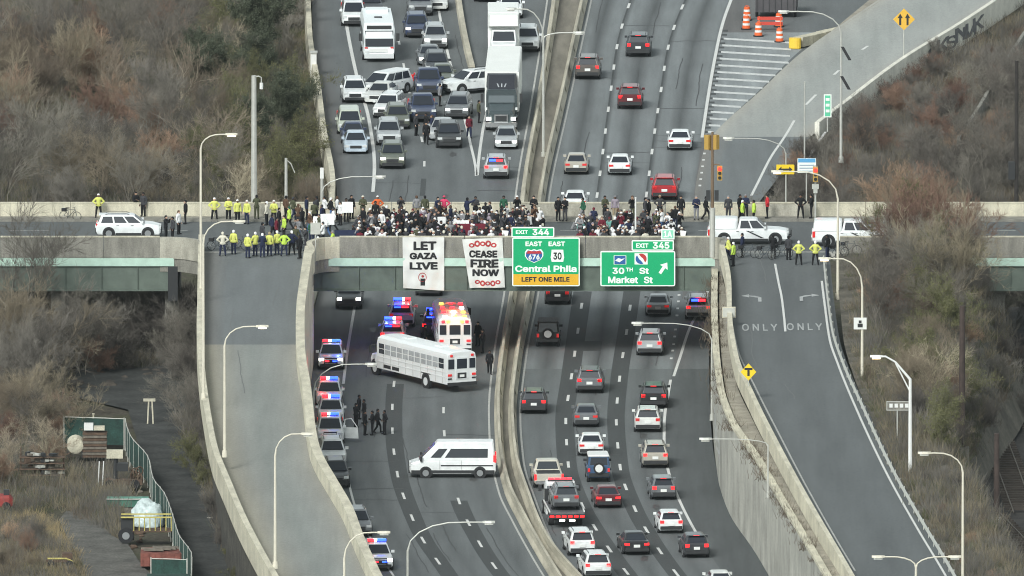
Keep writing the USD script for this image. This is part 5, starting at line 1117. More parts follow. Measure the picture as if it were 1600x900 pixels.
# standing along the far parapet
for px, py, j, tr, pose, face, hat, lab in [
 (541, 347, 'black', 'black', 'photo', -90, 'black', 'person in black holding a white sheet at the left of the parapet row'),
 (549, 342, 'black', 'black', 'stand', -60, 'black', 'tall person in black behind the white sheet'),
 (567, 343, 'olive', 'olive', 'folded', -90, 'cream', 'person in dark olive coat with pale hat by the far parapet'),
 (590, 343, 'orange', 'brown', 'hips', -90, 'white', 'person in orange jacket with white hat by the far parapet'),
 (626, 344, 'charcoal', 'tan', 'photo', -80, 'black', 'person in charcoal jacket and tan trousers behind the first banner'),
 (651, 343, 'grey', 'tan', 'stand', 90, 'brown', 'person in grey with tan trousers leaning at the far parapet'),
 (664, 343, 'olive', 'tan', 'stand', 90, 'black', 'person in olive jacket with tan trousers beside the grey one'),
 (684, 345, 'navy', 'black', 'stand', -45, 'black', 'person in navy left of the pink jacket'),
 (694, 343, 'pink', 'black', 'hips', -90, 'pink', 'person in bright pink jacket above the second banner'),
 (730, 346, 'navy', 'black', 'point', 40, 'black', 'person in dark blue pointing with a raised arm'),
 (743, 344, 'charcoal', 'black', 'folded', -90, 'black', 'person in charcoal right beside the pointing person'),
 (787, 343, 'green', 'charcoal', 'stand', -90, 'black', 'person in dark green by the parapet above the exit 344 sign'),
 (808, 343, 'black', 'charcoal', 'photo', -90, 'white', 'person in black with white bag by the median end'),
 (834, 343, 'black', 'navy', 'folded', -90, 'black', 'broad person in black right at the median barrier'),
 (872, 345, 'black', 'black', 'stand', -60, 'black', 'left person of the black-clad pair below the half hidden white sedan'),
 (883, 345, 'black', 'charcoal', 'folded', -120, 'black', 'right person of the black-clad pair below the half hidden white sedan'),
 (911, 346, 'green', 'grey', 'walk', 180, 'black', 'person in grey-green walking behind the right crowd'),
 (945, 343, 'olive', 'tan', 'folded', -60, 'black', 'person in olive leaning at the parapet above the exit 345 sign'),
 (961, 343, 'mauve', 'tan', 'stand', -90, 'grey', 'person in mauve standing left of the white sign post'),
 (988, 343, 'black', 'olive', 'photo', -90, 'brown', 'tall person in black left of the white sign post'),
 (1008, 346, 'charcoal', 'black', 'stand', 0, 'black', 'left person of the dark pair right of the white sign post'),
 (1014, 348, 'black', 'black', 'stand', 180, 'black', 'right person of the dark pair right of the white sign post'),
 (1031, 342, 'charcoal', 'black', 'hips', -90, 'tan', 'person in charcoal in front of the bright red suv'),
 (1064, 343, 'black', 'black', 'stand', -90, 'black', 'slim person in black right of the crowd by the far parapet'),
 (1088, 343, 'navy', 'grey', 'folded', -90, 'grey', 'person in navy jacket left of the traffic signal'),
 (1103, 344, 'black', 'black', 'walk', 0, 'black', 'person with a black backpack left of the traffic signal'),
 (1138, 343, 'charcoal', 'charcoal', 'stand', -90, 'grey', 'person in charcoal behind the first pickup with cap'),
 (1156, 341, 'black', 'black', 'stand', -30, 'black', 'left person of the dark pair above the lime vests'),
 (1165, 341, 'navy', 'black', 'folded', -90, 'grey', 'right person of the dark pair above the lime vests'),
 (1160, 350, 'lime', 'black', 'stand', 0, 'white', 'left officer in lime vest behind the first pickup with cap'),
 (1178, 350, 'lime', 'black', 'stand', 180, 'black', 'right officer in lime vest behind the first pickup with cap'),
 (1199, 341, 'red', 'black', 'hips', 180, 'black', 'person in red jacket leaning on the far parapet'),
 (1251, 341, 'black', 'black', 'hips', -90, 'black', 'left officer in black under the blue and white sign'),
 (1268, 341, 'black', 'black', 'folded', 180, 'black', 'right officer in black beside the slim signal post'),
 (1160, 402, 'navy', 'black', 'stand', 170, 'black', 'dark-clad officer behind the first bicycles at the right ramp'),
 (1208, 404, 'black', 'black', 'folded', 90, 'black', 'dark-clad officer amid the bicycles at the right ramp'),
 (1293, 404, 'black', 'navy', 'stand', 150, 'black', 'dark-clad officer right of the yellow pair at the right ramp'),
 (1232, 406, 'charcoal', 'black', 'stand', 60, 'black', 'officer in charcoal left of the yellow pair at the right ramp'),
 (1138, 408, 'yellow', 'navy', 'walk', 180, 'white', 'officer in yellow leaning beside the wall at the head of the right ramp'),
 (1146, 416, 'lime', 'black', 'stand', 160, 'white', 'officer in lime vest at the head of the right ramp'),
 (1248, 414, 'yellow', 'black', 'hips', 90, 'white', 'left officer in yellow vest of the pair at the right ramp'),
 (1274, 414, 'yellow', 'black', 'hips', 90, 'white', 'right officer in yellow vest of the pair at the right ramp')]:
    person(px, py, j, tr, lab, pose, face, hat, ZS if py < 347 else ZD, 'people standing along the far parapet' if py < 347 else None)
# the seated crowd in two blocks
jc = ['black']*11+['charcoal']*7+['white']*4+['navy']*3+['grey']*2+['mauve']*2+['maroon']*2+['cream']+['brown', 'olive', 'teal']
GC = 'people sitting close together on the overpass'
def spot(x):
    for lim, w in ((590, 'far left end'), (626, 'left of first banner'), (662, 'over first banner left'), (697, 'over first banner right'), (722, 'between the banners'), (756, 'over second banner left'), (790, 'over second banner right'), (825, 'over exit 344 tab'), (860, 'beside the median end'), (936, 'right block left end'), (985, 'left of white post'), (1020, 'right of white post'), (1080, 'right block right end')):
        if x < lim: return w
for x0, x1, rows in ((556, 850, (352, 357, 362, 367, 372, 378, 383, 388)), (906, 1062, (357, 363, 369, 375, 381, 387))):
    for r, py in enumerate(rows):
        x = x0+rng.uniform(0, 10)+(0 if r else 12)
        while x < x1:
            if not (x0 > 900 and r == 0 and rng.random() < .5):
                def make():
                    ps = rng.choice(['sitknees', 'kneel', 'kneel', 'kneel'] + (['stand', 'folded', 'photo'] if 0 < r < len(rows)-2 else []))
                    j, h, sc = rng.choice(jc), rng.choice(['black', 'black', 'brown', 'charcoal', 'white', 'white', 'cream', 'grey', 'mauve', 'maroon']), rng.choice([None, None, 'white', 'white', 'black', 'maroon'])
                    w = 'person in %s, %s%s, %s, %s %s' % (COLW.get(j, j), HATW[h], ', %s scarf' % sc if sc else '', {'sit': 'sitting', 'sitknees': 'hugging knees', 'kneel': 'kneeling', 'stand': 'standing', 'folded': 'folding arms', 'photo': 'raising hands'}[ps], 'front rows' if r > len(rows)-3 else 'middle rows' if r > 2 else 'back rows', spot(x))
                    return w, (ps, j, h, sc)
                w, (ps, j, h, sc) = fresh(make)
                person(x, min(py+rng.uniform(-2, 2), 388.5), j, rng.choice(['black', 'black', 'charcoal', 'navy', 'grey', 'blue', 'white']), w, ps, rng.choice([-90, -60, -120, 0, 180, 90])+rng.uniform(-25, 25), h, ZD, GC, sc)
            x += rng.uniform(13, 21)
# the rest of the packed crowd, filling the gaps between the people above
heap, cgr = {}, random.Random(91)
for k in range(200):
    x0, x1 = ((552, 856) if k < 135 else (902, 1066)); px, py = cgr.uniform(x0, x1), cgr.uniform(350 if k < 135 else 354, 388)
    p = P(px, py, ZD); B = BUILT[cgr.choice(['sitknees', 'kneel', 'kneel', 'stand' if py < 376 else 'kneel'])]; a = math.radians(cgr.choice([-90, -50, -130, 0, 180, 90])+cgr.uniform(-20, 25))
    for part, m in (('body', cgr.choice(range(4))), ('jacket', cgr.choice(['black']*4+['charcoal']*2+['navy']+jc[:24])), ('trousers', cgr.choice(['black', 'charcoal', 'navy', 'grey'])), ('hair', cgr.choice(['black', 'black', 'brown', 'charcoal', 'white', 'cream']))):
        v, f = np.array(B[part][0]), np.array(B[part][2]).reshape(-1, 3); heap.setdefault((part, m), []).append(move((v, f), p, a))
t = thing('crowd', 'the rest of the tightly packed crowd sitting on the overpass', 'crowd', kind='stuff')
for (part, m), ms in heap.items(): obj({'body': 'bodies', 'jacket': 'jackets', 'trousers': 'trousers', 'hair': 'heads_of_hair'}[part], cat(ms), skins[m] if part == 'body' else cloth[m], t, 50)
# white placards and sheets held in the crowd
sheet_m = mat('placard_white', (.80, .80, .79), .7)
def placard(px, py, w, h, yaw, label, tilt=0.0, m=sheet_m, z=DECK+1.0, catg='placard', name='placard', stick=True):
    foot = min(py+21*(z-DECK), 387.0); p = P(px, foot, DECK); p[2] = DECK+max((foot-py)/21.0, .05)
    t = thing(name, label, catg, p, math.radians(yaw))
    k = np.linspace(-w/2, w/2, 7); a = np.stack([np.stack([k, .03*np.sin(k*7+j*2)+tilt*j*h, k*0+(j)*h], 1) for j in (0, .33, .66, 1)])
    v, f = grid(a); obj('board', (np.vstack([v, v+[0, .012, 0]]), np.vstack([f, f[:, ::-1]+len(v)])), m, t)
    if stick: obj('stick', cyl((0, .03, -.7), (0, .03, h*.7), .015, n=6), cloth['tan'], t)
placard(543, 333, .8, .8, 0, 'white sheet held by the person in black at the parapet row', z=ZS+1.0, stick=False)
placard(512, 352, 1.0, .8, 15, 'large white sheet held up in the knot of people at the left', .2, stick=False); placard(497, 349, .9, .45, -30, 'slanted white placard left of the large white sheet', .3)
placard(690, 350, .6, .5, 10, 'round white placard below the pink jacket', stick=False); placard(727, 356, .7, .5, 25, 'white placard below the pointing person', .4); placard(787, 372, .6, .5, -30, 'small white placard at the right end of the left crowd', .4)
placard(722, 384, .55, .45, 20, 'white placard lying low behind the second banner', .5); placard(647, 379, .5, .4, 0, 'small white placard low above the first banner', .3); placard(828, 352, .9, .6, 60, 'white banner piece held near the median end', .2)
placard(597, 388, .5, .5, 40, 'white cloth hanging low left of the first banner', .2, stick=False); placard(1063, 372, .8, .5, -35, 'white placard at the right end of the right crowd', .4)
placard(735, 368, 2.2, .8, 3, 'maroon cloth banner spread within the left crowd', .5, cloth['maroon'], DECK+.5, 'banner', 'cloth_banner', False)
placard(545, 372, 2.0, .5, 3, 'dark blue tarpaulin laid over a low stack left of the seated crowd', 1.2, cloth['navy'], DECK+.15, 'tarpaulin', 'tarpaulin', False)
placard(948, 352, 1.3, .7, 0, 'pale yellow sheet held behind the right crowd', .1, cloth['cream'], ZS+.3, 'banner', 'cloth_banner', False)
# officers on the highway
for px, py, pose, face, lab in [(561, 655, 'stand', 0, 'officer in black farthest back beside the parked police suvs'), (556, 668, 'folded', 40, 'officer in dark clothes lit red behind the open van door'), (569, 662, 'stand', 200, 'officer in black second from the open van door'),
  (570, 680, 'stand', -20, 'officer in black right at the open van door'), (582, 680, 'folded', 180, 'officer in black with white papers in the group by the van'), (590, 677, 'walk', 10, 'officer in black in the middle of the group by the van'), (601, 679, 'hips', 200, 'officer in black rightmost of the group by the van'),
  (747, 540, 'stand', -120, 'officer in black beside the rear-facing bus under the overpass'), (755, 552, 'folded', 180, 'second officer in black beside the rear-facing bus'), (765, 585, 'walk', -90, 'officer in black walking between the side-on bus and the median'), (640, 560, 'stand', 90, 'officer in black between the police suvs and the side-on bus'), (664, 545, 'stand', 0, 'officer in black left of the rear-facing bus')]:
    person(px, py, 'black', 'black', lab, pose, face, 'black', 0, 'officers on the inbound lanes below the overpass')
for px, py, j, tr, pose, face, hat, lab in [(632, 143, 'red', 'red', 'stand', -60, 'maroon', 'person in red standing beside the white minivan in the jam'), (687, 166, 'grey', 'black', 'stand', 0, 'black', 'person in pale grey between the pickups in the jam'), (666, 226, 'black', 'black', 'walk', -90, 'black', 'left person in black walking in the jam'),
   (650, 212, 'charcoal', 'black', 'stand', -30, 'black', 'person in charcoal beside the navy pickup'), (666, 212, 'black', 'charcoal', 'stand', -150, 'black', 'person in black right in front of the navy pickup'), (675, 215, 'navy', 'black', 'folded', 180, 'brown', 'person in navy behind the walker in the jam'), (733, 216, 'maroon', 'navy', 'walk', -80, 'black', 'person in dark purple walking on the gore lines'), (748, 192, 'olive', 'black', 'stand', 0, 'black', 'person in olive at the front corner of the truck'), (684, 142, 'black', 'navy', 'stand', -90, 'black', 'person in black behind the dark pickup')]:
    person(px, py, j, tr, lab, pose, face, hat)
# bicycles of the officers
bike_m = mat('bike_frame', (.04, .05, .06), .4)
def bicycle_parts(t):
    for x in (-.52, .52):
        w = obj('wheel', trimesh_torus(.33, .022, x), tyre_m, t)
        obj('spokes', cat([tube([(x+.32*math.cos(a), 0, .35+.32*math.sin(a)), (x-.32*math.cos(a), 0, .35-.32*math.sin(a))], .004, 4, False) for a in np.arange(6)*math.pi/6]), galv, w)
    obj('frame', cat([cyl(a, b, .02, n=6) for a, b in (((-.52, 0, .35), (-.1, 0, .32)), ((-.52, 0, .35), (-.2, 0, .82)), ((-.1, 0, .32), (-.22, 0, .9)), ((-.1, 0, .32), (.36, 0, .82)), ((-.2, 0, .8), (.36, 0, .86)), ((.33, 0, .98), (.52, 0, .35)))]), bike_m, t)
    obj('saddle', cbox((-.22, 0, .93), (.26, .13, .06)), tyre_m, t); obj('handlebar', tube([(.3, -.28, 1.0), (.36, -.1, 1.02), (.36, .1, 1.02), (.3, .28, 1.0)], .015, 6), bike_m, t); obj('bag', cbox((-.5, 0, .80), (.34, .22, .2)), tyre_m, t)
def trimesh_torus(R, r, x):
    a = np.linspace(0, 2*math.pi, 19); return tube(np.stack([x+R*np.cos(a), a*0, .35+R*np.sin(a)], 1), r, 6, False)
bikes = [(340, 392), (359, 388), (372, 391), (408, 392), (428, 392), (452, 390), (462, 384), (1168, 403), (1196, 405), (1222, 402), (1310, 402), (1328, 398), (170, 340), (110, 345)]
ORD = ['leftmost', 'second', 'third', 'fourth', 'fifth', 'sixth', 'rightmost']
first = None
for k, (px, py) in enumerate(bikes):
    p = P(px, py, ZD)
    if px < 300: lab, grp = 'dark bicycle leaning by the far parapet %s' % ('behind the police suv' if px > 150 else 'left of the police suv'), 'bicycles at the left parapet'
    elif px < 800: lab, grp = 'dark patrol bicycle, %s from the left in the row across the left ramp head' % ORD[k], 'patrol bicycles at the left ramp'
    else: lab, grp = 'dark patrol bicycle, %s from the left in the row across the right ramp head' % ORD[k-7], 'patrol bicycles at the right ramp'
    t = thing('bicycle', lab, 'bicycle', p, math.radians(rng.uniform(-30, 30)), grp)
    if first is None: bicycle_parts(t); first = t
    else: t.GetReferences().AddInternalReference(first.GetPath()); t.SetInstanceable(True)
# ---------------------------------------------------------------- lamps, signals, signs, banners
lens_lit = mat('lamp_lens_lit', (1, .8, .5), .3, emit=3.0, emit_col=(1, .72, .4)); lens_off = mat('lamp_lens', (.75, .74, .68), .25)
def lamp(px, py, z, top, heads, label, m=pole_beige, r=.095, lit=False, bracket=False, group='street lamps along the roads'):
    """A post whose foot shows at (px, py) on level z, its arm springing at pixel height top, heads at the given pixels."""
    b = P(px, py, z); t = thing('street_lamp', label, 'street lamp', b, group=group)
    zt = PV(px, top, b[1])[2]-b[2]
    obj('base', cyl((0, 0, -.1), (0, 0, .35), r*2.0, r*1.8), m, t)
    obj('pole', tube([(0, 0, .3), (0, 0, zt)], [r*1.15, r*.8], 10), m, t)
    for hx, hy in heads:
        e = PV(hx, hy, b[1])-b; rise = max(e[2]-zt, .05)
        q = [(0, 0, zt-.05)]
        if bracket: q += [(e[0]*.45, 0, zt+rise*.75), (e[0]*.75, 0, zt+rise), (e[0], 0, e[2])]
        else:
            for a in (20, 40, 60, 80): q.append((e[0]*.62*(1-math.cos(math.radians(a))), 0, zt+rise*math.sin(math.radians(a))))
            q += [(e[0]*.75, 0, zt+rise*1.0), (e[0], 0, e[2])]
        obj('arm', tube(q, [r*.75]+[r*.5]*(len(q)-1), 8), m, t)
        if bracket: obj('brace', tube([(0, 0, zt-.9), (e[0]*.45, 0, zt+rise*.7)], r*.4, 6), m, t)
        s = np.sign(e[0])
        hd = obj('lamp_head', loft([[(e[0]-s*.35+s*x, y*w, e[2]+zz) for y, zz in ((-1, -.05), (-.7, .09), (.7, .09), (1, -.05))] for x, w in ((0, .06), (.2, .17), (.6, .19), (.85, .09))]), m, t)
        obj('lens', loft([[(e[0]-s*.35+s*x, y*w, e[2]+zz) for y, zz in ((-1, -.052), (-.6, -.17), (.6, -.17), (1, -.052))] for x, w in ((.15, .11), (.4, .16), (.72, .12))]), lens_lit if lit else lens_off, hd)
    return t
RZ = lambda py: float(zr_left(py))
lamp(314, 470, 7.6, 232, [(360, 210)], 'tall beige lamp post at the corner of the left ramp and the overpass', lit=True)
lamp(318, 622, RZ(610)+1.0, 380, [(372, 346)], 'beige lamp post on the left ramp wall with its arm over the officers')
lamp(351, 712, RZ(700)+1.0, 540, [(408, 510)], 'beige lamp post halfway down the left ramp wall', lit=True)
lamp(430, 886, RZ(880)+1.0, 712, [(479, 678)], 'beige lamp post near the lower end of the left ramp wall')
lamp(538, 985, RZ(980), 872, [(598, 832)], 'thin lamp post at the left ramp, arm over the nearest police suv')
lamp(637, 985, 0, 860, [(762, 816)], 'grey lamp post with long arm over the inbound lanes at the bottom', galv, .10)
lamp(490, 700, 0, 612, [(578, 569)], 'lamp post behind the parked police suvs with arm pointing to the buses', galv, .08)
lamp(503, 345, 3.5, 300, [(592, 276)], 'grey lamp post just beyond the overpass at the left highway edge', galv, .08)
lamp(849, 245, 0, 60, [(800, 14), (903, 51)], 'twin-armed grey lamp post standing in the median beyond the overpass', galv, .10)
lamp(1314, 252, 1.0, 52, [(1226, 18)], 'grey lamp post beside the far ramp with its arm over the roadworks', galv, .10)
lamp(1309, 466, 7.0, 310, [(1216, 268)], 'beige lamp post at the corner of the right ramp and the overpass', lit=True)
lamp(1347, 603, 6.6, 448, [(1290, 404)], 'beige lamp post with small white sign beside the right ramp', lit=True)
lamp(1422, 758, 6.3, 592, [(1371, 557)], 'white lamp post with braced arm and orange glowing head', white_metal, .13, True, True)
lamp(1504, 985, 5.6, 738, [(1446, 708)], 'beige lamp post beside the low wall at the lower right')
lamp(1431, 1000, 6.2, 886, [(1374, 870), (1490, 870)], 'twin-armed beige lamp post at the lower right edge of the ramp')
lamp(1112, 655, 3.0, 530, [(998, 505)], 'grey lamp post at the retaining wall with arm over the right lanes', galv, .07)
lamp(1200, 775, LEDGE, 695, [(1104, 686)], 'thin lamp post on the ledge with arm over the outbound shoulder', galv, .06)
lamp(1228, 330, 1.0, 240, [(1140, 216)], 'thin lamp post behind the far parapet near the far ramp', galv, .06)
def post(px, py, z, top, r, m, name, label, catg):
    b = P(px, py, z); t = thing(name, label, catg, b); h = PV(px, top, b[1])[2]-b[2]
    obj('pole', tube([(0, 0, -.2), (0, 0, h)], [r, r*.75], 12), m, t); return t, b, h
t, b, h = post(397, 338, 4.0, 118, .24, galv, 'camera_pole', 'tall thick pale pole with a traffic camera beyond the left overpass', 'pole')
obj('bracket', tube([(0, 0, h-.1), (.35, 0, h-.05), (.55, 0, h-.15), (.55, 0, h-.6)], .05, 8), galv, t); obj('camera', cat([cyl((.55, 0, h-1.0), (.55, 0, h-.55), .13, n=12)]), white_metal, t)
t, b, h = post(447, 345, 4.0, 247, .13, galv, 'utility_post', 'short pale post with a slanted strut beyond the left overpass', 'post'); obj('strut', tube([(0, 0, h-.1), (.35, 0, h-.4), (.65, 0, h-1.1)], .04, 6), galv, t)
t, b, h = post(503, 352, 3.0, 262, .14, galv, 'sign_post', 'pale post with a narrow panel beside the edge wall beyond the overpass', 'post'); obj('panel', cbox((0, -.1, h-.4), (.28, .06, .8)), white_metal, t)
t, b, h = post(993, 386, DECK, 309, .07, white_metal, 'sign_post', 'slim white post rising from the right crowd', 'post'); obj('cap', cbox((0, 0, h), (.12, .12, .05)), white_metal, t)
t, b, h = post(493, 404, DECK, 345, .05, galv, 'street_sign', 'grey back of a square sign on a thin post by the curved parapet', 'sign'); obj('sign_panel', cbox((0, -.07, h-.55), (.72, .03, .85)), galv, t)
t, b, h = post(1588, 340, 2.0, 95, .17, mat('dark_wood', (.028, .024, .022), .9, var=.3, scale=3), 'utility_pole', 'tall black pole at the right edge beyond the overpass', 'pole'); obj('pole_equipment', cbox((-.35, 0, h*.3), (.5, .4, 1.3)), dark_trim, t)
rust = mat('rusty_steel', (.05, .035, .03), .85, var=.3, scale=2)
t, b, h = post(1503, 705, 4.4, 478, .24, rust, 'catenary_mast', 'thick dark mast in front of the white graffiti wall', 'mast'); obj('mast_foot', cbox((0, 0, -1.2), (1.0, 1.0, 3.0)), concrete_grey, t)
t, b, h = post(1557, 905, -.8, 677, .24, rust, 'catenary_mast', 'rusty dark mast in the rail yard at the lower right', 'mast'); obj('insulator_stack', cat([cbox((0, -.3, h*.42-k*.5), (.5, .12, .2)) for k in range(4)]), galv, t); obj('mast_foot', cbox((0, 0, .3), (.8, .8, 1.0)), mat('orange_rust', (.30, .14, .06), .9, var=.3), t)

def sign_face(t, x0, x1, z0, z1, y, m, edge=None, r=.12, th=.05):
    from shapely.geometry import box as sbox
    sh = sbox(x0+r, z0+r, x1-r, z1-r).buffer(r, quad_segs=4)
    e = trimesh.creation.extrude_polygon(sh, th, engine='earcut'); p = obj('sign_panel', upright((np.array(e.vertices), np.array(e.faces)), y), edge or m, t)
    if edge is not None:
        i = trimesh.creation.extrude_polygon(sh.buffer(-.09), .012, engine='earcut'); obj('sign_face', upright((np.array(i.vertices), np.array(i.faces)), y-th-.002), m, t)
def sign_text(t, s, x0, x1, z0, z1, y, m, name='lettering'):
    q = meshkit.text_mesh(s, 1.0, .01, 2); v = np.array(q.vertices); lo, hi = v.min(0), v.max(0)
    v[:, 0] = x0+(v[:, 0]-lo[0])/(hi[0]-lo[0])*(x1-x0); v[:, 1] = z0+(v[:, 1]-lo[1])/(hi[1]-lo[1])*(z1-z0)
    return obj(name, upright((v, np.array(q.faces)), y), m, t)
def flat(t, poly, y, m, name):
    e = trimesh.creation.extrude_polygon(Polygon(poly), .01, engine='earcut'); return obj(name, upright((np.array(e.vertices), np.array(e.faces)), y), m, t)
sgreen = mat('sign_green', (.0, .36, .14), .45); swhite = mat('sign_white', (.80, .86, .80), .5); syel = mat('sign_yellow', (.72, .40, .02), .5); sblack = mat('sign_black', (.02, .02, .022), .6)
sblue = mat('sign_blue', (.02, .10, .32), .5); sred = mat('sign_red', (.45, .03, .03), .5); yel = mat('warning_yellow', (.80, .56, .02), .5)
YS_ = YB0-.55
def X_(px): return float(PV(px, 400, YS_)[0])
def Z_(py): return float(PV(800, py, YS_)[2])
def circle(cx, cz, r, n=24): return [(cx+r*math.cos(a), cz+r*math.sin(a)) for a in np.linspace(0, 2*math.pi, n, endpoint=False)]
def sign_mount(t, xs, z0, z1):
    for x in xs: obj('bracket', box(x-.05, x+.05, YS_+.005, YB0-.005, z0, z1), galv, t)
t = thing('highway_sign', 'green exit 344 sign hung on the overpass with a yellow bottom strip', 'sign')
sign_face(t, X_(800), X_(906), Z_(447), Z_(371), YS_, sgreen, swhite); sign_face(t, X_(799), X_(866), Z_(370.5), Z_(354.5), YS_, sgreen, swhite, .1)
yy = YS_-.064
q = [(X_(802), Z_(445)), (X_(904), Z_(445)), (X_(904), Z_(428)), (X_(802), Z_(428))]; flat(t, q, yy, syel, 'yellow_strip'); sign_text(t, 'LEFT ONE MILE', X_(815), X_(890), Z_(440), Z_(432.5), yy-.012, sblack)
sign_text(t, 'EXIT', X_(806), X_(825), Z_(365.5), Z_(359.5), yy, swhite); sign_text(t, '344', X_(832), X_(858), Z_(367.5), Z_(357.5), yy, swhite)
sign_text(t, 'EAST', X_(821), X_(847), Z_(384.5), Z_(377), yy, swhite); sign_text(t, 'EAST', X_(857), X_(883), Z_(384.5), Z_(377), yy, swhite); sign_text(t, 'Central Phila', X_(805), X_(901), Z_(425), Z_(414.5), yy, swhite)
def shield(cx, cz, w, h): return [(cx-w*.5, cz+h*.28), (cx-w*.38, cz+h*.5), (cx-w*.15, cz+h*.42), (cx, cz+h*.5), (cx+w*.15, cz+h*.42), (cx+w*.38, cz+h*.5), (cx+w*.5, cz+h*.28), (cx+w*.5, cz-.02*h), (cx+w*.36, cz-h*.3), (cx, cz-h*.52), (cx-w*.36, cz-h*.3), (cx-w*.5, cz-.02*h)]
cx, cz = X_(834.5), Z_(399.5); flat(t, shield(cx, cz, 1.32, .98), yy, swhite, 'interstate_shield'); flat(t, shield(cx, cz-.02, 1.16, .84), yy-.012, sblue, 'shield_field')
flat(t, [(cx-.56, cz+.16), (cx+.56, cz+.16), (cx+.44, cz+.36), (cx, cz+.33), (cx-.44, cz+.36)][::-1], yy-.024, sred, 'shield_crown'); sign_text(t, '676', cx-.40, cx+.40, cz-.27, cz+.10, yy-.036, swhite)
q = [(X_(862), Z_(409)), (X_(880), Z_(409)), (X_(881.5), Z_(402)), (X_(880), Z_(390)), (X_(862), Z_(390)), (X_(860.5), Z_(402))]; flat(t, q, yy, swhite, 'route_shield'); sign_text(t, '30', X_(864.5), X_(877.5), Z_(405.5), Z_(394), yy-.012, sblack)
sign_mount(t, [X_(815), X_(892)], Z_(440), Z_(376))
t = thing('highway_sign', 'green exit 345 sign hung on the overpass with a slanted arrow', 'sign')
sign_face(t, X_(938), X_(1055), Z_(447), Z_(392), YS_, sgreen, swhite); sign_face(t, X_(987), X_(1053), Z_(391.5), Z_(375), YS_, sgreen, swhite, .1)
sign_text(t, 'EXIT', X_(994), X_(1013), Z_(387), Z_(380), yy, swhite); sign_text(t, '345', X_(1020), X_(1046), Z_(388.5), Z_(378), yy, swhite)
sign_text(t, '30', X_(957), X_(975.5), Z_(428), Z_(418), yy, swhite); sign_text(t, 'TH', X_(978), X_(989), Z_(424), Z_(418), yy, swhite); sign_text(t, 'St', X_(999), X_(1014), Z_(428), Z_(418), yy, swhite)
sign_text(t, 'Market', X_(950), X_(997), Z_(442.5), Z_(432), yy, swhite); sign_text(t, 'St', X_(1006), X_(1020), Z_(442.5), Z_(432), yy, swhite)
a0 = np.array([X_(1031), Z_(427)]); a1 = np.array([X_(1042.5), Z_(410)]); dr = (a1-a0)/np.linalg.norm(a1-a0); nn = np.array([-dr[1], dr[0]]); m_ = a1-dr*.42
flat(t, [tuple(a0-nn*.11), tuple(m_-nn*.11), tuple(m_-nn*.33), tuple(a1), tuple(m_+nn*.33), tuple(m_+nn*.11), tuple(a0+nn*.11)], yy, swhite, 'arrow')
q = [(X_(959), Z_(413)), (X_(978.5), Z_(413)), (X_(978.5), Z_(399)), (X_(959), Z_(399))]; flat(t, q, yy, swhite, 'station_symbol'); q = [(x*.9+.1*X_(968.7), z*.9+.1*Z_(406)) for x, z in q]; flat(t, q, yy-.012, sblue, 'symbol_field')
flat(t, [(X_(961), Z_(407)), (X_(968), Z_(409.5)), (X_(976.5), Z_(403.5)), (X_(971), Z_(404.5)), (X_(966), Z_(403))], yy-.024, swhite, 'symbol_arrow')
q = [(X_(991.5), Z_(413)), (X_(1012), Z_(413)), (X_(1012), Z_(395.5)), (X_(991.5), Z_(395.5))]; flat(t, q, yy, swhite, 'transit_symbol')
cx, cz = X_(1001.7), Z_(404.2); R = .38
rd = [(cx+R*1.05*math.cos(a), cz+R*math.sin(a)) for a in np.linspace(-.75, 2.0, 14)]+[(cx-.02, cz+.16), (cx+.14, cz+.02)]; flat(t, rd, yy-.012, sred, 'symbol_red')
bl = [(cx+R*1.05*math.cos(a), cz+R*math.sin(a)) for a in np.linspace(math.pi-.75, math.pi+2.0, 14)]+[(cx+.02, cz-.16), (cx-.14, cz-.02)]; flat(t, bl, yy-.012, sblue, 'symbol_blue')
sign_mount(t, [X_(952), X_(1040)], Z_(440), Z_(396))
t = thing('mile_sign', 'small pale green plate sticking up behind the exit 345 tab', 'sign')
mgreen = mat('sign_pale_green', (.25, .62, .45), .5); sign_face(t, X_(1033), X_(1054), Z_(374.4), Z_(358), YS_+.12, mgreen, swhite, .05, .03); sign_text(t, '1A', X_(1037), X_(1050), Z_(371), Z_(361), YS_+.075, swhite); obj('bracket', box(X_(1043)-.03, X_(1043)+.03, YS_+.125, YS_+.18, Z_(390), Z_(362)), galv, t)
obj('bracket_arm', box(X_(1043)-.03, X_(1043)+.03, YS_+.18, YB0-.005, Z_(388), Z_(384)), galv, t)
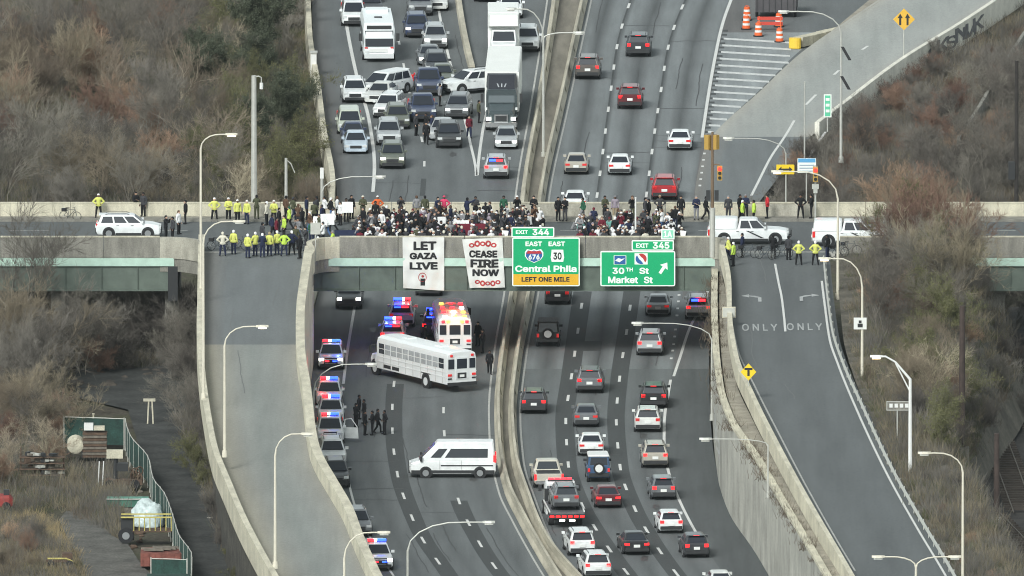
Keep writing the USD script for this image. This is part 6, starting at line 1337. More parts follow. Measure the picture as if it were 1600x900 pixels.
# cloth banners
banner_m = mat('banner_cloth', (.66, .66, .63), .9); ink = mat('banner_ink', (.018, .018, .02), .9); red_ink = mat('banner_red_ink', (.42, .05, .05), .9)
YBN = YB0-.10
def wave(x, z): return .06*np.sin(x*2.6+z*.9)+.03*np.sin(x*6.3-z*2.1)+.025*np.sin(z*5.1+x)
def bx_(px): return float(PV(px, 400, YBN)[0])
def bz_(py): return float(PV(800, py, YBN)[2])
def banner(label, TL, TR, BR, BL, items):
    t = thing('protest_banner', label, 'banner')
    tl, tr, brr, bl = [np.array([bx_(a), bz_(b)]) for a, b in (TL, TR, BR, BL)]
    u, w = np.meshgrid(np.linspace(0, 1, 25), np.linspace(0, 1, 25), indexing='ij')
    q = ((tl[None, None]*(1-u[..., None])+tr[None, None]*u[..., None])*(1-w[..., None])+(bl[None, None]*(1-u[..., None])+brr[None, None]*u[..., None])*w[..., None])
    a = np.stack([q[..., 0], YBN-.05-wave(q[..., 0], q[..., 1]), q[..., 1]], -1); v, f = grid(a)
    obj('cloth', (np.vstack([v, v+[0, .008, 0]]), np.vstack([f, f[:, ::-1]+len(v)])), banner_m, t, True)
    for kind, *r in items:
        if kind == 'text':
            s, x0, x1, z0, z1, m = r; g = meshkit.text_mesh(s, 1.0, .006, 3); v = np.array(g.vertices); lo, hi = v.min(0), v.max(0)
            v[:, 0] = bx_(x0)+(v[:, 0]-lo[0])/(hi[0]-lo[0])*(bx_(x1)-bx_(x0)); v[:, 1] = bz_(z0)+(v[:, 1]-lo[1])/(hi[1]-lo[1])*(bz_(z1)-bz_(z0)); fc = np.array(g.faces); nm = 'lettering'
        else:
            pl, m, nm = r; g = trimesh.creation.extrude_polygon(pl, .006, engine='earcut'); v, fc = np.array(g.vertices), np.array(g.faces)
        for _ in range(2): v, fc = trimesh.remesh.subdivide_to_size(v, fc, .12, max_iter=8) if _ == 0 else (v, fc)
        obj(nm, (np.stack([v[:, 0], YBN-.055-wave(v[:, 0], v[:, 1])-v[:, 2]*1.0-.004, v[:, 1]], 1), fc), m, t)
    for px, py in (TL, TR): obj('tie', cyl((bx_(px), YBN-.03, bz_(py)-.02), (bx_(px), YB0+.1, TOP+.08), .015, n=6), galv, t)
def blob(cx, cy, rx, ry, hole=0.0):
    p = Point(0, 0).buffer(1, quad_segs=6)
    from shapely import affinity
    q = affinity.translate(affinity.scale(p, rx, ry), cx, cy)
    return q.difference(affinity.translate(affinity.scale(p, rx*hole, ry*hole), cx, cy)) if hole else q
items = [('text', 'LET', 646, 682, 390.5, 377, ink), ('text', 'GAZA', 640, 683, 405, 394.5, ink), ('text', 'LIVE', 640, 684, 421, 409.5, ink),
         ('shape', blob(bx_(660), bz_(433), .30, .34, .86), red_ink, 'red_ring'), ('shape', Polygon([(bx_(657), bz_(446)), (bx_(664), bz_(446)), (bx_(664), bz_(435)), (bx_(657), bz_(435))]), ink, 'emblem'), ('shape', blob(bx_(660.5), bz_(431.5), .10, .09), red_ink, 'emblem_top')]
banner('white LET GAZA LIVE banner hanging from the near parapet', (629, 370.5), (694, 370.5), (694, 454), (630, 450), items)
items = [('text', 'CEASE', 733, 777, 402.5, 391, ink), ('text', 'FIRE', 735, 779, 418, 405, ink), ('text', 'NOW', 738, 780, 431.5, 420.5, ink)]
for k in range(5): items.append(('shape', blob(bx_(737+k*8.6), bz_(383-(2.5 if 0 < k < 4 else 0)), .21, .17+.06*(k % 2), .45), red_ink, 'red_ornament'))
for k in range(5): items.append(('shape', blob(bx_(746+k*8), bz_(440.5+(2.0 if 0 < k < 4 else 0)), .19, .15+.06*(k % 2), .45), red_ink, 'red_ornament'))
banner('white CEASE FIRE NOW banner hanging askew from the near parapet', (722, 374), (785, 371), (789, 449), (734, 450), items)

# traffic signals and small signs at the right
sig_y = mat('signal_housing', (.42, .26, .06), .5); lens_red = mat('signal_red', (.9, .02, .02), .3, emit=5.0, emit_col=(1, .012, .012)); lens_dark = mat('signal_lens_dark', (.03, .035, .03), .3)
def signal_head(t, c, yaw=0.0, red=True, m=sig_y):
    h = obj('signal_head', move(cbox((0, 0, 0), (.36, .28, 1.05)), c, yaw), m, t)
    for k, z in enumerate((.33, 0, -.33)):
        obj('lens', move(cyl((0, -.145, z), (0, -.18, z), .165 if red and k == 0 else .125, n=14), c, yaw), lens_red if red and k == 0 else lens_dark, h)
        obj('visor', move(tube([(-.13, -.28, z-.02), (-.12, -.28, z+.1), (0, -.28, z+.15), (.12, -.28, z+.1), (.13, -.28, z-.02)], .02, 5), c, yaw), m, h)
brown_pole = mat('signal_pole_paint', (.16, .11, .07), .6)
b = P(1113, 402, DECK); t = thing('traffic_signal', 'tall brown signal pole with clustered heads at the corner of the overpass', 'traffic signal', b)
h = PV(1113, 206, b[1])[2]-b[2]; z_ = lambda py: PV(1113, py, b[1])[2]-b[2]; x_ = lambda px: PV(px, 300, b[1])[0]-b[0]
obj('pole', tube([(0, 0, 0), (0, 0, z_(300)), (0, 0, h)], [.13, .12, .09], 10), brown_pole, t); obj('base', cyl((0, 0, 0), (0, 0, 3.6), .2, n=12), galv, t)
signal_head(t, (x_(1105), -.05, z_(222)), 2.6, False); signal_head(t, (x_(1119), -.05, z_(222)), -2.2, False); signal_head(t, (x_(1112), .25, z_(224)), math.pi, False)
signal_head(t, (x_(1124.5), -.1, z_(270)), .0, True); obj('arm', box(.05, x_(1124.5), -.03, .03, z_(258), z_(256)), brown_pole, t); obj('arm', box(x_(1104), x_(1120), -.03, .03, z_(212), z_(210)), brown_pole, t)
for s in (-1, 1): obj('walk_signal', cbox((s*.3, -.1, z_(305)), (.3, .25, .75)), dark_trim, t)
b = P(1274, 345, ZS); t = thing('traffic_signal', 'slim grey signal post with a red head near the blue and white sign', 'traffic signal', b)
z_ = lambda py: PV(1274, py, b[1])[2]-b[2]
obj('pole', tube([(0, 0, 0), (0, 0, z_(258))], .07, 10), galv, t); signal_head(t, (0, -.2, z_(272)), 0, True); signal_head(t, (0, .25, z_(272)), math.pi, False)
obj('crosswalk_signal', cat([cbox((0, -.12, z_(291)), (.5, .2, .35)), cbox((0, -.12, z_(298)), (.3, .2, .3))]), galv, t)
def plate_thing(px, py, z, foot, x0, x1, y0, y1, face, label, name='road_sign', edge=None, pole_m=galv, r=.05):
    b = P(px, foot, z); t = thing(name, label, 'sign', b)
    x_ = lambda q: PV(q, 300, b[1])[0]-b[0]; z_ = lambda q: PV(px, q, b[1])[2]-b[2]
    obj('post', tube([(0, 0, -.3), (0, 0, z_(y0))], r, 8), pole_m, t)
    sign_face(t, x_(x0), x_(x1), z_(y1), z_(y0), -.07, face, edge, .04, .03)
    return t, x_, z_
t, x_, z_ = plate_thing(1228, 316, 2.0, 330, 1213, 1241, 257, 272, yel, 'yellow sign with a black double arrow behind the far parapet')
flat(t, [(x_(1216), z_(264.5)), (x_(1221), z_(260)), (x_(1221), z_(263)), (x_(1233), z_(263)), (x_(1233), z_(260)), (x_(1238), z_(264.5)), (x_(1233), z_(269)), (x_(1233), z_(266)), (x_(1221), z_(266)), (x_(1221), z_(269))], -.105, sblack, 'double_arrow')
t, x_, z_ = plate_thing(1260, 316, 2.0, 332, 1246, 1275, 247, 270, swhite, 'white information sign with a blue top strip behind the far parapet')
flat(t, [(x_(1247), z_(253.5)), (x_(1274), z_(253.5)), (x_(1274), z_(247.5)), (x_(1247), z_(247.5))], -.105, mat('sign_sky_blue', (.10, .35, .62), .5), 'blue_strip')
for q in (258, 262.5, 267): flat(t, [(x_(1249), z_(q+.9)), (x_(1272), z_(q+.9)), (x_(1272), z_(q-.9)), (x_(1249), z_(q-.9))], -.105, mat('sign_print', (.35, .42, .50), .6), 'print_line')
yb_ = P(1412, 92, float(zr_far(92))); t = thing('merge_sign', 'yellow diamond merge sign beside the far ramp', 'sign', yb_)
x_ = lambda q: PV(q, 300, yb_[1])[0]-yb_[0]; z_ = lambda q: PV(1412, q, yb_[1])[2]-yb_[2]
obj('post', tube([(0, 0, -.3), (0, 0, z_(12))], .05, 8), galv, t)
d_ = [(x_(1395), z_(30)), (x_(1412), z_(47)), (x_(1429), z_(30)), (x_(1412), z_(13))]; orange_y = mat('diamond_yellow', (.72, .42, .05), .5)
e = trimesh.creation.extrude_polygon(Polygon(d_), .03, engine='earcut'); obj('sign_panel', upright((np.array(e.vertices), np.array(e.faces)), -.06), orange_y, t)
for xa in (1406, 1417.5): flat(t, [(x_(xa-1.6), z_(39)), (x_(xa+1.6), z_(39)), (x_(xa+1.6), z_(28)), (x_(xa+4), z_(28)), (x_(xa), z_(21)), (x_(xa-4), z_(28)), (x_(xa-1.6), z_(28))], -.095, sblack, 'arrow')
t, x_, z_ = plate_thing(1293, 180, 1.2, 200, 1287, 1299, 147, 183, mat('sign_mint', (.12, .55, .33), .5), 'narrow green vertical sign between far ramp and brush', edge=swhite)
for q in (155, 164, 173): flat(t, [(x_(1290), z_(q+2.2)), (x_(1296), z_(q+2.2)), (x_(1296), z_(q-2.2)), (x_(1290), z_(q-2.2))], -.105-.02, swhite, 'print_block')
p_, b_, h_2 = post(1257, 262, .3, 128, .06, galv, 'thin_post', 'thin grey post standing on the near end of the far ramp', 'post'); obj('cap', cbox((0, 0, h_2), (.1, .1, .06)), galv, p_)
for (xa, ya, xb, yb2), w in (((1316, 73, 1328, 94), 'upper'), ((1315, 119, 1327, 140), 'lower')):
    q = P(1313, 252, 1.0); A, B = PV(xa, ya, q[1]-.3), PV(xb, yb2, q[1]-.3); m_ = (A+B)/2
    t = thing('hanging_panel', '%s dark slanted panel hanging beside the lamp post at the far ramp' % w, 'panel', m_)
    obj('panel', hexa(np.array([A-[.12, .03, 0], A+[.12, -.03, 0], A+[.12, .03, 0], A-[.12, -.03, 0]])-m_, np.array([B-[.12, .03, 0], B+[.12, -.03, 0], B+[.12, .03, 0], B-[.12, -.03, 0]])-m_), sblack, t); obj('hanger', tube([A-m_, (q[0]-m_[0], .3, A[2]-m_[2]+.1)], .02, 5), galv, t)
# yellow T sign and junction box on the right ramp's barrier
q = RB_L.pt(float(P(1183, 630, 7)[1])); t = thing('diamond_sign', 'small yellow diamond sign with a black T on the right ramp barrier', 'sign', q)
obj('post', tube([(0, 0, -.2), (0, 0, .9)], .04, 6), galv, t); e = trimesh.creation.extrude_polygon(Polygon([(-.55, 1.0), (0, .4), (.55, 1.0), (0, 1.6)]), .03, engine='earcut'); obj('sign_panel', upright((np.array(e.vertices), np.array(e.faces)), -.05), yel, t)
flat(t, [(-.28, 1.28), (.28, 1.28), (.28, 1.14), (.08, 1.14), (.08, .72), (-.08, .72), (-.08, 1.14), (-.28, 1.14)][::-1], -.085, sblack, 'letter_t')
q = RB_L.pt(float(P(1136, 520, 7)[1])); t = thing('junction_box', 'square pale box fixed on the right ramp barrier', 'box', q+np.array([-.05, -.1, -.1])); obj('box_body', cbox((0, 0, .1), (.95, .3, .75)), concrete_light, t); obj('box_lid', cbox((0, -.16, .1), (.85, .03, .65)), galv, t)
q = P(1347, 603, 6.6); zq = PV(1344, 505, q[1])[2]; xq_ = PV(1344, 505, q[1])[0]; t = thing('bus_sign', 'square white sign with a dark figure fixed to a lamp post by the right ramp', 'sign', (xq_, q[1]-.15, zq))
obj('sign_panel', cbox((0, 0, 0), (.9, .04, .82)), white_metal, t); obj('figure', cat([cbox((0, -.025, .12), (.2, .012, .2)), cbox((0, -.025, -.14), (.36, .012, .26))]), sblack, t)
q = on_verge(1402, 690); t = thing('street_name_sign', 'long grey sign frame on a thin post beside the right ramp', 'sign', q); zt_ = PV(1402, 640, q[1])[2]-q[2]
obj('post', tube([(0, 0, -.2), (0, 0, zt_+.3)], .05, 6), galv, t); obj('frame', cat([box(-.75, .95, -.08, -.05, zt_-.05, zt_+.0), box(-.75, .95, -.08, -.05, zt_+.55, zt_+.6), box(-.75, -.7, -.08, -.05, zt_, zt_+.55), box(.9, .95, -.08, -.05, zt_, zt_+.55)]), galv, t); obj('panel', box(-.7, .9, -.07, -.055, zt_, zt_+.55), concrete_grey, t)
for k_ in range(4): obj('letter_block', box(-.55+k_*.36, -.32+k_*.36, -.085, -.071, zt_+.15, zt_+.42), white_metal, t)
# ---------------------------------------------------------------- roadworks at the far gore
orange = mat('barrel_orange', (.75, .13, .03), .6)
def barrel(px, py, label):
    b = P(px, py, 0); t = thing('traffic_barrel', label, 'barrel', b, group='orange barrels at the far gore')
    obj('rubber_base', cyl((0, 0, 0), (0, 0, .1), .42, n=14), tyre_m, t)
    zs = [.1, .34, .52, .70, .88, 1.08]
    for k_ in range(5): obj('band', cyl((0, 0, zs[k_]+.002), (0, 0, zs[k_+1]-.002), .31-.018*k_, .30-.018*k_, 16), orange if k_ % 2 == 0 else white_metal, t)
    obj('handle', tube([(-.1, 0, 1.08), (-.1, 0, 1.18), (.1, 0, 1.18), (.1, 0, 1.08)], .02, 5), orange, t)
for q in ((1166, 46, 'orange barrel standing farthest left at the roadworks'), (1167, 32, 'orange barrel behind the leftmost one'), (1185, 57, 'orange barrel left of the red barricade'), (1218, 66, 'orange barrel right of the red barricade'), (1217, 42, 'orange barrel behind the barricade')): barrel(*q)
b = P(1203, 48); t = thing('barricade', 'red and orange barricade between the barrels at the roadworks', 'barricade', b)
for s in (-1, 1): obj('leg', cat([cyl((s*.85, -.35, 0), (s*.85, 0, 1.15), .04, n=6), cyl((s*.85, .35, 0), (s*.85, 0, 1.15), .04, n=6)]), orange, t)
for z in (.45, .85): obj('rail', box(-1.0, 1.0, -.06, -.02, z, z+.26), mat('barricade_red', (.55, .06, .04), .5), t)
b = P(1212, 28); t = thing('equipment_trailer', 'dark grey equipment container at the top edge behind the barrels', 'container', b, road_heading(*b[:2])-math.pi/2)
obj('body', box(-1.6, 1.6, 0, 4, .45, 2.4), mat('container_grey', (.07, .065, .07), .7, var=.2, scale=1), t)
for k_ in range(7): obj('panel_rib', box(-1.5+k_*.48, -1.44+k_*.48, -.03, -.002, .5, 2.35), dark_trim, t)
for s in (-1, 1): obj('wheel', cyl((s*1.4, .8, .4), (s*1.62, .8, .4), .4, n=14), tyre_m, t)
b = P(1243, 76); t = thing('crash_cushion', 'yellow-nosed crash cushion at the point of the far gore', 'crash cushion', b, math.radians(-28))
obj('nose', loft([[(.5*math.cos(a), .35*math.sin(a)-.1, z) for a in np.linspace(0, 2*math.pi, 14, endpoint=False)] for z in (.05, .85)]), mat('cushion_yellow', (.75, .50, .05), .5), t)
for k_ in range(5): obj('bay', box(-.42, .42, .45+k_*1.9, 2.25+k_*1.9, .1, .85-.02*(k_ % 2)), concrete_light, t)
# ---------------------------------------------------------------- rail yard and storage yard
yard_asph = mat('yard_asphalt', (.05, .052, .05), .9, var=.5, scale=.45, fine=.45)
def sheet(name, pix, m, z=-.28, kind='structure'):
    p = np.array([P(a, b, z)[:2] for a, b in pix]); g = trimesh.creation.triangulate_polygon(Polygon(p), engine='earcut')
    v = np.array(g[0]); v = np.hstack([v, np.full((len(v), 1), z)]); return tag(obj(name, up_facing((v, np.array(g[1]))), m), kind=kind)
def ZG(x, y): return float(zone(np.array([x], float), np.array([y], float))[0])
sheet('yard_road', [(120, 560), (200, 548), (318, 545), (330, 640), (360, 760), (430, 905), (450, 960), (330, 960), (300, 900), (262, 830), (215, 690), (200, 640), (115, 620)], yard_asph, -.42)
sheet('yard_path', [(92, 812), (104, 798), (122, 800), (150, 812), (178, 838), (200, 850), (222, 884), (240, 900), (250, 960), (160, 960), (140, 915), (128, 880), (108, 845)], mat('gravel_path', (.125, .12, .108), .95, var=.4, scale=.7, fine=.45), -.44)
sheet('yard_path', [(15, 770), (60, 757), (100, 765), (70, 790), (20, 795)], mats['gravel_path'], -.45)
sheet('rail_bed', [(1500, 500), (1620, 470), (1700, 500), (1700, 960), (1590, 960), (1560, 860), (1530, 720), (1505, 620)], mat('ballast_dark', (.055, .05, .046), .95, var=.45, scale=.8, fine=.4), -.4)
rail_steel = mat('rail_steel', (.14, .12, .10), .5, .4)
for (a, b) in (((1545, 560), (1640, 690)), ((1530, 610), (1600, 800)), ((1545, 800), (1640, 900))):
    p = np.array([P(*a, -.1), P(*b, -.1)]); t = thing('rail_track', 'worn rail line crossing the dark yard at %s' % {1545: 'its far end' if a[1] < 700 else 'the lower edge', 1530: 'the foot of the dark mast'}[a[0]], 'rail track')
    d = (p[1]-p[0])/np.linalg.norm(p[1]-p[0]); s = np.array([-d[1], d[0], 0])
    for o in (-.72, .72): obj('rail', tube([p[0]+s*o, p[1]+s*o], .05, 6), rail_steel, t)
    L = np.linalg.norm(p[1]-p[0])
    for k in range(int(L/1.2)):
        c = p[0]+d*(k*1.2+.4); obj('sleeper', move(cbox((0, 0, 0), (.24, 2.4, .14)), c-[0, 0, .06], math.atan2(d[1], d[0])), mat('sleeper_wood', (.06, .05, .042), .95, var=.3), t)
def wall_px(pix, z0, z1, th, m, label, catg='wall', name='low_wall', seg=4.0):
    p = smooth_path([P(a, b, z1) for a, b in pix], 1.5); return barrier_thing(p, label, name, [(-th/2, z0-z1), (-th/2, 0), (th/2, 0), (th/2, z0-z1)], seg, m, None, catg, 'wall_section')
wall_px([(1486, 742), (1500, 785), (1522, 842), (1550, 905), (1580, 960)], -1.0, 6.35, .5, concrete, 'low pale concrete wall along the verge above the rail yard at the lower right')
gw = wall_px([(1558, 537), (1548, 562), (1534, 600), (1522, 640), (1510, 665)], -1.0, 1.6, .4, concrete_light, 'white wall with dark graffiti beside the thick dark mast')
for k, (px, py) in enumerate(((1555, 548), (1545, 572), (1537, 592), (1526, 628))):
    q = P(px, py, 1.0); obj('graffiti', move(cat([box(-.03, .0, -.8, .8, -.5, .1), box(-.03, .0, .3, 1.3, -.2, .3)]), (q[0]+.22, q[1]-.1, q[2]-.2), -.06), black_paint, gw)
wall_px([(1498, 213), (1530, 165), (1565, 105), (1604, 45)], -.8, 2.0, .25, concrete_grey, 'long pale wall climbing through the brush at the upper right', seg=8)
# green screened fence of the storage yard
screen = mat('fence_screen', (.02, .062, .05), .85, var=.45, scale=1.0, fine=.4)
def fence(pix, label, h=1.9, step=2.6):
    p = smooth_path([P(a, b, -.35) for a, b in pix], 1.0); d = np.concatenate([[0], np.cumsum(np.linalg.norm(np.diff(p, axis=0), axis=1))])
    t = thing('screen_fence', label, 'fence'); n = max(1, int(d[-1]/step))
    at = lambda s: np.array([np.interp(s, d, p[:, j]) for j in range(3)])
    for k in range(n+1):
        c = at(d[-1]*k/n); obj('post', cyl(c-[0, 0, .4], c+[0, 0, h+.12], .045, n=6), galv, t)
        if k < n:
            e = at(d[-1]*(k+1)/n); s = (e-c)/np.linalg.norm(e-c); q = np.array([-s[1], s[0], 0])*.02
            obj('screen_panel', hexa(np.array([c+s*.05-q, e-s*.05-q, e-s*.05+q, c+s*.05+q])+[0, 0, .06], np.array([c+s*.05-q, e-s*.05-q, e-s*.05+q, c+s*.05+q])+[0, 0, h]), screen, t)
            obj('top_rail', cyl(c+[0, 0, h+.05], e+[0, 0, h+.05], .03, n=5), galv, t)
fence([(100, 694), (150, 696), (194, 697)], 'dark green screen fence behind the pallet stack')
fence([(196, 698), (203, 722), (232, 758), (240, 792), (256, 812), (268, 842), (280, 880), (300, 912), (298, 960)], 'long dark green screen fence winding along the yard road')
fence([(236, 912), (262, 913), (292, 914)], 'green screen fence panel with white lettering at the bottom of the yard', 1.7)
rust_brown = mat('rusty_scrap', (.10, .065, .045), .9, var=.4, scale=2); wood = mat('grey_wood', (.16, .14, .115), .9, var=.3, scale=3)
b = P(148, 714, -.4); t = thing('pallet_stack', 'tall stack of dark pallets with a white crate on top', 'pallet stack', b)
for k in range(9):
    z = .02+k*.2
    pl = obj('pallet', cat([box(-.85+.02*(k % 3), .85+.02*(k % 3), -.5+j*.33, -.34+j*.33, z+.13, z+.16) for j in range(4)]+[box(-.85, .85, -.5+j*.45, -.4+j*.45, z, z+.128) for j in range(3)]), wood if k % 2 else rust_brown, t)
obj('crate', box(-.75, -.1, -.4, .3, 1.95, 2.4), white_metal, t); obj('crate', box(-.05, .7, -.45, .3, 1.95, 2.2), concrete_light, t)
b = P(118, 714, -.4); t = thing('white_tank', 'round off-white tank on a stand left of the pallet stack', 'tank', b)
obj('tank', loft([[(.62*r*math.cos(a), y, .85+.62*r*math.sin(a)) for a in np.linspace(0, 2*math.pi, 16, endpoint=False)] for y, r in ((-.6, .6), (-.5, .9), (-.3, 1), (.9, 1), (1.1, .7))]), concrete_light, t, 40)
for s in (-1, 1): obj('cradle', box(s*.5-.08, s*.5+.08, -.4, .9, 0, .45), dark_trim, t)
b = P(66, 748, -.4); t = thing('scrap_rack', 'rusty rack piled with scrap metal beside the bare trees at the left', 'scrap rack', b)
for x in (-1.5, -.5, .5, 1.5): obj('upright', cyl((x, 0, 0), (x, .1, 1.9+.3*math.sin(x*3)), .05, n=6), rust_brown, t)
for k in range(4): obj('shelf', box(-1.6, 1.6, -.4, .5, .25+k*.42, .31+k*.42), rust_brown, t)
for k in range(26):
    x, z = rng.uniform(-1.4, 1.4), .33+.42*rng.randrange(4); obj('scrap_piece', move(cbox((0, 0, 0), (rng.uniform(.2, .6), rng.uniform(.2, .5), rng.uniform(.1, .3))), (x, rng.uniform(-.3, .3), z+.16), rng.uniform(0, 3)), rng.choice([rust_brown, wood, galv, dark_trim]), t)
b = P(180, 762, -.4); t = thing('compact_lift', 'grey boom lift with pale basket in the storage yard', 'lift', b)
obj('mast', cyl((0, 0, .2), (.05, 0, 2.2), .15, n=8), dark_trim, t); obj('basket', box(-.6, .55, -.3, .4, 2.1, 2.65), concrete_light, t); obj('chassis', box(-.7, 1.9, -.5, .6, .25, .62), rust_brown, t); obj('motor', box(.1, .9, -.35, .35, 1.2, 1.75), dark_trim, t)
for x in (-.5, .0): obj('ladder_rail', cyl((-.9+x*.6, -.2, 0), (-.8+x*.6, -.2, 1.9), .04, n=5), white_metal, t)
for x in (-.4, 1.4): obj('wheel', cyl((x, -.6, .32), (x, -.42, .32), .32, n=14), tyre_m, t)
for k in range(8): obj('hose_coil', move(trimesh_torus(.3, .05, 0), (1.5+.3*math.sin(k), .2, .1+k*.1), k), rust_brown, t)
b = P(196, 792, -.4); t = thing('green_bin', 'low teal green skip in the middle of the storage yard', 'skip', b); obj('bin_body', loft([[(x, -.5, .05), (x, .6, .05), (x*1.08, .8, .62), (x*1.08, -.7, .62)] for x in (-1.2, 1.5)]), mat('teal_paint', (.10, .26, .20), .6, var=.2, scale=2), t); obj('rim', box(-1.35, 1.68, -.76, -.70, .6, .68), galv, t)
b = P(231, 818, -.4); t = thing('plastic_heap', 'white plastic sheeting bulging over a heap beside the fence', 'tarpaulin', b)
sp = trimesh.creation.icosphere(4); v = np.array(sp.vertices); v *= (.85+.5*meshkit.fbm(v*2.2+9, 4, 3))[:, None]; v = v*[1.05, 1.3, 1.5]; v[:, 2] = np.maximum(v[:, 2], -.2)+.1; obj('sheeting', (v, np.array(sp.faces)), mat('white_plastic', (.50, .58, .58), .4, var=.25, scale=3), t, True)
dull_yellow = mat('dull_yellow', (.50, .43, .13), .7, var=.2, scale=3)
b = P(232, 846, -.4); t = thing('yellow_railing_frame', 'machine with yellow railings around its top beside the white heap', 'machine', b)
obj('housing', box(-1.9, -1.0, -.6, .6, .2, 1.75), dark_trim, t); obj('platform', box(-1.9, 1.6, -.8, .8, .75, .85), rust_brown, t)
for x in np.arange(-1.0, 1.61, .37): obj('baluster', cyl((x, -.8, .85), (x, -.8, 1.75), .035, n=5), dull_yellow, t)
for y in (-.8, .8): obj('top_rail', box(-1.9, 1.65, y-.05, y+.05, 1.75, 1.84), dull_yellow, t)
q = obj('wheel', cyl((-1.55, -.95, .52), (-1.55, -.6, .52), .54, n=20), tyre_m, t); obj('rim', cyl((-1.55, -.96, .52), (-1.55, -.9, .52), .26, n=12), rim_m, q)
b = P(254, 884, -.4); t = thing('red_container', 'rusty red open container in front of the yellow railings', 'container', b)
obj('body', box(-1.5, 1.75, -1.0, 2.0, .1, 1.0), mat('container_red', (.19, .065, .05), .85, var=.4, scale=2), t); obj('load', cat([move(cbox((0, 0, 0), (rng.uniform(.6, 1.6), .2, .12)), (rng.uniform(-.9, 1.0), rng.uniform(-.5, 1.6), 1.06+rng.random()*.1), rng.uniform(-.6, .6)) for _ in range(14)]), wood, t)
for k in range(8): obj('rib', box(-1.42+k*.43, -1.34+k*.43, -1.05, -.998, .12, .95), mats['container_red'], t)
b = P(262, 935, -.4); t = thing('dumpster', 'dark green dumpster with pale lettering at the bottom edge of the yard', 'dumpster', b)
obj('body', box(-1.35, 1.35, -.8, .8, .1, 1.5), screen, t); obj('lid', box(-1.4, 1.4, -.85, .85, 1.502, 1.58), screen, t); sx = upright(text('WASTE', .3, .01), -.81); obj('lettering', (sx[0]+[0, 0, 1.0], sx[1]), white_metal, t)
b = P(95, 885, -.3); t = thing('yellow_cart', 'small rusty cart with a yellow rail in the dry grass', 'cart', b); obj('bed', box(-1.0, .8, -.4, .4, .35, .5), rust_brown, t); obj('box', box(.1, .8, -.35, .35, .505, .95), rust_brown, t); obj('rail', tube([(-.9, -.4, .6), (.4, -.4, .6), (.8, -.4, .4)], .06, 6), dull_yellow, t)
for x in (-.7, .6): obj('wheel', cyl((x, -.5, .25), (x, -.38, .25), .25, n=12), tyre_m, t)
b = P(8, 795, -.3); t = thing('red_vehicle', 'red machine body cut by the left edge of the photograph', 'machine', b); obj('body', loft([ring8(-1.6, .2, .9, .8), ring8(.3, .2, 1.0, .85), ring8(.55, .3, .7, .7)]), mat('machine_red', (.26, .035, .03), .7, var=.2), t, 30); obj('seat', cbox((.1, 0, 1.15), (.4, .4, .4)), dark_trim, t); obj('wheel', cyl((.1, -.9, .3), (.1, -.7, .3), .3, n=12), tyre_m, t)
for px, py, w, lab in ((235, 662, 1.0, 'pale T-shaped double post standing on the yard road'), (146, 682, 0, 'single pale post behind the pallet stack')):
    b = P(px, py, -.4); t = thing('yard_post', lab, 'post', b)
    for s in ((-1, 1) if w else (0,)): obj('leg', cyl((s*.2, 0, 0), (s*.12, 0, 1.6), .06, n=6), concrete_light, t)
    if w: obj('crossbar', box(-.5, .35, -.06, .06, 1.6, 1.8), concrete_light, t)
    else: obj('cap', cbox((0, 0, 1.62), (.16, .16, .08)), concrete_light, t)

rg = random.Random(77)
def rubble(name, label, pix, n, ms, smax=.5):
    pl = Polygon([tuple(P(a, b, -.4)[:2]) for a, b in pix]); x0, y0, x1, y1 = pl.bounds; out = []
    while len(out) < n:
        x, y = rg.uniform(x0, x1), rg.uniform(y0, y1)
        if pl.contains(Point(x, y)):
            s_ = rg.uniform(.1, smax); v = trimesh.creation.icosphere(1).vertices*[s_*rg.uniform(.6, 1.6), s_*rg.uniform(.6, 1.6), s_*rg.uniform(.3, .8)]; v = v*(1+.5*(meshkit.noise(v*4+len(out))[:, None]-.5)); out.append(move((v, trimesh.creation.icosphere(1).faces), (x, y, ZG(x, y)+.05), rg.uniform(0, 6)))
    tag(obj(name, cat(out), ms), label, 'rubble', None, 'stuff')
rubble('rubble', 'dark rubble and scrap strewn over the storage yard', [(100, 725), (195, 720), (225, 770), (240, 815), (190, 880), (150, 800), (100, 800)], 150, rust_brown, .32)
rubble('rubble', 'pale and rusty scrap pieces heaped beside the long screen fence', [(160, 735), (205, 735), (228, 770), (236, 805), (215, 815), (180, 790)], 90, wood, .38)
rubble('rubble', 'grey stones and litter along the left ramp foot', [(300, 700), (338, 720), (350, 770), (392, 850), (430, 940), (390, 930), (330, 820)], 170, concrete_grey, .35)
rubble('rubble', 'dark lumps and spoil at the end of the yard road', [(100, 560), (310, 540), (315, 600), (200, 590), (100, 640)], 160, mat('spoil', (.07, .06, .05), .95, var=.4, scale=2), .6)
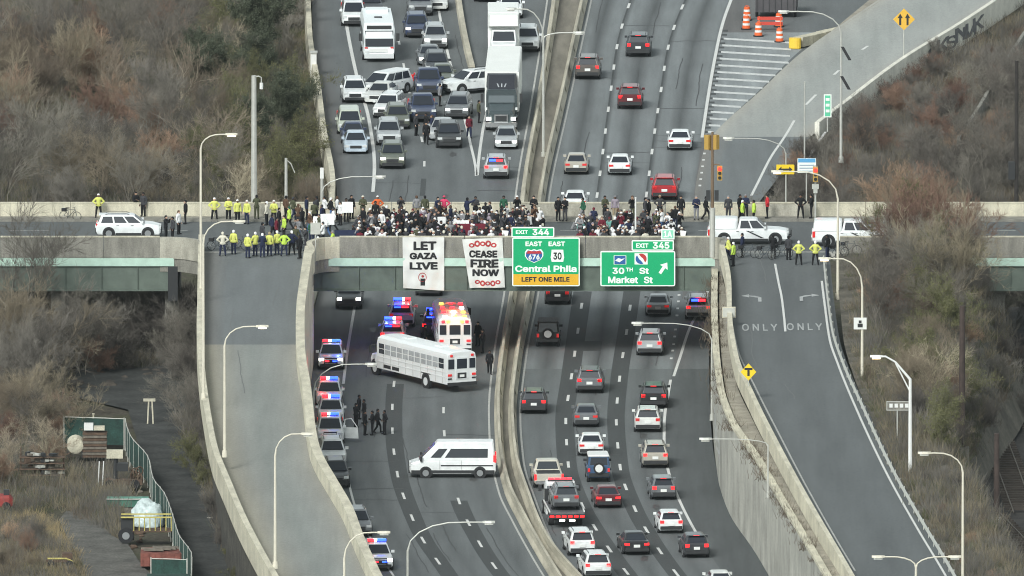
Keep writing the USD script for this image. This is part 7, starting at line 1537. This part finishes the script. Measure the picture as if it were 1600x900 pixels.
# ---------------------------------------------------------------- trees and brush
def tree_mats(name, bark, twig):
    out = []
    for n, c, tr in ((name+'_bark', bark, 0), (name+'_twigs', twig, 1)):
        out.append(usdkit.material(stage, '/World/Looks/'+n, {'oi': ('object_info', {}), 'mr': ('map_range', {'from_min': 0.0, 'from_max': 1.0, 'to_min': .62, 'to_max': 1.4}), 'mh': ('map_range', {'from_min': 0.0, 'from_max': 1.0, 'to_min': .485, 'to_max': .515}),
            'g': ('geometry', {}), 'n': ('noise_texture', {'scale': .55, 'detail': 3.0}), 'r': ('rgb_ramp', {'ramp': [(.3, tuple(x*.7 for x in c)), (.7, tuple(x*1.3 for x in c))]}), 'hv': ('hsv', {}), 'p': ('principled_bsdf', {'roughness': .9, 'specular_ior_level': .15})},
            [('g.position', 'n.vector'), ('n.fac', 'r.fac'), ('r.color', 'hv.color'), ('oi.random', 'mr.value'), ('mr.result', 'hv.value'), ('oi.random', 'mh.value'), ('mh.result', 'hv.hue'), ('hv.color', 'p.base_color')], surface='p.BSDF'))
    return out
# hsv's output is also called color
def seg_mesh(a, b, ra, rb):
    """Many three-sided tapered sticks at once."""
    d = b-a; L = np.linalg.norm(d, axis=1, keepdims=True)+1e-9; d = d/L
    ref = np.where(np.abs(d[:, 2:]) < .9, [[0, 0, 1.0]], [[1.0, 0, 0]]); u = np.cross(d, ref); u /= np.linalg.norm(u, axis=1, keepdims=True); w = np.cross(d, u)
    v = []
    for k in range(3):
        c, s = math.cos(k*2.0944), math.sin(k*2.0944); o = c*u+s*w; v.append(a+o*ra[:, None]); v.append(b+o*rb[:, None])
    v = np.stack(v, 1).reshape(-1, 3); n = np.arange(len(a))[:, None]*6
    f = np.concatenate([np.stack([n[:, 0]+x, n[:, 0]+y, n[:, 0]+z], 1) for x, y, z in ((0, 2, 3), (0, 3, 1), (2, 4, 5), (2, 5, 3), (4, 0, 1), (4, 1, 5))])
    return v, f
def grow(seed, H, stems, spread, counts, droop=0.0, gnarl=.28, thick=1.0):
    g = np.random.default_rng(seed)
    base = np.stack([g.normal(0, .18, stems), g.normal(0, .18, stems), np.zeros(stems)-.3], 1)
    ang = g.uniform(0, 2*math.pi, stems); tilt = g.uniform(.02, spread, stems)
    d = np.stack([np.sin(tilt)*np.cos(ang), np.sin(tilt)*np.sin(ang), np.cos(tilt)], 1)
    L = H*g.uniform(.42, .62, stems); r = (.035*H/3*thick)*g.uniform(.6, 1, stems)*.55
    levels = []; pos, dr, ln, rad = base, d, L, r
    for lv in range(len(counts)+1):
        n = 3 if lv < 3 else (2 if lv < len(counts) else 1)
        p, dd = pos.copy(), dr.copy(); pts = [p.copy()]; dirs = [dd.copy()]; A, B, RA, RB = [], [], [], []
        for k in range(n):
            q = p+dd*(ln/n)[:, None]; A.append(p); B.append(q); RA.append(rad*(1-.55*k/n)); RB.append(rad*(1-.55*(k+1)/n))
            dd = dd+g.normal(0, gnarl, dd.shape); dd[:, 2] += .10-droop*lv; dd /= np.linalg.norm(dd, axis=1, keepdims=True); p = q; pts.append(p.copy()); dirs.append(dd.copy())
        levels.append(seg_mesh(np.vstack(A), np.vstack(B), np.concatenate(RA), np.concatenate(RB)))
        if lv == len(counts): break
        c = counts[lv]; N = len(pos); t = g.uniform(.22, 1.0, (N, c)); t[:, 0] = 1.0; x = t*n; i = np.minimum(x.astype(int), n-1); fr = x-i
        P_, D_ = np.stack(pts, 1), np.stack(dirs, 1); rows = np.arange(N)[:, None]
        pos = (P_[rows, i]*(1-fr[..., None])+P_[rows, i+1]*fr[..., None]).reshape(-1, 3); bd = D_[rows, i].reshape(-1, 3)
        rv = g.normal(0, 1, bd.shape); rv -= bd*(rv*bd).sum(1, keepdims=True); rv /= np.linalg.norm(rv, axis=1, keepdims=True)
        a = g.uniform(.35, .95, len(bd))[:, None]; dr = bd*np.cos(a)+rv*np.sin(a); dr[:, 2] += .22-droop; dr /= np.linalg.norm(dr, axis=1, keepdims=True)
        ln = np.repeat(ln, c)*g.uniform(.38, .68, len(bd)); rad = np.maximum(np.repeat(rad, c)*.48, .0075)
    return levels
def leaf_mesh(levels, seed, n, size):
    """Small leaves along the outer twigs: folded quads."""
    g = np.random.default_rng(seed); v = np.vstack([levels[-1][0], levels[-2][0]]); c = v[g.integers(0, len(v), n)]+g.normal(0, .10, (n, 3))
    u = g.normal(0, 1, (n, 3)); u /= np.linalg.norm(u, axis=1, keepdims=True); w = np.cross(u, g.normal(0, 1, (n, 3))); w /= np.linalg.norm(w, axis=1, keepdims=True); s = size*g.uniform(.6, 1.3, (n, 1))
    q = np.stack([c-u*s, c+w*s*.5, c+u*s, c-w*s*.5], 1).reshape(-1, 3); i = np.arange(n)*4; return q, np.concatenate([np.stack([i, i+1, i+2], 1), np.stack([i, i+2, i+3], 1)])
KINDS = {   # name: (bark, twig colour, height, stems, spread, counts, leaves)
 'bare_tree':   ((.19, .17, .145), (.155, .140, .120), 8.0, 2, .35, (8, 7, 6, 6), 0),
 'tan_tree':    ((.24, .20, .155), (.205, .170, .125), 7.0, 4, .55, (7, 6, 6, 6), 0),
 'russet_bush': ((.17, .11, .08), (.228, .150, .110), 4.6, 7, .6, (6, 6, 6, 5), 0),
 'grey_bush':   ((.14, .125, .11), (.145, .131, .116), 4.6, 8, .7, (6, 6, 6, 5), 0),
 'olive_tree':  ((.13, .12, .085), (.145, .135, .092), 7.0, 3, .5, (7, 6, 6, 5), 9000),
 'ivy_tree':    ((.09, .09, .06), (.08, .085, .058), 7.5, 3, .3, (7, 6, 6, 3), 26000),
 'pale_tree':   ((.42, .36, .27), (.33, .28, .21), 6.0, 5, .6, (6, 5, 4, 4), 0)}
NAMES_T = {'bare_tree': 'bare grey-brown tree', 'tan_tree': 'bare tan-twigged tree', 'russet_bush': 'reddish brown bush', 'grey_bush': 'grey leafless bush', 'olive_tree': 'olive-green thin-leaved tree', 'ivy_tree': 'dark green ivy-covered tree', 'pale_tree': 'pale-limbed bare tree'}
proto, TM = {}, {}
for k_, (bk, tw, *_r) in KINDS.items(): TM[k_] = tree_mats(k_, bk, tw)
def tree(kind, x, y, z, s, label, group, var=0):
    key = (kind, var); nm = kind
    t = UsdGeom.Xform.Define(stage, numbered('/World', nm)); sz = s*rng.uniform(.85, 1.15)
    t.AddTranslateOp().Set(Gf.Vec3d(float(x), float(y), float(z))); t.AddRotateZOp().Set(rng.uniform(0, 360)); t.AddScaleOp().Set(Gf.Vec3f(s, s, sz)); t = t.GetPrim()
    tag(t, label, 'bush' if 'bush' in kind else 'tree', group)
    if key not in proto:
        bk, tw, H, st, sp_, cn, lv = KINDS[kind]; L = grow(11+97*var+len(kind), H, st, sp_, cn)
        obj('trunk', cat(L[:2]), TM[kind][0], t); obj('crown', cat(L[2:]), TM[kind][1], t)
        if lv: obj('foliage', leaf_mesh(L, 5+var, lv, .075), mat('%s_leaf' % kind, (.062, .073, .045) if kind == 'ivy_tree' else (.12, .12, .045), .7, var=.4, scale=1.5), t)
        proto[key] = t
    else: t.GetReferences().AddInternalReference(proto[key].GetPath()); t.SetInstanceable(True)
ORDS = 'first second third fourth fifth sixth seventh eighth ninth tenth eleventh twelfth thirteenth fourteenth fifteenth sixteenth seventeenth eighteenth nineteenth twentieth'.split()
def plant(items, where):
    """items: (x, y, z, kind, scale, variant); each gets its own wording by kind, depth and order from the left."""
    ys_ = np.array([q[1] for q in items]); lo, hi = np.quantile(ys_, 1/3), np.quantile(ys_, 2/3); cnt = {}
    for x, y, z, k, s, v in sorted(items, key=lambda q: q[0]):
        band = 'near' if y < lo else 'midway' if y < hi else 'far back'; n = cnt.get((k, band), 0); cnt[(k, band)] = n+1
        tree(k, x, y, z-.15, s, '%s %s from the left, %s, %s' % (ORDS[min(n, 19)], NAMES_T[k], band, where), '%s %s' % (NAMES_T[k].replace('bush', 'bushes').replace('tree', 'trees').replace('treess', 'trees'), where), v)
def scatter(pix, n, kinds, smin, smax, where, zf, gap=1.0, seed=1):
    """Places n trees on the ground inside an outline given as ground points of the photograph."""
    g = random.Random(seed); pl = Polygon([tuple(P(a, b, 0)[:2]) for a, b in pix]); x0, y0, x1, y1 = pl.bounds; put_, tries = [], 0
    while len(put_) < n and tries < 8000:
        tries += 1; x, y = g.uniform(x0, x1), g.uniform(y0, y1)
        if not pl.contains(Point(x, y)) or any(abs(x-a)*1.0 < gap*1.0 and abs(y-b) < gap*2.2 for a, b in put_): continue
        put_.append((x, y))
    plant([(x, y, zf(x, y), g.choice(kinds), g.uniform(smin, smax), g.randrange(2)) for x, y in put_], where)
woods = 'in the left thicket'
scatter([(-60, -40), (300, -40), (330, 120), (300, 385), (-60, 385)], 74, ['bare_tree']*4+['grey_bush']*3+['russet_bush']*2+['tan_tree']*2+['pale_tree'], .75, 1.1, woods, ZG, 1.5, 3)
scatter([(300, -40), (452, -40), (458, 110), (474, 220), (488, 385), (300, 385)], 50, ['olive_tree']*4+['ivy_tree']*2+['bare_tree']*3+['tan_tree']*3+['grey_bush']+['pale_tree']*2, .55, .85, 'along the edge wall', ZG, 1.4, 5)
for px, py, k, s, w in ((325, 285, 'pale_tree', 1.25, 'with fanned limbs left of the tall pale pole'), (372, 322, 'pale_tree', .8, 'low beside the tall pale pole'), (210, 345, 'pale_tree', .8, 'just above the far parapet at the left'), (335, 175, 'ivy_tree', .8, 'dark and round left of the tall pale pole top'), (400, 90, 'ivy_tree', .9, 'in the middle of the thicket near the cabinet'), (445, 190, 'ivy_tree', .75, 'beside the edge wall cabinet'), (130, 190, 'russet_bush', 1.4, 'glowing reddish amid the grey thicket')):
    q = P(px, py, .8); tree(k, q[0], q[1], ZG(q[0], q[1])-.1, s, '%s %s' % (NAMES_T[k], w), None, 0)
# below the left span and round the storage yard
scatter([(-40, 470), (300, 470), (305, 560), (120, 575), (-40, 640)], 30, ['grey_bush']*3+['bare_tree']*3+['russet_bush'], .6, .95, 'under the left span', ZG, 1.3, 7)
scatter([(-40, 600), (85, 600), (95, 720), (60, 740), (-40, 770)], 14, ['tan_tree']*2+['russet_bush']*2+['bare_tree'], .55, .85, 'by the scrap rack', ZG, 1.2, 8)
scatter([(-40, 800), (60, 800), (110, 860), (100, 930), (-40, 950)], 12, ['russet_bush', 'tan_tree', 'grey_bush'], .25, .5, 'on the lower left bank', ZG, 1.0, 9)
scatter([(300, 690), (332, 700), (352, 770), (395, 850), (440, 960), (380, 950), (340, 850), (310, 760)], 16, ['grey_bush', 'grey_bush', 'olive_tree'], .25, .42, 'at the left ramp foot', ZG, .7, 10)
scatter([(265, 560), (316, 560), (322, 640), (330, 690), (290, 690)], 8, ['grey_bush', 'bare_tree'], .45, .7, 'by the yard road', ZG, 1.0, 12)
for px, py, s in ((300, 745, .5), (20, 745, .75), (75, 730, .7)):
    q = P(px, py, -.4); tree('olive_tree' if px == 300 else 'pale_tree', q[0], q[1], -.5, s, {300: 'low mossy green shrub on the yard road verge', 20: 'pale bare tree leaning at the left edge above the red machine', 75: 'pale bare tree in front of the scrap rack'}[px], None, 1)
for px, py, s, k in ((48, 585, 1.55, 'bare_tree'), (12, 600, 1.4, 'tan_tree')):
    q = P(px, py, -.5); tree(k, q[0], q[1], -.6, s, {48: 'tall bare grey-brown tree rising in front of the left parapet', 12: 'tall bare tan-twigged tree at the left edge before the overpass'}[px], None, 1)
# right of the far ramp
def ZR(x, y):
    return ZG(x, y)
scatter([(1320, 205), (1400, 180), (1500, 148), (1600, 110), (1700, 80), (1700, 350), (1190, 350), (1240, 310), (1290, 245)], 66, ['grey_bush']*4+['russet_bush']*3+['bare_tree'], .5, .85, 'on the far ramp slope', ZR, 1.5, 13)
scatter([(1560, 140), (1640, 110), (1640, 330), (1500, 330)], 12, ['bare_tree', 'grey_bush'], .7, 1.0, 'by the black pole', ZR, 1.6, 14)
for px, py, k, s, w in ((1462, 335, 'pale_tree', .8, 'just beyond the right end of the far parapet'), (1400, 345, 'russet_bush', 1.3, 'with glowing twigs right beyond the far parapet end'), (1450, 350, 'russet_bush', 1.2, 'beside the pale tree beyond the overpass')):
    q = P(px, py, 1.0); tree(k, q[0], q[1], ZG(q[0], q[1])-.1, s, '%s %s' % (NAMES_T[k], w), None, 1)
# on the verge right of the ramp
def ZV(x, y):
    o = (x-float(RR(y)))/float(kf(y)); zz_ = zramp(y)
    return zz_+float(np.interp(o, [0, 1.6, 4.4, 5.4, 6.2, 7.2], [0, 0, -.15, -.7, -4, -7.4]))
def verge_trees(pix, n, kinds, smin, smax, where, gap, seed):
    g = random.Random(seed); pl = Polygon(pix); x0, y0, x1, y1 = pl.bounds; got = []
    for _ in range(4000):
        if len(got) >= n: break
        px, py = g.uniform(x0, x1), g.uniform(y0, y1)
        if not pl.contains(Point(px, py)) or any(abs(px-a) < gap*21 and abs(py-b) < gap*6 for a, b in got): continue
        got.append((px, py))
    it = []
    for px, py in got:
        q = P(px, py, 6.0); it.append((float(q[0]), float(q[1]), max(ZV(q[0], q[1]), -.6), g.choice(kinds), g.uniform(smin, smax), g.randrange(2)))
    plant(it, where)
verge_trees([(1395, 450), (1500, 425), (1520, 560), (1440, 600), (1365, 570), (1345, 520)], 26, ['bare_tree', 'tan_tree', 'grey_bush', 'russet_bush', 'olive_tree'], .55, .95, 'on the right verge', .9, 21)
verge_trees([(1375, 600), (1500, 560), (1510, 720), (1470, 740), (1420, 690)], 16, ['tan_tree', 'grey_bush', 'bare_tree', 'olive_tree'], .4, .75, 'by the braced lamp', .8, 22)
verge_trees([(1430, 760), (1490, 760), (1540, 880), (1560, 930), (1500, 920)], 12, ['grey_bush', 'russet_bush'], .16, .3, 'on the lower right verge', .6, 23)
for px, py, k, s, w in ((1440, 455, 'russet_bush', 1.6, 'tall at the right end of the second pickup'), (1490, 470, 'russet_bush', 1.7, 'largest before the right span'), (1470, 520, 'tan_tree', 1.1, 'tall right of the bus sign'), (1415, 432, 'tan_tree', .75, 'right of the second pickup with cap'), (1412, 470, 'russet_bush', 1.5, 'tall beside the right end of the overpass'), (1475, 520, 'bare_tree', 1.1, 'at the right span of the overpass'), (1452, 650, 'pale_tree', .95, 'with forked pale trunk left of the thick dark mast')):
    q = P(px, py, 6.0); tree(k, q[0], q[1], ZV(q[0], q[1])-.2, s, '%s %s' % (NAMES_T[k], w), None, 0)
scatter([(1540, 470), (1640, 460), (1640, 540), (1560, 540)], 8, ['grey_bush', 'bare_tree'], .5, .8, 'under the right span', ZG, 1.2, 24)
# bushes up against the outer side of the far ramp, and trees hiding the left supports
it = []
bg = random.Random(41)
for y in np.linspace(ylvl(300), ylvl(112), 26): it.append((float(FR(y))+bg.uniform(.7, 2.6), y+bg.uniform(-1, 1), float(bank_pt(1.5, y)) if y > ylvl(235) else -.5, bg.choice(['grey_bush', 'russet_bush', 'grey_bush']), bg.uniform(.34, .6), bg.randrange(2)))
for y in np.linspace(ylvl(112), 180, 16): it.append((float(FR(y))+bg.uniform(2.5, 5), y, float(bank_pt(3.5, y)), bg.choice(['grey_bush', 'russet_bush', 'grey_bush']), bg.uniform(.2, .34), bg.randrange(2)))
plant(it, 'against the far ramp')
it = []
for px, py, s in ((60, 620, 1.0), (100, 600, 1.1), (150, 575, 1.0), (200, 560, .9), (262, 566, 1.0), (290, 590, .9), (30, 640, .9), (130, 590, .9), (232, 560, .85)):
    q = P(px, py, -.6); it.append((q[0], q[1], -.55, 'bare_tree' if len(it) % 2 else 'grey_bush', s*(1 if len(it) % 2 else 1.3), len(it) % 2))
plant(it, 'before the left supports')
it = []
for y in np.linspace(yr0+6, YB0-8, 30):
    x = float(RR(y))+bg.uniform(5.4, 7.3)*float(kf(y)); it.append((x, y, max(ZV(x, y), -.6), bg.choice(['grey_bush', 'russet_bush', 'grey_bush']), bg.uniform(.2, .36) if y < float(P(1400, 720, 6.5)[1]) else bg.uniform(.4, .65), bg.randrange(2)))
plant(it, 'on the outer bank')
# undergrowth nobody could count
def tuft(seed, n, h):
    g = np.random.default_rng(seed); a = np.stack([g.normal(0, .30, n), g.normal(0, .30, n), np.zeros(n)-.05], 1); d = g.normal(0, .45, (n, 3)); d[:, 2] = 1; d /= np.linalg.norm(d, axis=1, keepdims=True)
    return seg_mesh(a, a+d*(h*g.uniform(.4, 1.1, n))[:, None], np.full(n, .014), np.full(n, .004))
def undergrowth(name, label, protos, pts, catg):
    pi = UsdGeom.PointInstancer.Define(stage, numbered('/World', name)); pr = pi.GetPrim(); tag(pr, label, catg, None, 'stuff'); pp = str(pr.GetPath()); UsdGeom.Scope.Define(stage, pp+'/kinds')
    for k, (m, mt) in enumerate(protos): put(f'{pp}/kinds/tuft_{k:03d}' if k else f'{pp}/kinds/tuft', arr(m), mt); pi.CreatePrototypesRel().AddTarget(f'{pp}/kinds/tuft_{k:03d}' if k else f'{pp}/kinds/tuft')
    n = len(pts); pi.CreatePositionsAttr(Vt.Vec3fArray.FromNumpy(np.asarray(pts, np.float32))); pi.CreateProtoIndicesAttr(Vt.IntArray.FromNumpy(nrg.integers(0, len(protos), n).astype(np.int32)))
    an = nrg.uniform(0, math.pi, n); pi.CreateOrientationsAttr(Vt.QuathArray([Gf.Quath(float(math.cos(a)), 0, 0, float(math.sin(a))) for a in an])); s = nrg.uniform(.6, 1.5, n).astype(np.float32); pi.CreateScalesAttr(Vt.Vec3fArray.FromNumpy(np.stack([s, s, s], 1)))
weeds = [(tuft(1, 40, .9), mat('weed_tan', (.20, .17, .115), .95, var=.35, scale=.4)), (tuft(2, 40, .7), mat('weed_brown', (.115, .09, .065), .95, var=.3, scale=.4)), (tuft(3, 46, .6), mat('weed_green', (.085, .09, .04), .95, var=.3, scale=.4)), (tuft(4, 36, 1.2), mat('weed_grey', (.13, .12, .105), .95, var=.3, scale=.4))]
def fill(pix, n, zf=ZG):
    pl = Polygon([tuple(P(a, b, 0)[:2]) for a, b in pix]); x0, y0, x1, y1 = pl.bounds; xy = nrg.uniform([x0, y0], [x1, y1], (n*4, 2)); import shapely
    xy = xy[shapely.contains_xy(pl, xy[:, 0], xy[:, 1])][:n]; z = zone(xy[:, 0], xy[:, 1]); return np.hstack([xy, z[:, None]])
undergrowth('undergrowth', 'brown and olive undergrowth covering the thicket floor left of the highway', weeds, fill([(-80, -60), (472, -60), (480, 110), (498, 220), (510, 390), (-80, 390)], 6000), 'undergrowth')
undergrowth('undergrowth', 'dry brown undergrowth on the slope right of the far ramp', [weeds[1], weeds[3], weeds[1], weeds[0]], fill([(1315, 190), (1420, 118), (1520, 60), (1700, -20), (1700, 340), (1180, 340), (1280, 240)], 4200), 'undergrowth')
undergrowth('weeds', 'dry weeds round the storage yard in the lower left', weeds, np.vstack([fill([(-60, 480), (300, 480), (310, 560), (110, 570), (100, 640), (100, 780), (20, 800), (110, 850), (130, 960), (-60, 960)], 2600), fill([(285, 640), (330, 640), (352, 770), (395, 850), (450, 960), (420, 960), (350, 830)], 700), fill([(110, 720), (200, 730), (190, 830), (110, 790)], 300)]), 'weeds')
vy = nrg.uniform(yr0, YB0-2, 2600); vo = nrg.uniform(.9, 6.6, 2600); undergrowth('weeds', 'dry weeds and litter on the verge right of the right ramp', [weeds[0], weeds[1], weeds[3], weeds[2]], [(float(RR(b))+a*float(kf(b)), b, ZV(float(RR(b))+a*float(kf(b)), b)-.05) for a, b in zip(vo, vy)], 'weeds')


byy = nrg.uniform(ylvl(235), 186, 1500); boo = nrg.uniform(.4, 7, 1500)
undergrowth('undergrowth', 'brown brush on the bank outside the far ramp', [weeds[1], weeds[3], weeds[0]], [(float(FR(b))+.3+a, b, float(bank_pt(a, b))-.05) for a, b in zip(boo, byy)], 'undergrowth')
golden = [(tuft(6, 44, .6), mat('weed_golden', (.30, .235, .13), .95, var=.3, scale=.4)), (tuft(7, 40, .5), mats['weed_tan'])]
undergrowth('weeds', 'golden dry grass on the bank in the lower left corner', golden, fill([(-60, 800), (70, 790), (115, 850), (140, 960), (-60, 960)], 1300), 'grass')
wy = nrg.uniform(yr0, YB0-6, 110); undergrowth('weeds', 'dry weeds growing along the top of the retaining wall', [weeds[1], weeds[1]], [(float(W(b))+nrg.uniform(.0, .25), b, LEDGE-.15) for b in wy if nrg.random() < .75], 'weeds')


# ---------------------------------------------------------------- thin winter haze
hz = usdkit.material(stage, '/World/Looks/haze', {'v': ('principled_volume', {'color': (.80, .90, .93), 'density': 0.000009, 'anisotropy': .2})}, [], volume='v.volume')
tag(obj('haze', box(-4200, 4200, -4200, 4200, -2.0, CAM[2]+6), hz), 'thin pale winter haze over the whole scene', 'haze', None, 'stuff')
